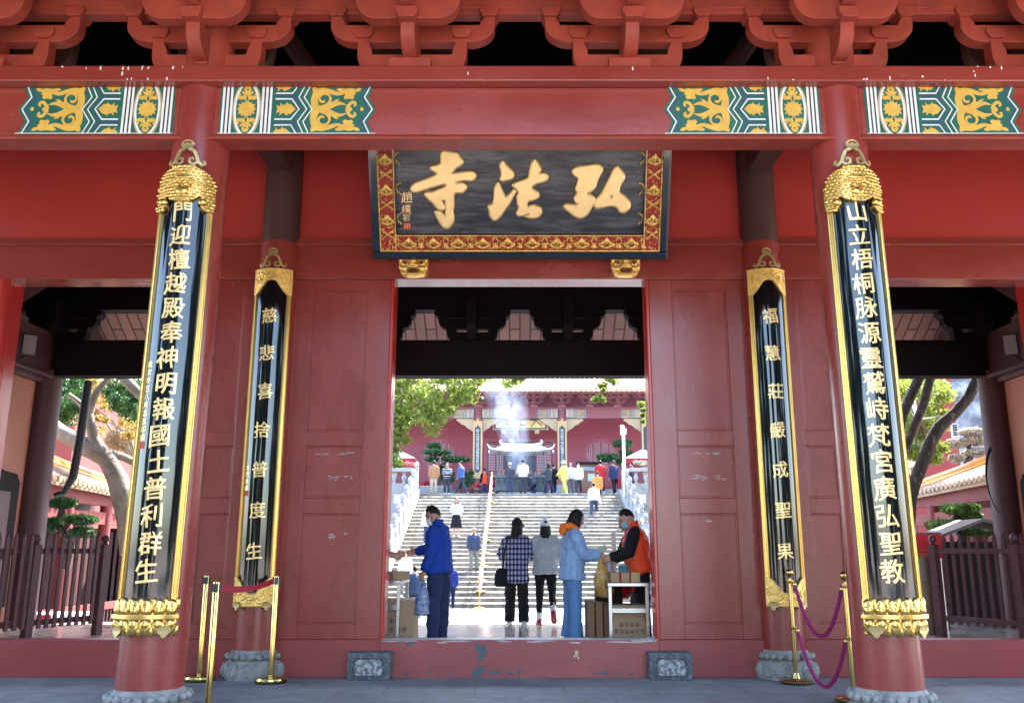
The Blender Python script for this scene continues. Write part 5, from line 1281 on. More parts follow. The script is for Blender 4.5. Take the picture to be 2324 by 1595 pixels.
# ------------------------------------------------------------------ foliage
def leaf_mesh(name, clusters, n, size, m_, parent=None, flat=1.0, aspect=2.0, seed=1):
    """Many small bent leaves spread through soft clusters: clusters = (centre, (rx, ry, rz))."""
    r = np.random.default_rng(seed); C_ = []
    for c, rad in clusters:
        k = max(4, int(n * (rad[0] * rad[1] * rad[2]) ** (1 / 3) ** 1)) if False else n
        d = r.normal(size=(k, 3)); d /= np.linalg.norm(d, axis=1)[:, None]; q = r.random(k) ** 0.45
        C_.append(np.array(c) + d * q[:, None] * np.array(rad))
    P = np.concatenate(C_); N_ = len(P)
    u = r.normal(size=(N_, 3)); u[:, 2] *= flat; u /= np.linalg.norm(u, axis=1)[:, None]
    w = r.normal(size=(N_, 3)); w -= u * (w * u).sum(1)[:, None]; w /= np.linalg.norm(w, axis=1)[:, None]
    nn = np.cross(u, w); s = size * (0.6 + 0.8 * r.random(N_))[:, None]
    v = np.stack([P - u * s, P + w * s / aspect + nn * s * 0.12, P + u * s, P - w * s / aspect + nn * s * 0.12], 1).reshape(-1, 3)
    off = wpos(parent) if parent is not None else Vector((0, 0, 0)); v = v - np.array(off[:])
    me = bpy.data.meshes.new(name); me.from_pydata(v.tolist(), [], (np.arange(N_ * 4).reshape(-1, 4)).tolist()); me.materials.append(m_)
    o = bpy.data.objects.new(name, me); COL.objects.link(o)
    if parent is not None: o.parent = parent
    return o
def spray(pts, Y, r, n, jy, seed):
    """Clusters scattered in an outline given in survey pixels."""
    rr = random.Random(seed); us = [p[0] for p in pts]; vs = [p[1] for p in pts]; out = []
    def ins(u, v):
        c = False
        for i in range(len(pts)):
            (a, b), (d, e) = pts[i], pts[(i + 1) % len(pts)]
            if (b > v) != (e > v) and u < (d - a) * (v - b) / (e - b) + a: c = not c
        return c
    while len(out) < n:
        u, v = rr.uniform(min(us), max(us)), rr.uniform(min(vs), max(vs))
        if ins(u, v):
            q = rr.uniform(0.5, 1.3) * r; out.append((at(u, v, Y + rr.uniform(-jy, jy)), (q, q, q * 0.7)))
    return out
# camphor branches hanging over the left of the doorway view
t = thing('camphor_tree', 'sunlit yellow green tree hanging over the left half of the hall', 'tree', (-7.2, 26, ZC))
A1 = spray([(880, 830), (1120, 830), (1095, 880), (1075, 905), (1040, 915), (1005, 950), (985, 985), (965, 950), (930, 960), (905, 975), (885, 985)], 26, 0.32, 150, 1.6, 3)
A2 = spray([(880, 930), (925, 940), (905, 985), (918, 1000), (900, 1030), (888, 1055), (880, 1060)], 25, 0.26, 40, 1.0, 4)
A3 = spray([(1140, 850), (1190, 850), (1180, 870), (1150, 872)], 27, 0.20, 9, 0.6, 5) + spray([(1345, 862), (1375, 858), (1372, 915), (1352, 918)], 27, 0.14, 8, 0.5, 6) + spray([(1375, 858), (1410, 858), (1400, 880)], 27, 0.14, 4, 0.4, 7) + spray([(1455, 905), (1465, 905), (1465, 960), (1458, 960)], 26, 0.12, 5, 0.4, 8)
leaf_mesh('crown', A1 + A2 + A3, 105, 0.050, LEAFY, t, seed=11)
m = MB(); m.tube([(-7.6, 26, ZC), (-7.4, 26, 2.5), (-6.9, 26, 5.2), (-6.2, 26, 7.0)], [0.42, 0.34, 0.28, 0.18], 12); m.build('trunk', BARK, t)
rr = random.Random(2); m = MB()
for k in range(14):
    c = A1[k * 9][0]; b0 = Vector((-6.2, 26, 7.0)) if k % 2 else Vector((-6.9, 26, 5.6)); mid = b0.lerp(c, 0.5) + Vector((rr.uniform(-.3, .3), 0, 0.45)); m.tube([b0, mid, c], [0.07, 0.04, 0.012], 6)
m.build('limb', BARK, t)

def pads(name, label, items, Y, trunk_to, group, dens=260, size=0.05, mt=PINE, seed=1, z0=None, cat='pine'):
    """Cloud-pruned pine: flat needle pads on a bent trunk; items = pad boxes in survey pixels."""
    cl = []; cs = []
    rr = random.Random(seed)
    for (u0, u1, v0, v1) in items:
        a, c = at(u0, v1, Y), at(u1, v0, Y); mid = (a + c) / 2; w = (c.x - a.x) / 2; h = (c.z - a.z) / 2; cs.append(mid)
        nsub = max(4, int(w / 0.12))
        for k in range(nsub):
            f = -1 + 2 * (k + 0.5) / nsub
            for yy in (-0.5, 0, 0.5):
                q = math.sqrt(max(0.05, 1 - f * f)); cl.append(((mid.x + f * w * 0.86, Y + yy * w * 0.8, mid.z + rr.uniform(-0.2, 0.25) * h), (w / nsub * 1.4 + 0.05, 0.25 * w + 0.05, h * 0.75 * q + 0.03)))
    g0 = at(trunk_to[0], trunk_to[1], Y)
    if z0 is not None: g0.z = z0
    t = thing(name, label, cat, g0, group)
    leaf_mesh('foliage', cl, dens // 3, size, mt, t, aspect=3.0, seed=seed)
    m = MB(); top = max(cs, key=lambda p: p.z)
    path = [g0, g0.lerp(top, 0.35) + Vector((0.12, 0, 0)), g0.lerp(top, 0.7) + Vector((-0.10, 0, 0)), top]; m.tube(path, [0.10, 0.08, 0.055, 0.03], 8); m.build('trunk', BARKD, t)
    m = MB()
    for c in cs:
        f = min(0.9, max(0.2, (c.z - g0.z) / max(0.1, top.z - g0.z) * 0.8)); b0 = g0.lerp(top, f); m.tube([b0, b0.lerp(c, 0.5) + Vector((0, 0, 0.06)), c], [0.045, 0.035, 0.02], 6)
    m.build('limb', BARKD, t)
    return t
cu = lambda x: (1300 + x / 2.279) * 0.66004; cvv = lambda y: (900 + y / 2.279) * 0.66004
pads('cloud_pine', 'cloud-pruned pine with layered pads left of the incense burner', [(cu(385), cu(490), cvv(1415), cvv(1462)), (cu(350), cu(580), cvv(1465), cvv(1515)), (cu(375), cu(465), cvv(1528), cvv(1565)), (cu(490), cu(722), cvv(1522), cvv(1575))], 49.0, (cu(480), 1110), 'cloud-pruned pines on the terrace', dens=240, size=0.10, seed=21, z0=ZT)
pads('cloud_pine', 'cloud-pruned pine with layered pads behind the white lamp post', [(cu(1848), cu(1988), cvv(1388), cvv(1460)), (cu(1895), cu(1985), cvv(1470), cvv(1515)), (cu(1715), cu(1892), cvv(1500), cvv(1575)), (cu(1878), cu(1975), cvv(1535), cvv(1590))], 49.0, (cu(1900), 1110), 'cloud-pruned pines on the terrace', dens=240, size=0.10, seed=22, z0=ZT)
FLOW = mat('pink_flowers', (0.55, 0.20, 0.16), 0.6, transl=0.3, island=0.5)
def bush(name, label, cat, c, r, mt, n=500, size=0.06, group=None, pot=None, seed=1):
    t = thing(name, label, cat, c, group); rr = random.Random(seed)
    cl = [((c[0] + rr.uniform(-1, 1) * r[0] * 0.7, c[1] + rr.uniform(-1, 1) * r[1] * 0.6, c[2] + r[2] * rr.uniform(0.3, 1.5)), (r[0] * 0.4, r[1] * 0.4, r[2] * 0.45)) for _ in range(12)]
    leaf_mesh('foliage', cl, n // 12, size, mt, t, seed=seed)
    m = MB()
    for k in range(7): m.tube([(c[0], c[1], c[2] - 0.05), (c[0] + rr.uniform(-.5, .5) * r[0], c[1] + rr.uniform(-.4, .4) * r[1], c[2] + r[2] * rr.uniform(.6, 1.3))], [0.02, 0.008], 5)
    m.build('stem', BARK, t)
    if pot:
        m = MB(); h, rt, pm = pot; m.lathe([(rt * 0.7, -h), (rt, -0.06), (rt * 1.08, -0.05), (rt * 1.08, 0.0), (rt * 0.9, 0.01)], c, 16); m.build('pot', pm, t)
    return t
bush('potted_shrub', 'pink flowering shrub on the left terrace parapet', 'potted plant', (-5.75, 46.1, 5.5), (0.5, 0.3, 0.22), FLOW, 500, 0.06, 'plants on the terrace', seed=31)
bush('potted_palm', 'small yellow green palm at the left end of the parapet', 'potted plant', (-6.45, 46.1, 5.5), (0.32, 0.3, 0.3), LEAFY, 300, 0.12, 'plants on the terrace', seed=32)
bush('potted_shrub', 'dry yellowish shrub on the right terrace parapet', 'potted plant', (6.4, 46.1, 5.5), (0.6, 0.3, 0.25), PALEF, 500, 0.07, 'plants on the terrace', seed=33)
bush('potted_shrub', 'leafy shrub before the hall wall behind the tan jacket', 'potted plant', (-4.3, 49.6, ZT + 0.7), (0.7, 0.4, 0.7), PINE, 900, 0.10, 'plants on the terrace', pot=(0.7, 0.5, MARBLE), seed=34)
bush('potted_shrub', 'grey leafed shrub against the left hall column', 'potted plant', (-3.0, 50.0, ZT + 0.6), (0.55, 0.4, 0.55), PINE, 700, 0.09, 'plants on the terrace', pot=(0.6, 0.4, HTRIM), seed=35)
bush('potted_flowers', 'red poinsettias in a row of pots behind the burner', 'potted plant', (-1.9, 50.0, ZT + 0.5), (0.8, 0.3, 0.35), mat('red_flowers', (0.5, 0.02, 0.03), 0.6, transl=0.3, island=0.4), 800, 0.07, 'plants on the terrace', pot=(0.5, 0.5, HTRIM), seed=36)
bush('potted_flowers', 'red poinsettias at the left of the terrace behind the white trough', 'potted plant', (-5.0, 49.2, ZT + 0.4), (0.6, 0.3, 0.3), MATS['red_flowers'], 500, 0.07, 'plants on the terrace', pot=(0.4, 0.4, HTRIM), seed=37)
m = MB(); m.prism([(-5.25, 0), (-4.15, 0), (-3.95, 0.5), (-5.3, 0.5)], 'y', 46.6, 47.3); m.xf(lambda p: p + Vector((0, 0, ZT)))
tag(m.build('stone_planter', MARBLE, smooth=0, bevel=0.03), 'white stone planter trough on the terrace behind the tan jacket', 'planter')

# ------------------------------------------------------------------ side corridors with yellow tiled roofs
CRED = mat('corridor_red', (0.24, 0.040, 0.034), 0.6, var=0.1, vscale=2)
for s, nm in ((-1, 'left'), (1, 'right')):
    t = thing('side_corridor', 'open red corridor with yellow tiled roof seen through the %s side opening' % nm, 'corridor', (s * 9.6, 20, ZC), 'side corridors of the courtyard')
    ya, yb = 15.6, 23.5
    ridge = lambda y: 3.95 - 0.115 * (y - 16) - 0.10 * math.sin((y - 15.6) / 7.9 * math.pi)
    eave = lambda y: 2.80 - 0.03 * (y - 16)
    m = MB(); ys = np.linspace(ya, yb, 12)
    P = lambda x, y, z: (s * x, y, z)
    m.rings([[P(9.0, y, eave(y)), P(10.7, y, ridge(y) - 0.12), P(10.7, y, ridge(y) - 0.22), P(9.0, y, eave(y) - 0.1)] for y in ys])
    for y in np.arange(ya, yb, 0.20):
        m.tube([P(8.97 + 1.7 * f, y, eave(y) + (ridge(y) - 0.12 - eave(y)) * f + 0.02) for f in (0, 0.5, 1)], 0.062, 7)
    m.rings([[P(10.85, y, ridge(y) - 0.12), P(12.6, y, eave(y)), P(12.6, y, eave(y) - 0.1), P(10.85, y, ridge(y) - 0.22)] for y in ys])
    m.build('roof_tiles', TILE, t, smooth=35)
    m = MB()
    for y in np.arange(ya, yb, 0.20):
        q = Vector(P(8.93, y, eave(y) + 0.02)); m.tube([q, q + Vector((s * 0.03, 0, 0))], 0.07, 10)
    m.build('tile_end', TILE, t, smooth=30)
    m = MB(); m.rings([[P(10.60, y, ridge(y) - 0.16), P(10.60, y, ridge(y) + 0.07), P(10.85, y, ridge(y) + 0.07), P(10.85, y, ridge(y) - 0.16)] for y in ys]); m.tube([P(10.72, y, ridge(y) + 0.10) for y in ys], 0.085, 8); m.tube([P(10.58, y, ridge(y) - 0.02) for y in ys], 0.03, 6); m.build('ridge', TILEO, t, smooth=30)
    m = MB(); m.box(*sorted((s * 9.16, s * 9.30)), ya, yb, 2.38, 2.70); m.build('fascia_beam', CRED, t, smooth=0)
    m = MB(); m.box(*sorted((s * 9.18, s * 9.30)), ya, yb, 1.98, 2.24); m.build('tie_beam', CRED, t, smooth=0)
    for y in (16.6, 18.2, 19.9, 21.8, 23.3):
        m = MB(); m.lathe([(0.13, ZC), (0.125, 2.4)], (s * 9.24, y, 0), 16); m.build('column', CRED, t)
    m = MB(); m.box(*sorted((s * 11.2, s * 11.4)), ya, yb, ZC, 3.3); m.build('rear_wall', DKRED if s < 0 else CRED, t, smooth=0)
    m = MB(); m.box(*sorted((s * 9.2, s * 9.28)), ya, yb, 0.15, 0.3); m.box(*sorted((s * 9.2, s * 9.28)), ya, yb, ZC, ZC + 0.2); m.build('low_rail', CRED, t, smooth=0)
    for y in np.arange(ya + 0.2, yb, 0.16):
        if len([c for c in t.children]) > 90: break
        m = MB(); m.box(*sorted((s * 9.22, s * 9.26)), y - 0.02, y + 0.02, ZC + 0.2, 0.15); m.build('baluster', DKRED, t, smooth=0)

t = thing('slatted_gate', 'dark slatted garden gate behind the banyan trunk in the left opening', 'gate', (-11.3, 24.3, ZC))
for k in range(26):
    m = MB(); m.box(-13.2 + k * 0.15, -13.12 + k * 0.15, 24.3, 24.34, ZC, 1.9); m.build('slat', DKRED, t, smooth=0)
m = MB(); m.box(-13.3, -9.3, 24.35, 24.42, ZC + 0.1, 2.0); m.build('panel', DARK, t, smooth=0)
# --- left background: big grey tree, red wall, autumn leaves
lx = lambda x: (150 + x / 3.543) * 0.66004; lv = lambda y: (1250 + y / 3.543) * 0.66004
def limb(m, pts, Y, wpx, sc, dy=None, n=12):
    k = len(pts); ws = wpx if isinstance(wpx, list) else [wpx] * k
    q = [at(u, v, Y + (dy[i] if dy else 0)) for i, (u, v) in enumerate(pts)]
    m.tube(q, [w * sc * (Y / 1993.) / 2 for w in ws], n)
S3 = 0.66004 / 3.543
t = thing('banyan_tree', 'thick grey mottled tree with a heavy forked trunk in the left opening', 'tree', at(300, 1330, 18))
m = MB(); limb(m, [(lx(x), lv(y)) for x, y in [(1090, 2300), (1040, 1900), (965, 1600), (895, 1400), (800, 1220), (700, 1080), (630, 960), (590, 820), (565, 690), (548, 580)]], 18, [300, 280, 265, 240, 215, 185, 150, 120, 105, 100], S3); m.build('trunk', BARK, t)
m = MB()
limb(m, [(lx(x), lv(y)) for x, y in [(760, 1160), (620, 1060), (480, 990), (340, 915), (230, 850), (120, 760)]], 18, [200, 235, 240, 210, 190, 180], S3, [0, 0, 0.1, 0.3, 0.5, 0.8])
limb(m, [(lx(x), lv(y)) for x, y in [(550, 620), (540, 500), (530, 400), (528, 280)]], 18, [95, 70, 55, 45], S3)
limb(m, [(lx(x), lv(y)) for x, y in [(560, 600), (590, 440), (660, 320), (740, 230), (830, 120)]], 18, [95, 95, 80, 65, 60], S3)
limb(m, [(lx(x), lv(y)) for x, y in [(540, 640), (470, 510), (380, 430), (300, 380)]], 18, [85, 75, 60, 50], S3)
limb(m, [(lx(x), lv(y)) for x, y in [(760, 1080), (880, 1110), (1000, 1150), (1150, 1230)]], 18, [110, 100, 95, 90], S3, [0, 0.2, 0.4, 0.6])
limb(m, [(lx(x), lv(y)) for x, y in [(900, 60), (1000, 200), (1100, 300), (1230, 430), (1500, 700)]], 18.4, [130, 130, 125, 120, 130], S3)
m.build('limb', BARK, t)
g1 = spray([(lx(820), lv(190)), (lx(1200), lv(190)), (lx(1200), lv(700)), (lx(1050), lv(650)), (lx(850), lv(560)), (lx(780), lv(400))], 19.5, 0.20, 46, 1.0, 41)
g2 = spray([(lx(130), lv(190)), (lx(520), lv(190)), (lx(500), lv(420)), (lx(420), lv(640)), (lx(260), lv(700)), (lx(120), lv(620))], 20.5, 0.2, 46, 1.0, 42)
leaf_mesh('crown', g1 + g2, 150, 0.042, LEAFG, t, seed=43)
t = thing('maple_tree', 'orange and golden leaved tree behind the grey banyan', 'tree', (-9.7, 22, ZC))
o1 = spray([(lx(150), lv(190)), (lx(900), lv(190)), (lx(860), lv(420)), (lx(640), lv(600)), (lx(420), lv(560)), (lx(200), lv(560))], 22, 0.24, 30, 1.0, 44)
o2 = spray([(lx(600), lv(540)), (lx(1180), lv(480)), (lx(1150), lv(900)), (lx(700), lv(900))], 21.5, 0.22, 14, 0.8, 45)
leaf_mesh('crown', o1 + o2, 95, 0.045, LEAFO, t, seed=46)
m = MB(); m.tube([(-9.7, 22, ZC), (-9.5, 22, 2), (-9.2, 22, 4.2)], [0.16, 0.12, 0.06], 8)
for c, _ in o1[::6] + o2[::6]: m.tube([(-9.4, 22, 3.2), Vector((-9.4, 22, 3.4)).lerp(c, 0.5) + Vector((0, 0, 0.3)), c], [0.05, 0.03, 0.01], 5)
m.build('trunk', BARK, t)
t = thing('pale_shrub', 'pale dry shrub like a white tuft behind the banyan trunk', 'shrub', at(lx(900), lv(1050), 22))
leaf_mesh('foliage', spray([(lx(760), lv(960)), (lx(800), lv(850)), (lx(900), lv(815)), (lx(1000), lv(860)), (lx(1020), lv(960)), (lx(900), lv(1010))], 22, 0.2, 14, 0.3, 47), 200, 0.07, PALEF, t, aspect=4, seed=48)
m = MB(); b0 = at(lx(900), lv(1050), 22)
for a in (-0.4, 0, 0.4): m.tube([b0, b0 + Vector((a, 0, 0.5))], [0.03, 0.01], 5)
m.build('stem', BARK, t)
SUNRED = mat('bright_red_wall', (0.36, 0.050, 0.042), 0.8, var=0.06, vscale=1.0)
def block(name, label, pts, z0, z1, cat='building', mt=SUNRED):
    t = thing(name, label, cat, (pts[0][0], pts[0][1], z0), 'red buildings beyond the corridors')
    m = MB(); m.prism(pts, 'z', z0, z1); m.build('wall', mt, t, smooth=0)
    m = MB(); cx_ = sum(p[0] for p in pts) / len(pts); cy_ = sum(p[1] for p in pts) / len(pts)
    q = [(cx_ + (x - cx_) * 1.06, cy_ + (y - cy_) * 1.06) for x, y in pts]; m.prism(q, 'z', z1 + 0.002, z1 + 0.14); m.rings([[(x, y, z1 + 0.142) for x, y in q], [(cx_ + (x - cx_) * 0.3, cy_ + (y - cy_) * 0.3, z1 + 1.3) for x, y in pts]]); m.build('roof', TILE, t, smooth=0)
    return t
block('red_building', 'bright red building behind the leaves in the left opening', [(-13.0, 25.5), (-12.6, 30.0), (-19, 32), (-19, 27)], ZC, 6.3)
rb = block('red_building', 'bright red building behind the trees in the right opening', [(10.2, 33.2), (15.3, 30.6), (18, 36), (13, 38)], ZC, 9.0)
m = MB(); m.prism([(10.15, 33.12), (15.32, 30.50), (15.40, 30.58), (10.2, 33.25)], 'z', 3.1, 3.45); m.build('white_string_course', WHITE, rb, smooth=0)
# --- right background: dark trees, pale cliff wall, notice, dry bonsai
rx_ = lambda x: (3060 + x / 3.19) * 0.66004; rv_ = lambda y: (1280 + y / 3.19) * 0.66004; S4 = 0.66004 / 3.19
def trunk(label, pts, ws, Y, dy=None):
    q = [(rx_(x), rv_(y)) for x, y in pts]
    b = at(*q[-1], Y); t = thing('dark_tree', label, 'tree', (b.x, b.y, ZC), 'dark trunked trees in the right opening')
    m = MB(); limb(m, q, Y, ws, S4, dy); m.build('trunk', BARKD, t); return t
trunk('dark leaning tree trunk nearest the couplet board in the right opening', [(420, -150), (300, 100), (215, 290), (140, 470), (95, 640), (40, 900), (0, 1500), (-10, 2300)], [110, 112, 110, 105, 105, 110, 115, 120], 18.2)
t2 = trunk('reddish middle tree trunk in the right opening', [(520, -150), (435, 100), (370, 350), (265, 600), (170, 850), (120, 1050), (90, 1500), (80, 2300)], [95, 92, 95, 88, 88, 92, 100, 100], 18.0)
t3 = trunk('thick bent tree trunk crossing the right opening', [(1060, -80), (950, 110), (850, 290), (700, 460), (540, 600), (440, 780), (350, 1010), (260, 1230), (210, 1400), (190, 1800), (180, 2300)], [125, 125, 120, 125, 140, 135, 135, 140, 150, 150, 160], 17.6)
c1 = spray([(rx_(60), rv_(90)), (rx_(560), rv_(90)), (rx_(640), rv_(300)), (rx_(680), rv_(460)), (rx_(420), rv_(740)), (rx_(120), rv_(640)), (rx_(90), rv_(350))], 21.5, 0.26, 62, 1.2, 51)
c2 = spray([(rx_(210), rv_(790)), (rx_(560), rv_(760)), (rx_(620), rv_(860)), (rx_(500), rv_(965)), (rx_(230), rv_(930))], 21, 0.22, 22, 0.8, 52)
leaf_mesh('crown', c1 + c2, 120, 0.05, LEAFY, t2, seed=53)
m = MB()
for c, _ in (c1 + c2)[::7]: m.tube([at(rx_(300), rv_(520), 18.0), c], [0.035, 0.01], 5)
m.build('limb', BARKD, t2)
CLIFF = mat('grey_rock_wall', (0.27, 0.27, 0.29), 0.9, var=0.35, vscale=0.7, bump=1.0, bscale=1.6, col2=(0.12, 0.125, 0.14), mask=(1.1, 0.5, 0.62))
m = MB(); rr = random.Random(9); nx, nz = 26, 20; vs = []; 
for j in range(nz + 1):
    for i in range(nx + 1):
        x = 14 + 24 * i / nx; z = ZC + 15 * j / nz; vs.append((x, 46 + 0.22 * z + rr.uniform(-0.35, 0.35), z))
m.add(vs, [(j * (nx + 1) + i, j * (nx + 1) + i + 1, (j + 1) * (nx + 1) + i + 1, (j + 1) * (nx + 1) + i) for j in range(nz) for i in range(nx)])
setting(m.build('hill', CLIFF, smooth=0))
t = thing('upper_parapet', 'grey stone parapet with round openings on top of the rock wall', 'parapet', (16, 44, 10.6))
m = MB(); m.prism([(13, 10.5), (30, 13.0), (30, 13.4), (13, 10.9)], 'y', 43.5, 43.9); m.prism([(13, 12.2), (30, 14.7), (30, 15.0), (13, 12.5)], 'y', 43.5, 43.9); m.build('rail', WALLST, t, smooth=0)
for k in range(10):
    x = 13.4 + k * 1.3; z = 10.95 + (x - 13.1) * 2.5 / 17; m = MB(); m.box(x - 0.2, x + 0.2, 43.52, 43.88, z, z + 1.3); m.build('post', WALLST, t, smooth=0)
p = at(rx_(715), rv_(635), 30.0); m = MB()
for k in range(2):
    for j in range(7): m.box(p.x - 0.075 + k * 0.085, p.x - 0.01 + k * 0.085, p.y - 0.03, p.y, p.z - 0.19 + j * 0.058, p.z - 0.155 + j * 0.058)
t = thing('white_grille', 'white window grille at the corner of the right red building', 'window', p); m.build('dark_slot', DARK, t, smooth=0)
m = MB(); m.box(p.x - 0.10, p.x + 0.10, p.y + 0.002, p.y + 0.1, p.z - 0.24, p.z + 0.24); m.build('frame', WHITE, t, smooth=0)
pads('dry_bonsai', 'pale dry bonsai standing before the rock wall in the right opening', [(rx_(790), rx_(1010), rv_(615), rv_(700)), (rx_(640), rx_(830), rv_(730), rv_(830)), (rx_(850), rx_(1040), rv_(690), rv_(800)), (rx_(680), rx_(780), rv_(900), rv_(980)), (rx_(840), rx_(1100), rv_(830), rv_(930))], 25, (rx_(830), rv_(1030)), None, dens=420, size=0.07, mt=PALEF, seed=61, cat='bonsai')
a, c = at(rx_(180), rv_(1100), 22), at(rx_(300), rv_(955), 22)
t = thing('white_notice', 'white notice sheet with lines of writing behind the right trees', 'notice', ((a.x + c.x) / 2, 22, a.z))
m = MB(); m.box(a.x, c.x, 22, 22.04, a.z, c.z); m.build('sheet', WHITE, t, smooth=0)
m = MB()
for k in range(5):
    v, f = glyph('佛光普照福', 0.0, 0.01, 0.0); m.add([((a.x + c.x) / 2 + q[0] * 0.12, 21.99 - q[2] * 0.05, c.z - 0.25 - k * 0.2 + q[1] * 0.13) for q in v], f)
m.build('lettering', INKP, t, smooth=0)
m = MB(); m.lathe([(0.03, ZC), (0.03, a.z)], ((a.x + c.x) / 2, 22.08, 0), 8); m.build('post', WHITE, t)
# --- bonsai in the openings
kx = lambda x, x0, sc: (x0 + x / sc) * 0.66004
pads('potted_pine', 'dark shaded pine bonsai behind the left picket barrier', [(kx(350, 0, 1.954), kx(490, 0, 1.954), kx(218, 1600, 1.954), kx(280, 1600, 1.954)), (kx(265, 0, 1.954), kx(400, 0, 1.954), kx(350, 1600, 1.954), kx(430, 1600, 1.954)), (kx(440, 0, 1.954), kx(635, 0, 1.954), kx(335, 1600, 1.954), kx(390, 1600, 1.954)), (kx(480, 0, 1.954), kx(620, 0, 1.954), kx(415, 1600, 1.954), kx(480, 1600, 1.954))], 15.9, (kx(430, 0, 1.954), 1290), 'potted pines in the side openings', dens=480, size=0.05, seed=71)
pads('potted_pine', 'bright sunlit pine bonsai above the right picket barrier', [(kx(680, 2900, 1.954), kx(880, 2900, 1.954), kx(258, 1600, 1.954), kx(330, 1600, 1.954)), (kx(582, 2900, 1.954), kx(780, 2900, 1.954), kx(365, 1600, 1.954), kx(440, 1600, 1.954)), (kx(790, 2900, 1.954), kx(900, 2900, 1.954), kx(310, 1600, 1.954), kx(380, 1600, 1.954)), (kx(800, 2900, 1.954), kx(1030, 2900, 1.954), kx(415, 1600, 1.954), kx(465, 1600, 1.954))], 16.3, (kx(760, 2900, 1.954), 1250), 'potted pines in the side openings', dens=480, size=0.05, mt=mat('sunlit_pine_needles', (0.11, 0.20, 0.04), 0.6, transl=0.3, island=0.5), seed=72)  # needles coloured brighter than the left pine's to look sunlit
# --- tree row behind the photographer: it shows only as dark streaks in the lacquer of the boards
rr = random.Random(4); cl = []
for cx_, cy_, h, w in [(x, -13 + (k % 3) * 2.5, 11 + 3 * ((k * 7) % 3), 2.6) for k, x in enumerate((-34, -29, -24, -19.5, -15.5, -12, -8.8, -5.6, 11, 14.5, 18.5, 23, 28, 34))]:
    for _ in range(46): cl.append(((cx_ + rr.gauss(0, w * 0.55), cy_ + rr.gauss(0, w * 0.5), h * rr.uniform(0.06, 1.0)), (w * 0.42, w * 0.42, w * 0.40)))
o = leaf_mesh('treeline', cl, 60, 0.42, mat('dark_treeline_leaves', (0.010, 0.026, 0.010), 0.7, island=0.5), None, seed=81); setting(o, 'stuff', 'dark green tree row across the forecourt, mirrored in the boards')  # leaves coloured darker to keep the mirrored row dim
# ================================================================== 5. PEOPLE
SKIN = mat('skin', (0.50, 0.28, 0.19), 0.55, sss=0.1)
SKIND = mat('tanned_skin', (0.40, 0.20, 0.13), 0.55, sss=0.1)
HAIRM = mat('black_hair', (0.010, 0.008, 0.008), 0.62, spec=0.25, bump=0.3, bscale=60, stretch=(1, 1, 0.15))
HAIRB = mat('red_brown_hair', (0.16, 0.035, 0.02), 0.4, bump=0.3, bscale=60, stretch=(1, 1, 0.15))
HAIRG = mat('grey_hair', (0.30, 0.29, 0.28), 0.6)
EYEM = mat('dark_eye', (0.01, 0.008, 0.008), 0.2)
LIPM = mat('lips', (0.38, 0.12, 0.10), 0.5)
def cloth(name, col, rough=0.85, bump=0.5, bscale=9, var=0.10): return mat(name, col, rough, var=var, vscale=6, bump=bump, bscale=bscale, spec=0.25)
def fwd(p, a): return Vector((p[0], p[1] * math.cos(a) + p[2] * math.sin(a), -p[1] * math.sin(a) + p[2] * math.cos(a)))

FOLD = bpy.data.textures.new('cloth_folds', 'CLOUDS'); FOLD.noise_scale = 0.085; FOLD.noise_depth = 2
def remesh(o, vox, it=4, f=0.5, fold=0.0):
    md = o.modifiers.new('remesh', 'REMESH'); md.mode = 'VOXEL'; md.voxel_size = vox; md.use_smooth_shade = True
    if it:
        sm = o.modifiers.new('smooth', 'SMOOTH'); sm.iterations = it; sm.factor = f
    if fold:
        d = o.modifiers.new('folds', 'DISPLACE'); d.texture = FOLD; d.strength = fold; d.mid_level = 0.5; d.texture_coords = 'LOCAL'
def ell(m, c, rx, ry, u, v, n=12):
    return [c + u * (rx * math.cos(2 * math.pi * q / n)) + v * (ry * math.sin(2 * math.pi * q / n)) for q in range(n)]

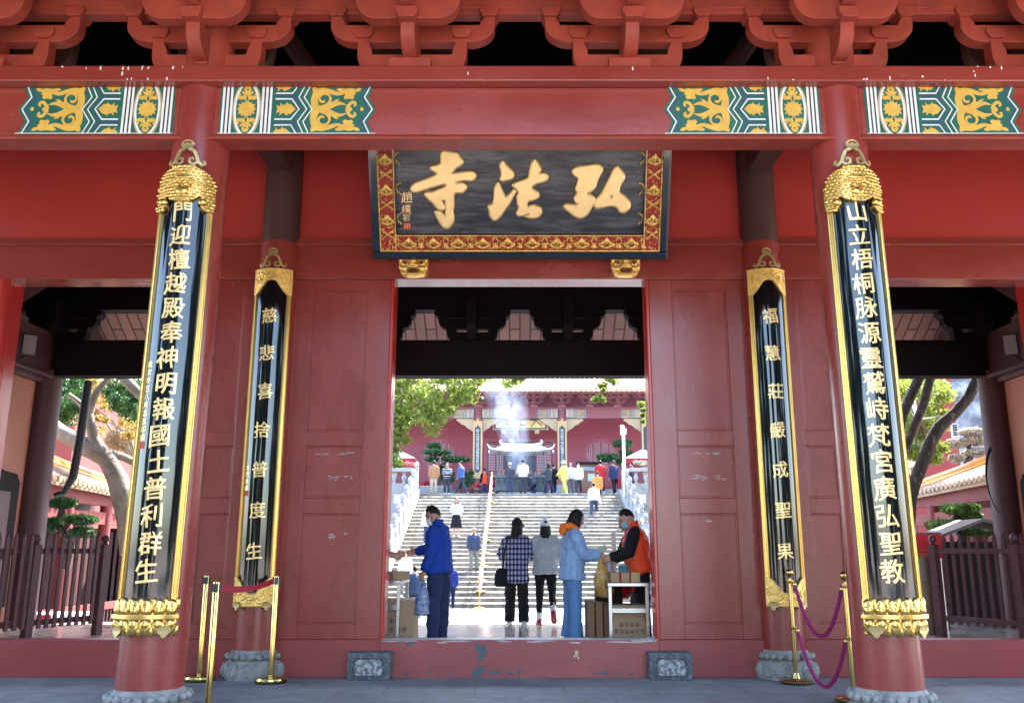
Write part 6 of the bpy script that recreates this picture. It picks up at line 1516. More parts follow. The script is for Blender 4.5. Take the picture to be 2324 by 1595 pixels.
def person(label, loc, yaw, h=1.66, lean=0.0, head=(0.0, 0.0), legs=((0, 0, 2), (0, 0, 2)), arms=((4, 8, 10, 0), (4, 8, 10, 0)),
           top=None, bottom=None, shoes=None, hair=('short', None), skin=None, near=False, extras=(), group=None, sock=None, build=1.0, slim=0.0, grip=0.5, shoulders=1.0):
    """yaw 0 faces away (+Y). legs/arms = (right, left): leg (hip, knee, spread), arm (forward, outward, elbow, inward) in degrees."""
    s = h / 1.70
    t = thing('person', label, 'person', loc, group or 'visitors', R(yaw))
    skin = skin or SKIN; top = top or {}; bottom = bottom or {}
    vox = 0.0085 if near else 0.019
    L = R(lean); zh = 0.90 * s
    def P(x, y, z):
        q = fwd((x * s, y * s, z * s - zh), L); return q + Vector((0, 0, zh))
    zdrop = 0.0
    # ---- leg joints
    LG = []
    for i, (a, k, ab) in enumerate(legs):
        sg = 1 if i == 0 else -1; a, k, ab = R(a), R(k), R(ab); t1 = a - k
        hp_ = Vector((sg * 0.088 * s, 0, zh - 0.02 * s)); d1 = Vector((sg * math.sin(ab), math.sin(a) * math.cos(ab), -math.cos(a) * math.cos(ab))); kn = hp_ + d1 * 0.41 * s
        d2 = Vector((sg * math.sin(ab) * 0.5, math.sin(t1), -math.cos(t1))).normalized(); an = kn + d2 * 0.40 * s
        ft = t1 * 0.9 if abs(t1) > 0.35 else 0.0
        fd = Vector((sg * 0.10, math.cos(ft), math.sin(ft))).normalized(); fdn = Vector((0, math.sin(ft), -math.cos(ft)))
        LG.append((hp_, kn, an, fd, fdn))
    low = min((an + fdn * 0.075 * s).z for _, _, an, _, fdn in LG); dz = -low
    sh = Vector((0, 0, dz)); LG = [(a + sh, b + sh, c + sh, d, e) for a, b, c, d, e in LG]
    P0_ = P; P = lambda x, y, z: P0_(x, y, z) + sh
    # ---- arm joints
    AR = []
    for i, (p, q, e, w) in enumerate(arms):
        sg = 1 if i == 0 else -1; p, q, e, w = R(p), R(q), R(e), R(w)
        S_ = P(sg * 0.168 * shoulders, -0.005, 1.365); d1 = Vector((sg * math.sin(q), math.cos(q) * math.sin(p), -math.cos(q) * math.cos(p))); E_ = S_ + d1 * 0.275 * s
        d2 = Vector((-sg * math.sin(w) + sg * math.sin(q) * 0.4, math.cos(w) * math.sin(p + e), -math.cos(w) * math.cos(p + e))).normalized(); W_ = E_ + d2 * 0.245 * s
        up = Vector((0, math.cos(p + e), math.sin(p + e))); up = (up - d2 * up.dot(d2)).normalized(); nn = d2.cross(up).normalized()
        if nn.x * sg > 0: nn = -nn
        AR.append((S_, E_, W_, d2, up, nn))
    # ---- head frame
    N0 = P(0, -0.01, 1.43); hp, hy = R(head[0]), R(head[1]); Hb = P(0, 0.012, 1.50)
    Rm = Matrix.Rotation(hy, 3, 'Z') @ Matrix.Rotation(-hp - L * 0.6, 3, 'X')
    Hc = Hb + Rm @ Vector((0, 0.018 * s, 0.085 * s)); k = s * 1.0
    H = lambda x, y, z: Hc + Rm @ Vector((x * k, y * k, z * k))
    # ---- body: one skin surface
    b = MB()
    rg = []
    for i in range(13):
        f = i / 12; z = -0.118 + 0.236 * f; rr_ = math.sqrt(max(0.002, 1 - ((z - 0.0) / 0.120) ** 2))
        wx = 0.076 * rr_ ** 0.8; fr_ = 0.094 * rr_ ** 0.75; bk = 0.098 * rr_ ** 0.7
        if z < -0.03:
            q = (-0.03 - z) / 0.09; wx *= 1 - 0.12 * q; fr_ *= 1.0; bk *= 1 - 0.55 * q
        row = []
        for j in range(16):
            a = 2 * math.pi * j / 16; c_, s_ = math.cos(a), math.sin(a); row.append(H(wx * c_, (fr_ if s_ > 0 else bk) * s_, z))
        rg.append(row)
    b.rings(rg)
    b.tube([H(0, 0.088, 0.018), H(0, 0.100, -0.012), H(0, 0.108, -0.034), H(0, 0.094, -0.042)], [0.010 * k, 0.012 * k, 0.016 * k, 0.010 * k], 8)
    for sg in (-1, 1):
        b.ball(H(sg * 0.078, -0.008, -0.012), (0.012 * k, 0.022 * k, 0.032 * k), 8, 6); b.ball(H(sg * 0.032, 0.074, -0.028), (0.026 * k, 0.018 * k, 0.02 * k), 8, 5)
    b.ball(H(0, 0.076, -0.098), (0.026 * k, 0.020 * k, 0.018 * k), 8, 5); b.ball(H(0, 0.088, -0.066), (0.024 * k, 0.011 * k, 0.012 * k), 8, 5); b.ball(H(0, 0.078, 0.035), (0.045 * k, 0.018 * k, 0.015 * k), 8, 5)
    b.tube([N0 - Vector((0, 0, 0.05 * s)), N0 + Vector((0, 0, 0.02 * s)), H(0, -0.012, -0.06), H(0, 0, -0.02)], [0.066 * s, 0.056 * s, 0.052 * s, 0.05 * s], 12)
    X = Vector((1, 0, 0))
    tor = [(0.88, 0.15, 0.105), (0.95, 0.155, 0.105), (1.05, 0.132, 0.095), (1.18, 0.148, 0.105), (1.28, 0.155, 0.105), (1.35, 0.125, 0.085), (1.40, 0.075, 0.060), (1.43, 0.060, 0.055)]
    Yv = fwd((0, 1, 0), L)
    b.rings([ell(b, P(0, 0, z), rx * s * (1 - slim), ry * s * (1 - slim), X, Yv) for z, rx, ry in tor])
    for hp_, kn, an, fd, fdn in LG:
        b.tube([hp_, hp_.lerp(kn, 0.5), kn, kn.lerp(an, 0.3), an], [0.082 * s, 0.072 * s, 0.052 * s, 0.054 * s, 0.036 * s], 10)
        b.tube([an + fdn * 0.03 * s - fd * 0.03 * s, an + fdn * 0.045 * s + fd * 0.06 * s, an + fdn * 0.055 * s + fd * 0.15 * s], [0.034 * s, 0.036 * s, 0.024 * s], 8)
    for S_, E_, W_, d2, up, nn in AR:
        b.tube([S_, S_.lerp(E_, 0.5), E_, E_.lerp(W_, 0.35), W_], [0.048 * s, 0.043 * s, 0.036 * s, 0.036 * s, 0.026 * s], 10)
        palm = [W_ - d2 * 0.01 * s, W_ + d2 * 0.03 * s, W_ + d2 * 0.085 * s]
        b.tube(palm, [(0.024 * s, 0.018 * s), (0.036 * s, 0.016 * s), (0.040 * s, 0.014 * s)], 10, ref=up)
        if near:
            kb = W_ + d2 * 0.082 * s
            for fi, (ln_, off) in enumerate(((0.066, 0.031), (0.076, 0.0105), (0.070, -0.0105), (0.054, -0.030))):
                g_ = R(20 + 55 * grip); p0 = kb + up * off * s; q1 = p0 + (d2 * math.cos(g_ * 0.5) + nn * math.sin(g_ * 0.5)) * ln_ * 0.45 * s
                q2 = q1 + (d2 * math.cos(g_ * 1.3) + nn * math.sin(g_ * 1.3)) * ln_ * 0.32 * s; q3 = q2 + (d2 * math.cos(g_ * 1.9) + nn * math.sin(g_ * 1.9)) * ln_ * 0.25 * s
                b.tube([p0 - d2 * 0.01 * s, q1, q2, q3], [0.0105 * s, 0.0098 * s, 0.009 * s, 0.008 * s], 7)
            tb = W_ + d2 * 0.025 * s + up * 0.026 * s
            b.tube([tb, tb + (d2 * 0.6 + up * 0.75 + nn * 0.3).normalized() * 0.035 * s, tb + (d2 * 0.85 + up * 0.45 + nn * 0.55).normalized() * 0.068 * s], [0.014 * s, 0.012 * s, 0.009 * s], 7)
        else:
            b.tube([W_ + d2 * 0.08 * s, W_ + d2 * 0.14 * s + nn * 0.02 * s], [0.026 * s, 0.016 * s], 8)
    ob = b.build('body', skin, t, local=True, smooth=60); remesh(ob, vox, 3)
    if near:
        for sg in (-1, 1):
            e = MB(); e.ball(H(sg * 0.031, 0.0855, 0.004), (0.012 * k, 0.008 * k, 0.006 * k), 8, 5); e.build('eye', EYEM, t, local=True, smooth=60)
            e = MB(); e.tube([H(sg * 0.014, 0.094, 0.026), H(sg * 0.035, 0.091, 0.031), H(sg * 0.054, 0.078, 0.024)], [0.0035 * k, 0.005 * k, 0.003 * k], 6); e.build('eyebrow', HAIRM, t, local=True, smooth=60)
        e = MB(); e.ball(H(0, 0.096, -0.063), (0.022 * k, 0.008 * k, 0.008 * k), 8, 5); e.build('mouth', LIPM, t, local=True, smooth=60)
    # ---- top garment
    if top:
        ls = top.get('loose', 0.02); hem = top.get('hem', 0.84); m_ = top['mat']; slv = top.get('sleeve', 1.0)
        c = MB()
        zs = [(hem, 0.168 + ls * 1.1, 0.118 + ls * 1.2), (hem + 0.03, 0.172 + ls * 1.25, 0.122 + ls * 1.4), ((hem + 1.12) / 2, 0.160 + ls, 0.118 + ls), (1.12, 0.158 + ls, 0.115 + ls), (1.23, 0.172 + ls, 0.122 + ls), (1.31, 0.172 + ls * 0.8, 0.116 + ls * 0.8), (1.365, 0.150 + ls * 0.5, 0.098 + ls * 0.5), (1.41, 0.112 + ls * 0.3, 0.082 + ls * 0.3), (1.45, 0.076, 0.072)]
        zs = [(z, rx * build, ry * build) for z, rx, ry in zs]
        if top.get('collar'): zs += [(1.475, 0.072, 0.072), (1.505 + top['collar'], 0.068, 0.070)]
        ucx = top.get('belly', 0.0)
        c.rings([ell(c, P(0, ucx * (1 if z < 1.3 else 0), z), rx * s, ry * s, X, Yv, 16) for z, rx, ry in zs])
        cb = []
        for S_, E_, W_, d2, up, nn in AR:
            end = E_.lerp(W_, slv)
            if slv > 0: sl = ([S_ + Vector((0, 0, 0.0)), S_.lerp(E_, 0.25), S_.lerp(E_, 0.6), E_, E_.lerp(W_, 0.35 * slv), E_.lerp(W_, 0.8 * slv), end], [0.062 * s + ls * 0.5, 0.066 * s + ls * 0.8, 0.056 * s + ls * 0.8, 0.050 * s + ls * 0.8, 0.048 * s + ls * 0.8, 0.042 * s + ls * 0.9, 0.035 * s + ls * 0.45])
            else: continue
            (cb if top.get('sleeve_mat') else [c])
            tgt = c
            if top.get('sleeve_mat'):
                tgt = MB(); cb.append(tgt)
            tgt.tube(sl[0], sl[1], 12); tgt.ball(S_ - Vector((S_.x * 0.10, 0, 0.004)), 0.060 * s + ls * 0.5, 12, 8)
        oc_ = c.build(top.get('name', 'jacket'), m_, t, local=True, smooth=60); remesh(oc_, vox * 1.1, 5, fold=0.042 if near else 0.045)
        for q in cb:
            oq = q.build('sleeve', top['sleeve_mat'], t, local=True, smooth=60); remesh(oq, vox * 1.1, 4, fold=0.025)
    # ---- lower garment
    if bottom:
        ls = bottom.get('loose', 0.015); m_ = bottom['mat']; c = MB(); kind = bottom.get('kind', 'trousers')
        if kind == 'trousers':
            fl_ = bottom.get('flare', 0.0); cut = bottom.get('cut', 1.0)
            c.rings([ell(c, P(0, 0, z), rx * s * build, ry * s * build, X, Yv, 14) for z, rx, ry in ((0.82, 0.155, 0.11), (0.88, 0.168, 0.122), (0.95, 0.165, 0.12), (1.03, 0.145, 0.108))])
            for hp_, kn, an, fd, fdn in LG:
                lo_ = kn.lerp(an + fdn * 0.03 * s, cut)
                c.tube([hp_ + Vector((0, 0, 0.02)), hp_.lerp(kn, 0.35), hp_.lerp(kn, 0.7), kn, kn.lerp(lo_, 0.4), kn.lerp(lo_, 0.8), lo_], [0.094 * s * build, 0.090 * s * build + ls * 0.5, 0.074 * s + ls * 0.8, 0.060 * s + ls, 0.058 * s + ls, 0.047 * s + ls + fl_ * 0.7, 0.045 * s + ls + fl_], 12)
            oc_ = c.build('trousers', m_, t, local=True, smooth=60); remesh(oc_, vox * 1.1, 4, fold=0.032 if near else 0.035)
        else:
            hem = bottom.get('hem', 0.42); n_ = 24; rg = []
            for z, r_ in ((1.03, 0.135), (0.95, 0.165), (0.8, 0.20), (0.6, 0.235), (hem, 0.27)):
                rg.append([P(0, 0, z) + Vector((r_ * s * (1 + 0.05 * math.sin(q * 1.9)) * math.cos(2 * math.pi * q / n_), 0.8 * r_ * s * (1 + 0.07 * math.sin(q * 2.3)) * math.sin(2 * math.pi * q / n_), 0)) for q in range(n_)])
            c.rings(rg); c.build('skirt', m_, t, local=True, smooth=50)
    # ---- shoes, socks
    for hp_, kn, an, fd, fdn in LG:
        if sock:
            c = MB(); c.tube([an + (kn - an) * 0.28, an + fdn * 0.02 * s], [0.054 * s, 0.050 * s], 12); c.build('sock', sock, t, local=True, smooth=60)
        if shoes:
            sm_, sole = shoes if isinstance(shoes, tuple) else (shoes, WHITE)
            sd_ = fd.cross(fdn).normalized(); c = MB(); o_ = an + fdn * 0.03 * s
            c.rings([ell(c, o_ + fd * a * s + fdn * z * s, w * s, hh * s, sd_, fdn, 12) for a, w, hh, z in ((-0.062, 0.020, 0.024, 0.012), (-0.050, 0.036, 0.042, 0.0), (0.0, 0.040, 0.050, -0.004), (0.06, 0.043, 0.040, 0.006), (0.12, 0.046, 0.030, 0.014), (0.165, 0.038, 0.023, 0.020), (0.185, 0.018, 0.014, 0.022))])
            ox = c.build('shoe', sm_, t, local=True, smooth=60)
            c = MB(); pr = [(-0.066, -0.02), (-0.055, -0.036), (0.0, -0.042), (0.10, -0.049), (0.155, -0.042), (0.19, -0.018), (0.19, 0.018), (0.155, 0.042), (0.10, 0.049), (0.0, 0.042), (-0.055, 0.036), (-0.066, 0.02)]
            c.rings([[o_ + fd * a * s + sd_ * w * s + fdn * z * s for a, w in pr] for z in (0.030, 0.046)]); c.build('sole', sole, ox, local=True, smooth=40)
    # ---- hair, caps, masks
    style, hm = hair[0], hair[1] or HAIRM
    def shell(hem_fn, r0=1.08, straight=True, flare=0.0, taper=0.0, thick=0.012):
        c = MB(); nA, nR = 28, 12; rg = []
        for i in range(nR + 1):
            f = i / nR; row = []
            for j in range(nA):
                a = 2 * math.pi * j / nA; zh_ = hem_fn(a); z = 0.128 - (0.128 - zh_) * (f ** 1.6 if f < 1 else 1)
                zz = max(z, -0.005) if straight else z
                rr_ = math.sqrt(max(0.0, 1 - (max(zz, -0.02) / 0.131) ** 2)); fl = 1 + flare * max(0, -z) * 4 + taper * min(0, z)
                wx, fy, by_ = 0.086 * rr_ * fl, 0.098 * rr_, 0.108 * rr_ * fl
                q = H(wx * math.cos(a) * r0 / 1.08, (fy if math.sin(a) > 0 else by_) * math.sin(a) * r0 / 1.08, z); row.append(q)
            rg.append(row)
        c.rings(rg, cap=False)
        o = c.build('hair', hm, t, local=True, smooth=70); md = o.modifiers.new('thick', 'SOLIDIFY'); md.thickness = thick * s; md.offset = -0.6
        return o
    fr = lambda a: max(0.0, math.sin(a))       # 1 at the face
    if style == 'short': shell(lambda a: -0.060 + 0.135 * fr(a) ** 0.5 + (0.075 * abs(math.cos(a)) ** 2 if math.sin(a) < 0.35 else 0.02), 1.035, taper=3.2, thick=0.007)
    elif style == 'bob': shell(lambda a: -0.150 if math.sin(a) < 0.30 else (-0.135 if math.sin(a) < 0.55 else 0.055), 1.09, flare=0.6)
    elif style == 'long': shell(lambda a: -0.24 if math.sin(a) < 0.25 else (-0.16 if math.sin(a) < 0.5 else 0.06), 1.09, flare=0.3)
    elif style == 'bun':
        shell(lambda a: -0.06 + 0.13 * fr(a) ** 0.6, 1.05, taper=2.5); c = MB(); c.ball(H(0, -0.105, 0.03), (0.04 * k, 0.045 * k, 0.045 * k), 10, 7); c.build('hair_bun', hm, t, local=True, smooth=60)
    elif style == 'pony':
        shell(lambda a: -0.06 + 0.13 * fr(a) ** 0.6, 1.06); c = MB(); c.tube([H(0, -0.10, 0.05), H(0, -0.15, 0.03), H(0, -0.165, -0.05), H(0, -0.15, -0.15)], [0.02 * k, 0.035 * k, 0.032 * k, 0.012 * k], 10); c.build('ponytail', hm, t, local=True, smooth=60)
    for ex in extras:
        kind = ex[0]
        if kind == 'cap':
            _, cm, dirn, inner = ex; c = MB(); rg = []; sgd = 1 if dirn == 'fwd' else -1
            for i in range(8):
                f = i / 7; z = 0.146 - 0.125 * f ** 1.7; rr_ = math.sqrt(max(0.0, 1 - (max(0, z - 0.012) / 0.136) ** 2)); rg.append([H(0.096 * rr_ * math.cos(a), (0.108 if math.sin(a) > 0 else 0.116) * rr_ * math.sin(a), z) for a in np.linspace(0, 2 * math.pi, 25)[:-1]])
            c.rings(rg, cap=False); c.ball(H(0, -0.003, 0.147), 0.009 * k, 8, 5)
            o = c.build('cap', cm, t, local=True, smooth=60); md = o.modifiers.new('thick', 'SOLIDIFY'); md.thickness = 0.006
            c = MB(); n_ = 13; up_, dn_ = [], []
            for i in range(n_):
                a = math.pi * i / (n_ - 1); w = 0.088 * math.cos(a); y = 0.09 + 0.085 * math.sin(a)
                up_.append(H(w, sgd * y, 0.022 - 0.02 * math.sin(a))); dn_.append(H(w, sgd * y, 0.016 - 0.02 * math.sin(a)))
            base_u = [H(0.088 * math.cos(math.pi * i / (n_ - 1)), sgd * 0.055, 0.03) for i in range(n_)]; base_d = [q - Rm @ Vector((0, 0, 0.006)) for q in base_u]
            c.rings([[a_, b_, c_, d_] for a_, b_, c_, d_ in zip(base_u, up_, dn_, base_d)]); c.build('brim', cm, o, local=True, smooth=40)
            if inner:
                c = MB(); c.prism([(0.030 * math.cos(a), 0.055 + 0.034 * math.sin(a)) for a in np.linspace(0, math.pi, 12)], 'y', -0.122, -0.108); c.xf(lambda p: H(p.x, p.y, p.z)); c.build('opening', HAIRM, o, local=True, smooth=0)
        elif kind == 'hat':
            c = MB(); c.lathe([(0.0, 0.155), (0.06, 0.152), (0.088, 0.12), (0.098, 0.045), (0.155, 0.030), (0.155, 0.024), (0.095, 0.028)], (0, 0, 0), 24, cap=False); c.xf(lambda p: H(p.x, p.y, p.z)); c.build('hat', ex[1], t, local=True, smooth=50)
        elif kind == 'mask':
            c = MB(); rg = []
            for i in range(7):
                f = i / 6; z = -0.020 - 0.092 * f; row = []
                for j in range(11):
                    a = math.pi * (0.10 + 0.80 * j / 10); bul = 0.016 * math.sin(math.pi * f) + 0.006; row.append(H((0.072 + 0.004) * math.cos(a) * (1 - 0.18 * f), 0.020 + (0.082 + bul) * math.sin(a), z))
                rg.append(row)
            c.rings(rg, cap=False, close=False); o = c.build('face_mask', ex[1], t, local=True, smooth=60); md = o.modifiers.new('thick', 'SOLIDIFY'); md.thickness = 0.004; md.offset = 1
            for sg in (-1, 1):
                c = MB(); c.tube([H(sg * 0.070, 0.045, -0.028), H(sg * 0.082, 0.01, 0.012), H(sg * 0.084, -0.018, 0.005), H(sg * 0.080, -0.018, -0.045), H(sg * 0.068, 0.03, -0.085)], 0.0026 * k, 5); c.build('ear_loop', WHITE, o, local=True, smooth=60)
        elif kind == 'hood':
            c = MB(); c.tube([P(0.085, 0.055, 1.44), P(0.105, -0.03, 1.47), P(0.06, -0.105, 1.47), P(0, -0.135, 1.455), P(-0.06, -0.105, 1.47), P(-0.105, -0.03, 1.47), P(-0.085, 0.055, 1.44)], [0.028 * s, 0.040 * s, 0.052 * s, 0.058 * s, 0.052 * s, 0.040 * s, 0.028 * s], 10)
            c.ball(P(0, -0.145, 1.41), (0.09 * s, 0.05 * s, 0.06 * s), 12, 8); c.tube([P(0.07, 0.03, 1.47), P(0.06, -0.05, 1.515), P(0, -0.075, 1.53), P(-0.06, -0.05, 1.515), P(-0.07, 0.03, 1.47)], 0.026 * s, 8)
            o = c.build('hood', ex[1], t, local=True, smooth=60); remesh(o, vox * 1.2, 3)
        elif kind == 'part':        # free extra: (name, material, function(mesh, P, H, AR, LG, s))
            c = MB(); ex[3](c, P, H, AR, LG, s); o = c.build(ex[1], ex[2], t, local=True, smooth=45)
    t['_'] = 0; del t['_']
    return t, AR, P

C_BLUE = cloth('royal_blue_jacket', (0.006, 0.040, 0.26), 0.75, 0.35, 10)
C_NAVY = cloth('navy_trousers', (0.020, 0.028, 0.075), 0.85)
C_BLK = cloth('black_cloth', (0.010, 0.010, 0.013), 0.9)
C_GREY = cloth('pale_grey_sweatshirt', (0.36, 0.41, 0.42), 0.9, 0.22, 8)
C_LB = cloth('light_blue_jacket', (0.23, 0.35, 0.54), 0.7, 0.6, 9)
C_DEN = cloth('washed_denim', (0.10, 0.21, 0.40), 0.9, 0.5, 14, 0.2)
C_ORG = cloth('orange_vest', (0.78, 0.075, 0.02), 0.6, 0.25, 8)
C_OHD = cloth('orange_hood', (0.80, 0.17, 0.02), 0.8)
C_WHT = cloth('white_cloth', (0.72, 0.73, 0.74), 0.85)
C_DBL = cloth('dark_blue_jacket', (0.040, 0.055, 0.105), 0.7)
C_SLB = cloth('slate_trousers', (0.19, 0.19, 0.18), 0.9)
C_TAN = cloth('tan_jacket', (0.33, 0.165, 0.08), 0.85)
C_BEI = cloth('beige_trousers', (0.40, 0.34, 0.26), 0.9)
C_YEL = cloth('yellow_cloth', (0.62, 0.55, 0.12), 0.8)
C_LTB = cloth('pale_blue_cloth', (0.50, 0.64, 0.72), 0.8)
C_RED = cloth('red_cloth', (0.38, 0.02, 0.03), 0.8)
C_ORY = cloth('orange_yellow_cloth', (0.55, 0.22, 0.05), 0.8)
C_CHA = cloth('charcoal_cloth', (0.045, 0.048, 0.06), 0.85)
MASKW = mat('white_face_mask', (0.62, 0.64, 0.68), 0.8); MASKB = mat('blue_face_mask', (0.20, 0.45, 0.62), 0.8)
PINKS = mat('dark_pink_shoe', (0.30, 0.03, 0.06), 0.6); GSHOE = mat('grey_white_shoe', (0.45, 0.45, 0.43), 0.7)
def plaid_mat():
    m = bpy.data.materials.new('navy_white_plaid'); m.use_nodes = True; nt = m.node_tree; N = nt.nodes; L = nt.links; b = N['Principled BSDF']
    tc = N.new('ShaderNodeTexCoord'); sp = N.new('ShaderNodeSeparateXYZ'); L.new(tc.outputs['Object'], sp.inputs[0])
    def st(o, per, duty):
        a = N.new('ShaderNodeMath'); a.operation = 'MULTIPLY'; a.inputs[1].default_value = 1 / per; L.new(o, a.inputs[0])
        f = N.new('ShaderNodeMath'); f.operation = 'FRACT'; L.new(a.outputs[0], f.inputs[0])
        g_ = N.new('ShaderNodeMath'); g_.operation = 'LESS_THAN'; g_.inputs[1].default_value = duty; L.new(f.outputs[0], g_.inputs[0]); return g_.outputs[0]
    v = st(sp.outputs[0], 0.058, 0.5); h_ = st(sp.outputs[2], 0.082, 0.42)
    ad = N.new('ShaderNodeMath'); ad.operation = 'ADD'; L.new(v, ad.inputs[0]); L.new(h_, ad.inputs[1])
    cr = N.new('ShaderNodeValToRGB'); cr.color_ramp.interpolation = 'CONSTANT'; e = cr.color_ramp.elements
    e[0].position = 0; e[0].color = (0.40, 0.40, 0.43, 1); e[1].position = 0.3; e[1].color = (0.075, 0.085, 0.18, 1); q = e.new(0.8); q.color = (0.012, 0.018, 0.085, 1)
    hf = N.new('ShaderNodeMath'); hf.operation = 'MULTIPLY'; hf.inputs[1].default_value = 0.5; L.new(ad.outputs[0], hf.inputs[0]); L.new(hf.outputs[0], cr.inputs[0]); L.new(cr.outputs[0], b.inputs['Base Color'])
    b.inputs['Roughness'].default_value = 0.9; b.inputs['Specular IOR Level'].default_value = 0.2
    n = N.new('ShaderNodeTexNoise'); n.inputs['Scale'].default_value = 9; L.new(tc.outputs['Object'], n.inputs[0]); bp = N.new('ShaderNodeBump'); bp.inputs['Strength'].default_value = 0.3; bp.inputs['Distance'].default_value = 0.03; L.new(n.outputs[0], bp.inputs['Height']); L.new(bp.outputs[0], b.inputs['Normal'])
    MATS['navy_white_plaid'] = m; return m
PLAID = plaid_mat()
def stripe_mat():
    m = bpy.data.materials.new('striped_knit'); m.use_nodes = True; nt = m.node_tree; N = nt.nodes; L = nt.links; b = N['Principled BSDF']
    tc = N.new('ShaderNodeTexCoord'); sp = N.new('ShaderNodeSeparateXYZ'); L.new(tc.outputs['Object'], sp.inputs[0])
    a = N.new('ShaderNodeMath'); a.operation = 'MULTIPLY'; a.inputs[1].default_value = 8.5; L.new(sp.outputs[2], a.inputs[0]); f = N.new('ShaderNodeMath'); f.operation = 'FRACT'; L.new(a.outputs[0], f.inputs[0])
    cr = N.new('ShaderNodeValToRGB'); cr.color_ramp.interpolation = 'CONSTANT'; e = cr.color_ramp.elements; e[0].color = (0.035, 0.04, 0.06, 1); e[1].position = 0.72; e[1].color = (0.5, 0.5, 0.5, 1)
    L.new(f.outputs[0], cr.inputs[0]); L.new(cr.outputs[0], b.inputs['Base Color']); b.inputs['Roughness'].default_value = 0.9; return m
STRIPE = stripe_mat()
GX = lambda u, v, Y: at(u, v, Y).x
# ------------------------------------------------------------------ near figures inside the gate
GRP = 'people at the gate'
person('man in a royal blue jacket and white mask, facing left, carrying a plastic bag', (GX(994, 1440, 11.75), 11.75, ZIN), 68, 1.73, lean=3, head=(26, 14), legs=((0, 0, 3), (2, 2, 3)), arms=((38, 6, 42, 8), (-2, 9, 22, -2)),
       top=dict(mat=C_BLUE, loose=0.030, hem=0.83, collar=0.01), bottom=dict(mat=C_NAVY, loose=0.026), shoes=C_BLK, hair=('short', None), skin=SKIND, near=True, group=GRP, extras=(('mask', MASKW),), build=1.06)
person('woman in a navy plaid shirt and black cap walking away with a black shoulder bag', (GX(1172, 1400, 14.45), 14.45, ZIN), 0, 1.635, lean=2, head=(2, -28), legs=((-6, 6, 3), (10, 8, 2)), shoulders=0.92, arms=((12, 20, 58, 24), (10, 22, 56, 22)),
       top=dict(mat=PLAID, loose=0.035, hem=0.66, name='shirt', collar=0.0), bottom=dict(mat=C_BLK, loose=0.028, flare=0.012), shoes=GSHOE, hair=('long', None), near=True, group=GRP,
       extras=(('cap', C_BLK, 'fwd', False), ('part', 'shoulder_bag', C_BLK, lambda c, P, H, AR, LG, s: (c.rings([ell(c, P(-0.235, -0.07, z), rx, ry, Vector((1, 0, 0)), Vector((0, 1, 0)), 12) for z, rx, ry in ((0.60, 0.10, 0.05), (0.63, 0.125, 0.07), (0.75, 0.125, 0.07), (0.86, 0.10, 0.055), (0.90, 0.05, 0.03))]), c.tube([P(-0.22, -0.05, 0.88), P(-0.20, -0.13, 1.15), P(-0.13, -0.10, 1.42), P(-0.12, 0.05, 1.42), P(-0.2, 0.12, 1.1), P(-0.24, 0.0, 0.88)], 0.012, 6)))))
person('woman in a pale grey sweatshirt and white backward cap walking away, right heel raised', (GX(1239, 1400, 14.5), 14.5, ZIN), 0, 1.625, lean=2, head=(2, 0), legs=((-14, 34, 2), (6, 6, 2)), shoulders=0.94, arms=((8, 24, 52, 26), (8, 24, 52, 26)),
       top=dict(mat=C_GREY, loose=0.045, hem=0.80, name='sweatshirt', collar=-0.012), bottom=dict(mat=C_BLK, loose=0.002, cut=0.80), shoes=(PINKS, PINKS), sock=C_WHT, hair=('long', None), near=True, group=GRP,
       extras=(('cap', C_WHT, 'back', True), ('part', 'chest_mark', C_BLK, lambda c, P, H, AR, LG, s: c.add([P(a + 0.07, -0.178, 1.20 + z) for a, z in ((-0.028, 0.006), (-0.012, -0.006), (0.03, 0.012), (-0.008, 0.002))], [(0, 1, 2, 3)]))))
person('woman in a light blue jacket with orange hood and jeans, holding a phone', (GX(1300, 1440, 11.95), 11.95, ZIN), -78, 1.675, lean=2, head=(12, 0), legs=((2, 2, 2), (-2, 1, 2)), arms=((18, 8, 66, 12), (20, 8, 62, 8)),
       top=dict(mat=C_LB, loose=0.045, hem=0.77, slv=0.8), bottom=dict(mat=C_DEN, loose=0.022, flare=0.03), shoes=GSHOE, hair=('bob', None), near=True, group=GRP, extras=(('hood', C_OHD),))
person('vendor in an orange vest over black sleeves, blue mask, leaning over the right table', (GX(1462, 1440, 11.95), 11.95, ZIN), 78, 1.72, lean=10, head=(30, 8), legs=((2, 2, 3), (-3, 0, 3)), arms=((26, 8, 44, 6), (16, 8, 58, 10)),
       top=dict(mat=C_ORG, loose=0.035, hem=0.83, name='vest', collar=0.005, sleeve_mat=C_BLK), bottom=dict(mat=C_BLK, loose=0.02), shoes=C_BLK, hair=('short', None), near=True, group=GRP, extras=(('mask', MASKB),))
person('second vendor in an orange apron, mostly hidden behind the man in the orange vest', (GX(1448, 1440, 12.75), 12.75, ZIN), 95, 1.66, lean=8, head=(15, 0), arms=((25, 8, 45, 10), (25, 8, 45, 10)),
       top=dict(mat=C_ORG, loose=0.03, hem=0.62, name='apron', sleeve_mat=C_BLK), bottom=dict(mat=C_CHA, loose=0.015), shoes=C_BLK, hair=('bun', None), near=True, group=GRP)
person('vendor in an orange vest hidden behind the left jamb, only a reaching forearm in view', (-2.08, 11.95, ZIN), -82, 1.66, lean=6, head=(10, 0), arms=((24, 8, 60, 6), (34, 8, 52, 4)),
       top=dict(mat=C_ORG, loose=0.03, hem=0.83, name='vest', sleeve=0.45), bottom=dict(mat=C_BLK, loose=0.02), shoes=C_BLK, hair=('pony', None), near=True, group=GRP)

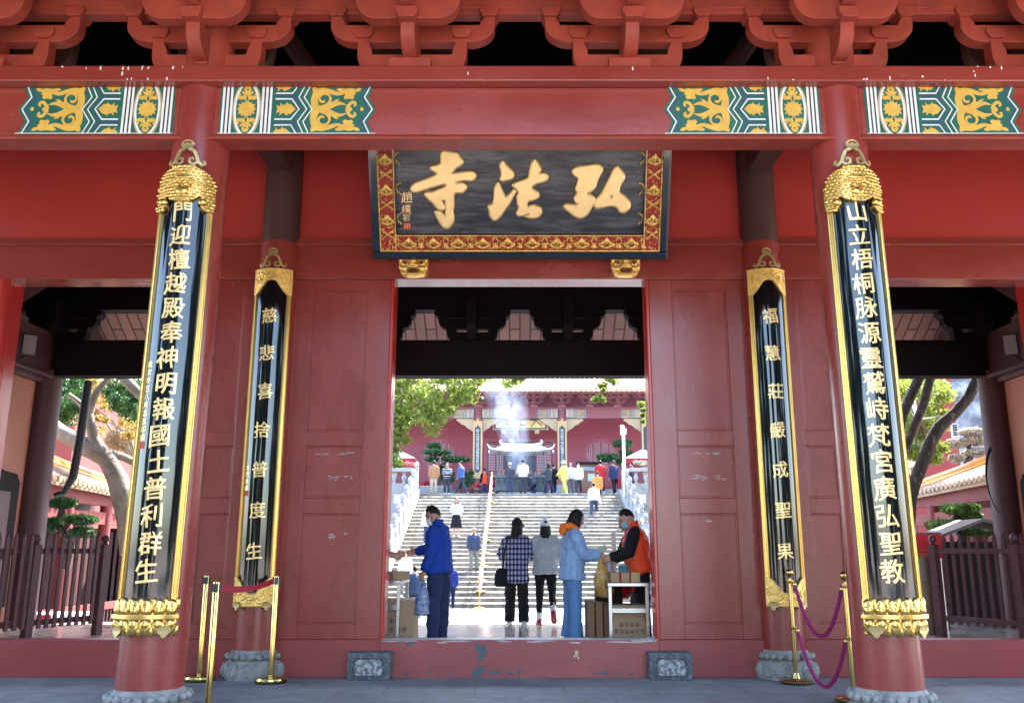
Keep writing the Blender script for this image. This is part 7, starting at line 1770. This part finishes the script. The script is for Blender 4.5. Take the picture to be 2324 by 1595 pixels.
# ------------------------------------------------------------------ figures in the courtyard and on the stairs
GRP2 = 'visitors on the stairs and the terrace'
def far(label, u, Y, z, yaw, h, **kw):
    p = at(u, 1100, Y); return person(label, (p.x, Y, z), yaw, h, group=GRP2, **kw)
walkA = ((18, 8, 2), (-14, 14, 2)); walkB = ((-14, 14, 2), (18, 8, 2))
far('woman in a dark blue jacket half hidden behind the man in royal blue', 1027, 31.8, ZC, 10, 1.6, legs=walkA, top=dict(mat=cloth('deep_blue_jacket', (0.02, 0.03, 0.16)), loose=0.04, hem=0.78), bottom=dict(mat=C_NAVY), shoes=GSHOE, hair=('long', None))
far('person in dark clothes seen between the left table and the blue jacket', 947, 28.2, ZC, 20, 1.55, legs=walkB, top=dict(mat=C_DBL, loose=0.03, hem=0.75), bottom=dict(mat=C_CHA), shoes=GSHOE, hair=('short', None))
far('small figure in white behind the left vendor hands', 925, 33.4, zstair(33.4), 180, 1.62, top=dict(mat=C_WHT, loose=0.03), bottom=dict(mat=C_SLB), shoes=GSHOE, hair=('short', None))
far('person in a white jacket and mask coming down the stairs behind the man in blue', 974, 38.3, zstair(38.3), 176, 1.68, legs=walkA, arms=((6, 10, 20, 0), (6, 10, 20, 0)), top=dict(mat=C_WHT, loose=0.05, hem=0.80), bottom=dict(mat=C_DBL), shoes=GSHOE, hair=('bob', None), extras=(('mask', MASKW),))
far('woman in a black skirt and white shirt on the stairs, hand at her face', 1037, 39.2, zstair(39.2), 178, 1.66, legs=((4, 6, 2), (8, 10, 2)), arms=((30, 10, 115, 25), (4, 14, 60, 20)), top=dict(mat=C_LTB, loose=0.035, hem=0.97, name='shirt'), bottom=dict(kind='skirt', mat=C_BLK, hem=0.40), shoes=WHITE, hair=('long', HAIRB))
far('man in a dark blue jacket and grey trousers walking down the stairs', 1077, 35.7, zstair(35.7), 182, 1.69, lean=3, head=(14, 0), legs=((16, 14, 3), (-8, 6, 3)), arms=((8, 9, 15, 0), (8, 9, 15, 0)), top=dict(mat=C_DBL, loose=0.045, hem=0.82), bottom=dict(mat=C_SLB, loose=0.02), shoes=C_BLK, hair=('short', HAIRG), skin=SKIND)
far('man in a white jacket and navy trousers striding up the right side of the stairs', 1347, 42.2, zstair(42.2) - 0.12, -8, 1.74, lean=10, legs=((36, 50, 2), (-22, 4, 2)), top=dict(mat=C_WHT, loose=0.045, hem=0.86), bottom=dict(mat=C_DBL, loose=0.012), shoes=WHITE, hair=('short', None))
far('person in an orange top and black trousers climbing just ahead of the white jacket', 1356, 43.4, zstair(43.4), -4, 1.70, lean=6, legs=((-20, 40, 2), (24, 30, 2)), top=dict(mat=C_ORY, loose=0.03, hem=0.78), bottom=dict(mat=C_BLK), shoes=GSHOE, hair=('short', None))
ZTo = ZT
far('person in a tan jacket and beige trousers standing with back turned, left of the terrace', 984, 45.6, ZTo, 8, 1.72, arms=((0, 10, 12, 0), (0, 10, 12, 0)), top=dict(mat=C_TAN, loose=0.045, hem=0.80), bottom=dict(mat=C_BEI, loose=0.02), shoes=C_BLK, hair=('bun', None))
far('man in a dark striped sweater with folded hands', 1014, 45.8, ZTo, 190, 1.62, arms=((18, 10, 75, 45), (18, 10, 75, 45)), top=dict(mat=STRIPE, loose=0.035, hem=0.84, name='sweater'), bottom=dict(mat=C_CHA, loose=0.015), shoes=WHITE, hair=('short', None))
far('man in a blue jacket looking left at the stair top', 1046, 45.5, ZTo, 62, 1.70, legs=walkB, top=dict(mat=cloth('steel_blue_jacket', (0.05, 0.10, 0.24)), loose=0.035, hem=0.82), bottom=dict(mat=C_CHA, loose=0.02), shoes=C_BLK, hair=('short', None))
far('person in a red orange vest by the left hall column', 1099, 49.2, ZTo, 40, 1.62, top=dict(mat=C_ORG, loose=0.03, hem=0.80, sleeve_mat=C_BLK), bottom=dict(mat=C_DBL), shoes=C_BLK, hair=('short', None))
far('person in a white cap and dark top facing the burner', 1157, 45.7, ZTo, 10, 1.60, arms=((24, 10, 70, 20), (24, 10, 70, 20)), legs=((0, 0, 4), (0, 0, 4)), top=dict(mat=C_CHA, loose=0.03, hem=0.86), bottom=dict(mat=C_DBL, loose=0.012), shoes=C_BLK, hair=('short', None), extras=(('cap', C_WHT, 'fwd', False),))
far('tall man in a white shirt before the burner', 1187, 45.9, ZTo, 5, 1.80, arms=((14, 12, 50, 10), (14, 12, 50, 10)), top=dict(mat=C_WHT, loose=0.04, hem=0.84, name='shirt'), bottom=dict(mat=C_CHA, loose=0.015), shoes=C_BLK, hair=('short', None))
far('woman in a charcoal coat holding incense, facing left, right of the burner', 1246, 45.7, ZTo, 60, 1.62, legs=walkB, arms=((35, 10, 60, 10), (35, 10, 60, 10)), top=dict(mat=C_CHA, loose=0.035, hem=0.72), bottom=dict(mat=C_NAVY), shoes=C_BLK, hair=('bob', None))
far('person half hidden behind the woman in the charcoal coat', 1256, 46.4, ZTo, -30, 1.60, top=dict(mat=C_BLK, loose=0.03), bottom=dict(mat=C_BLK), shoes=C_BLK, hair=('short', None))
far('person dressed all in bright yellow, arm stretched out', 1281, 45.8, ZTo, 50, 1.72, legs=((16, 4, 6), (-16, 6, 6)), arms=((50, 10, 25, 0), (20, 10, 40, 0)), top=dict(mat=C_YEL, loose=0.045, hem=0.74), bottom=dict(mat=C_YEL, loose=0.03), shoes=WHITE, hair=('short', None), extras=(('hat', C_WHT),))
far('person in a white shirt just behind the yellow figure', 1296, 46.8, ZTo, 20, 1.72, top=dict(mat=C_WHT, loose=0.035), bottom=dict(mat=C_SLB), shoes=C_BLK, hair=('short', HAIRG))
far('woman in a pale blue jacket and dark trousers before the notice board', 1313, 45.9, ZTo, 170, 1.62, legs=walkA, top=dict(mat=C_LTB, loose=0.05, hem=0.80), bottom=dict(mat=C_CHA), shoes=WHITE, hair=('bun', None), extras=(('mask', MASKW),))
far('person in a red jacket with back turned, above the climbing man', 1363, 45.7, ZTo, 5, 1.76, legs=walkB, top=dict(mat=C_RED, loose=0.04, hem=0.70), bottom=dict(mat=C_BLK), shoes=GSHOE, hair=('bun', None))
far('person in a dark coat and brimmed hat carrying a red bag', 1394, 45.8, ZTo, 30, 1.74, legs=walkA, top=dict(mat=C_NAVY, loose=0.035, hem=0.76), bottom=dict(mat=C_BLK), shoes=C_BLK, hair=('short', None), extras=(('hat', C_CHA), ('part', 'red_bag', C_RED, lambda c, P, H, AR, LG, s: (c.box(0.20, 0.40, -0.06, 0.06, 0.45, 0.78), c.tube([P(0.25, 0, 0.78), P(0.29, 0, 0.92), P(0.35, 0, 0.78)], 0.008, 5)))))
far('person in a dark jacket behind the right parapet shrub', 1436, 47.0, ZTo, 70, 1.74, top=dict(mat=C_CHA, loose=0.035), bottom=dict(mat=C_BLK), shoes=C_BLK, hair=('short', None))
far('person in dark clothes crouching at the foot of the burner', 1214, 46.2, ZTo, 40, 1.35, lean=40, legs=((50, 80, 6), (40, 80, 6)), top=dict(mat=C_CHA, loose=0.03), bottom=dict(mat=C_NAVY), shoes=C_BLK, hair=('short', None))

# ================================================================== 6. THE VENDORS' TABLES AND SMALL THINGS
def steel_table(x0, x1, y0, y1, zt, label):
    t = thing('steel_table', label, 'table', ((x0 + x1) / 2, y0, ZIN), 'stainless steel tables in the gate')
    m = MB(); m.box(x0, x1, y0, y1, zt - 0.045, zt); m.build('tabletop', STEEL, t, smooth=0, bevel=0.006)
    m = MB(); m.box(x0 + 0.05, x1 - 0.05, y0 + 0.04, y1 - 0.04, zt - 0.33, zt - 0.31); m.build('shelf', STEEL, t, smooth=0)
    for x in (x0 + 0.03, x1 - 0.03):
        for y in (y0 + 0.03, y1 - 0.03):
            m = MB(); m.box(x - 0.022, x + 0.022, y - 0.022, y + 0.022, ZIN, zt - 0.046); m.build('leg', STEEL, t, smooth=0, bevel=0.004)
    m = MB(); m.box(x0 + 0.052, x1 - 0.052, y0 + 0.022, y0 + 0.038, zt - 0.36, zt - 0.332); m.box(x0 + 0.052, x1 - 0.052, y1 - 0.038, y1 - 0.022, zt - 0.36, zt - 0.332)
    for x in (x0 + 0.03, x1 - 0.03): m.box(x - 0.008, x + 0.008, y0 + 0.053, y1 - 0.053, zt - 0.36, zt - 0.332)
    m.build('stretcher', STEEL, t, smooth=0)
    return t
ztl, ztr = at(900, 1316, 11.45).z, at(1430, 1322, 11.35).z
xl1 = at(910, 1316, 11.45).x; xr0, xr1 = at(1379, 1322, 11.35).x, at(1470, 1322, 11.35).x
steel_table(-2.35, xl1, 11.45, 12.35, ztl, 'stainless steel table at the left jamb with a low shelf')
steel_table(xr0, xr1 + 0.02, 11.35, 12.25, ztr, 'stainless steel table at the right, between the light blue jacket and the orange vest')
def carton(name, label, x0, x1, y0, y1, z0, z1, cat='carton', group=None, tape=None, open_=False, text=None, flip=False, size=0.085, mt=CARD):
    t = thing(name, label, cat, ((x0 + x1) / 2, (y0 + y1) / 2, z0), group)
    m = MB(); m.box(x0, x1, y0, y1, z0, z1); m.build('box', mt, t, smooth=0, bevel=0.006)
    m = MB(); xm = (x0 + x1) / 2
    if tape:
        for x in tape: m.box(x - 0.008, x + 0.008, y0 - 0.003, y1 + 0.003, z0 + 0.0, z1 + 0.003)
        m.build('red_band', C_RED, t, smooth=0)
    if open_:
        for q, (a, c) in enumerate(((x0, -0.5), (x1, 0.5))):
            f = MB(); f.rings([[(a, y0 + 0.01, z1), (a, y1 - 0.01, z1), (a, y1 - 0.01, z1 + 0.006), (a, y0 + 0.01, z1 + 0.006)], [(a + c * 0.22, y0 + 0.01, z1 + 0.03), (a + c * 0.22, y1 - 0.01, z1 + 0.02), (a + c * 0.22, y1 - 0.01, z1 + 0.026), (a + c * 0.22, y0 + 0.01, z1 + 0.036)]]); f.build('flap', mt, t, smooth=0)
    if text:
        m = MB(); n = len(text)
        for li, line in enumerate(text):
            for k, ch in enumerate(line):
                v, f = glyph(ch, 0.03, 0.01, 0.0); sg = -1 if flip else 1
                xx = xm + sg * (k - (len(line) - 1) / 2) * size * 1.05; zz = (z0 + z1) / 2 - 0.04 + sg * (0.5 - li) * size * 1.3
                m.add([(xx + sg * p[0] * size, y0 - 0.004 - p[2] * 0.02, zz + sg * p[1] * size) for p in v], f)
        m.build('printing', CARDD, t, smooth=0)
    return t
carton('cardboard_carton', 'big cardboard carton with printed characters under the left table', -2.05, at(938, 1400, 11.55).x, 11.55, 12.15, ZIN, ZIN + 0.53, group='cartons under the tables', text=['弘法寺素食', '慈善基金會捐贈'], size=0.075)
carton('cardboard_carton', 'cardboard carton with upside down printing under the right table', at(1390, 1400, 11.5).x, at(1466, 1400, 11.5).x, 11.50, 12.0, ZIN, ZIN + 0.47, group='cartons under the tables', text=['弘法寺慈善基', '金會捐贈'], flip=True, open_=True, size=0.062)
xa = at(1333, 1400, 11.55).x
for k in range(3):
    x0 = xa + k * 0.105; carton('flat_carton', ['dark folded carton, outermost of three leaning beside the right table', 'middle of the three folded cartons beside the right table', 'innermost folded carton touching the printed carton'][k], x0, x0 + 0.09, 11.52 + 0.02 * k, 12.0, ZIN, ZIN + 0.52 - 0.02 * k, cat='folded carton', group='folded cartons by the right table', mt=mat('dark_brown_cardboard', (0.17, 0.085, 0.045), 0.85, var=0.15, vscale=5))
bx0, bx1 = at(1384, 1310, 11.5).x, at(1452, 1310, 11.5).x; w = (bx1 - bx0) / 3
for k in range(3):
    carton('incense_box', ['long brown box tied with a red band, nearest the plastic bags', 'middle brown box on the right steel table', 'pale end box beside the orange vest'][k], bx0 + k * w + 0.006, bx0 + (k + 1) * w - 0.006, 11.42, 11.75, ztr + 0.001, ztr + 0.125, cat='box', group='incense boxes on the right table', tape=[bx0 + (k + 0.92) * w] if k < 2 else None, mt=CARD if k < 2 else mat('yellow_cardboard', (0.42, 0.29, 0.12), 0.85))
for k in range(3):
    x0 = -2.02 + k * 0.20; carton('incense_box', ['brown box at the jamb end of the left table', 'brown box with red band in the middle of the left table', 'brown box at the visible end of the left table'][k], x0, x0 + 0.185, 11.50, 11.8, ztl + 0.001, ztl + 0.105, cat='box', group='incense boxes on the left table', tape=[x0 + 0.17] if k == 1 else None)
carton('tissue_box', 'small turquoise box standing behind the incense boxes', at(1404, 1280, 12.1).x, at(1425, 1280, 12.1).x, 12.05, 12.18, ztr + 0.001, ztr + 0.20, cat='box', mt=mat('turquoise_card', (0.03, 0.30, 0.36), 0.6))
CAND = mat('cream_wax', (0.60, 0.45, 0.35), 0.6)
m = MB(); p = at(1394, 1290, 11.95); 
for k in range(5): m.lathe([(0.008, 0), (0.008, 0.62)], (p.x + 0.012 * (k - 2), 11.95 + 0.006 * (k % 2), ztr), 6)
tag(m.build('incense_bundle', CAND, smooth=40), 'upright bundle of tall cream incense sticks on the right table', 'incense')
carton('wooden_chest', 'dark wooden chest on the shelf of the right table', at(1352, 1340, 11.9).x, at(1412, 1340, 11.9).x, 11.85, 12.15, ztr - 0.308, ztr - 0.06, cat='chest', mt=DARK)
m = MB(); p = at(1402, 1390, 11.85); q = MB(); q.ball((0, 0, 0), (0.26, 0.20, 0.20), 20, 12); m.merge(q, lambda v: Vector((p.x + v.x, 12.2 + v.y, ZIN + 0.64 + max(v.z, -0.12) + 0.015 * math.sin(v.x * 30) * math.cos(v.y * 25))))
tag(m.build('red_sack', cloth('red_plastic_sack', (0.45, 0.01, 0.02), 0.4), smooth=60), 'bulging red sack standing on the carton behind the right table legs', 'sack')
# plastic bags in the hands
PLB = mat('clear_blue_plastic', (0.40, 0.48, 0.66), 0.2, transl=0.45, var=0.35, vscale=14, bump=0.8, bscale=22, col2=(0.06, 0.16, 0.45), mask=(16, 0.52, 0.60))
PLY = mat('yellow_plastic', (0.72, 0.42, 0.10), 0.25, transl=0.45, var=0.3, vscale=10, bump=0.7, bscale=20, col2=(0.75, 0.62, 0.36), mask=(9, 0.50, 0.58))
PLW = mat('clear_plastic', (0.55, 0.53, 0.60), 0.2, transl=0.4, var=0.35, vscale=20, bump=0.9, bscale=30, col2=(0.25, 0.24, 0.32), mask=(24, 0.52, 0.58))
for m_ in (PLB, PLW, PLY): m_.node_tree.nodes['Principled BSDF'].inputs['Alpha'].default_value = 0.72
def bag(name, label, top_, h, w, d, mt, group='plastic bags in hand', seed=1, tilt=0.0):
    t = thing(name, label, 'plastic bag', top_, group); rr = random.Random(seed)
    prof = [(0.0, 0.10), (-0.10, 0.22), (-0.30, 0.62), (-0.55, 0.92), (-0.80, 1.0), (-0.94, 0.92), (-1.0, 0.6)]; n = 22; rg = []
    for z, r_ in prof:
        ph = rr.uniform(0, 6); rg.append([(top_[0] + tilt * z * h + w * r_ * (1 + 0.09 * math.sin(3 * a + ph) + 0.04 * math.sin(7 * a + ph)) * math.cos(a), top_[1] + d * r_ * (1 + 0.09 * math.cos(4 * a + ph)) * math.sin(a), top_[2] + z * h + rr.uniform(-0.01, 0.01)) for a in np.linspace(0, 2 * math.pi, n + 1)[:-1]])
    m = MB(); m.rings(rg, cap=True); m.build('sack', mt, t, smooth=50)
    for s in (-1, 1):
        m = MB(); m.tube([(top_[0] + s * w * 0.18, top_[1], top_[2] - h * 0.12), (top_[0] + s * w * 0.10, top_[1], top_[2] + 0.0), (top_[0], top_[1], top_[2] + 0.035)], [(0.018, 0.004), (0.012, 0.004), (0.010, 0.004)], 8); m.build('handle', mt, t, smooth=50)
    return t
HANDS = {}
bag('plastic_bag', 'clear bluish plastic bag hanging from the left hand of the man in royal blue', at(962, 1322, 11.62), 0.40, 0.105, 0.08, PLB, seed=3)
bag('plastic_bag', 'yellow plastic bag hanging from the wrist of the woman in light blue', at(1362, 1266, 11.80), 0.50, 0.125, 0.10, PLY, seed=5, tilt=-0.10)
bag('plastic_bag', 'clear crinkled plastic bag beside the yellow bag', at(1382, 1262, 11.90), 0.42, 0.085, 0.075, PLW, seed=8)
m = MB(); p = at(1366, 1246, 11.78); q = MB(); q.box(-0.035, 0.035, -0.004, 0.004, -0.075, 0.075); M = Matrix.Rotation(R(58), 3, 'Y') @ Matrix.Rotation(R(25), 3, 'X'); m.merge(q, lambda v: M @ v + p)
tag(m.build('phone', mat('pale_green_phone', (0.32, 0.38, 0.30), 0.4), smooth=0, bevel=0.004), 'phone in a pale green case held by the woman in light blue', 'phone')
# right opening: cartons, red sign, covered stall; left opening: red cloth stall
for k in range(3):
    a, c = at(2079 + k * 2, 1400, 12.9), at(2127, 1400, 12.9); z0 = ZIN + 0.353 * k
    carton('stacked_carton', ['bottom carton of the stack beside the right barrier', 'middle carton of the stack beside the right barrier', 'top carton of the stack, under the red sign'][k], a.x, c.x + 0.05, 12.88, 13.3, z0 + 0.001, z0 + 0.351, group='cartons stacked in the right opening', mt=mat('grey_brown_cardboard', (0.25, 0.19, 0.135), 0.85, var=0.12, vscale=4))
a, c = at(2073, 1266, 13.45), at(2135, 1211, 13.45)
t = thing('red_sign', 'red sign with small yellow writing above the stacked cartons', 'sign', ((a.x + c.x) / 2, 13.45, ZIN))
m = MB(); m.box(a.x, c.x, 13.45, 13.48, a.z, c.z); m.build('board', cloth('bright_red_sign', (0.62, 0.03, 0.04), 0.5, 0.0), t, smooth=0)
m = MB(); m.box(a.x - 0.02, a.x, 13.44, 13.49, a.z - 0.02, c.z + 0.02); m.box(a.x, c.x, 13.44, 13.49, c.z, c.z + 0.02); m.build('frame', STEEL, t, smooth=0)
m = MB(); m.box(a.x, a.x + 0.03, 13.45, 13.48, ZIN, a.z - 0.02); m.box(c.x - 0.03, c.x, 13.45, 13.48, ZIN, a.z - 0.002); m.build('leg', STEEL, t, smooth=0)
m = MB()
for li, (line, sz, zz) in enumerate((('深圳弘法寺文明敬香', 0.034, 0.115), ('提倡文明環保敬香', 0.042, 0.055))):
    for k, ch in enumerate(line):
        v, f = glyph(ch, 0.02, 0.01, 0.0); m.add([(a.x + 0.06 + k * (c.x - a.x - 0.1) / len(line) + 0.015 + p[0] * sz, 13.447 - p[2] * 0.01, a.z + zz + p[1] * sz) for p in v], f)
m.build('lettering', YELP, t, smooth=0)
t = thing('covered_stall', 'low brown covered stall roof behind the right barrier', 'stall', (7.3, 15.3, ZC))
m = MB(); m.rings([[(6.85, 14.95, 1.62), (7.75, 14.95, 1.95), (8.9, 14.95, 1.70), (8.9, 15.9, 1.70), (7.75, 15.9, 1.95), (6.85, 15.9, 1.62)], [(6.85, 14.95, 1.57), (7.75, 14.95, 1.90), (8.9, 14.95, 1.65), (8.9, 15.9, 1.65), (7.75, 15.9, 1.90), (6.85, 15.9, 1.57)]]); m.build('roof', mat('weathered_board', (0.14, 0.11, 0.09), 0.8), t, smooth=0)
m = MB(); m.box(7.0, 8.8, 15.1, 15.7, ZC, 1.57); m.build('body', DARK, t, smooth=0)
t = thing('offering_table', 'table with red cloth seen between the pickets of the left barrier', 'table', (-8.3, 16.2, ZC))
m = MB(); m.box(-8.9, -7.7, 16.0, 16.7, 0.28, 0.34); m.build('tabletop', WHITE, t, smooth=0)
m = MB(); m.box(-8.88, -8.2, 15.97, 15.99, -0.45, 0.33); m.build('red_cloth', C_RED, t, smooth=0)
m = MB(); m.box(-8.18, -7.72, 15.97, 15.99, -0.45, 0.33); m.build('white_cloth', C_WHT, t, smooth=0)
for x in (-8.85, -7.75):
    m = MB(); m.box(x - 0.03, x + 0.03, 16.6, 16.66, ZC, 0.28); m.build('leg', DARK, t, smooth=0)
# cables on the rear columns
CABLE = mat('black_cable', (0.01, 0.01, 0.01), 0.5)
m = MB(); m.tube([(-7.25, 14.5, 4.2), (-7.28, 14.5, 3.2), (-7.33, 14.5, 2.6), (-7.45, 14.5, 2.35), (-7.55, 14.4, 2.3)], [0.07, 0.075, 0.07, 0.05, 0.04], 8)
tag(m.build('cable_bundle', CABLE, smooth=60), 'thick dark cable bundle hanging beside the left rear column', 'cables')
m = MB()
for k in range(3): m.tube([(7.52 - 0.012 * k - 0.13 * math.sin(math.pi * f) ** 0.7, 14.0 - 0.01 * k, 3.0 - 1.0 * f + 0.02 * k) for f in np.linspace(0, 1, 15)], 0.009, 6)
tag(m.build('cable_coil', CABLE, smooth=60), 'coil of dark cable hanging on the right rear column', 'cables')
# clean-up of the construction curves
bpy.data.objects.remove(_tmp_o); bpy.data.curves.remove(_tmp_c)
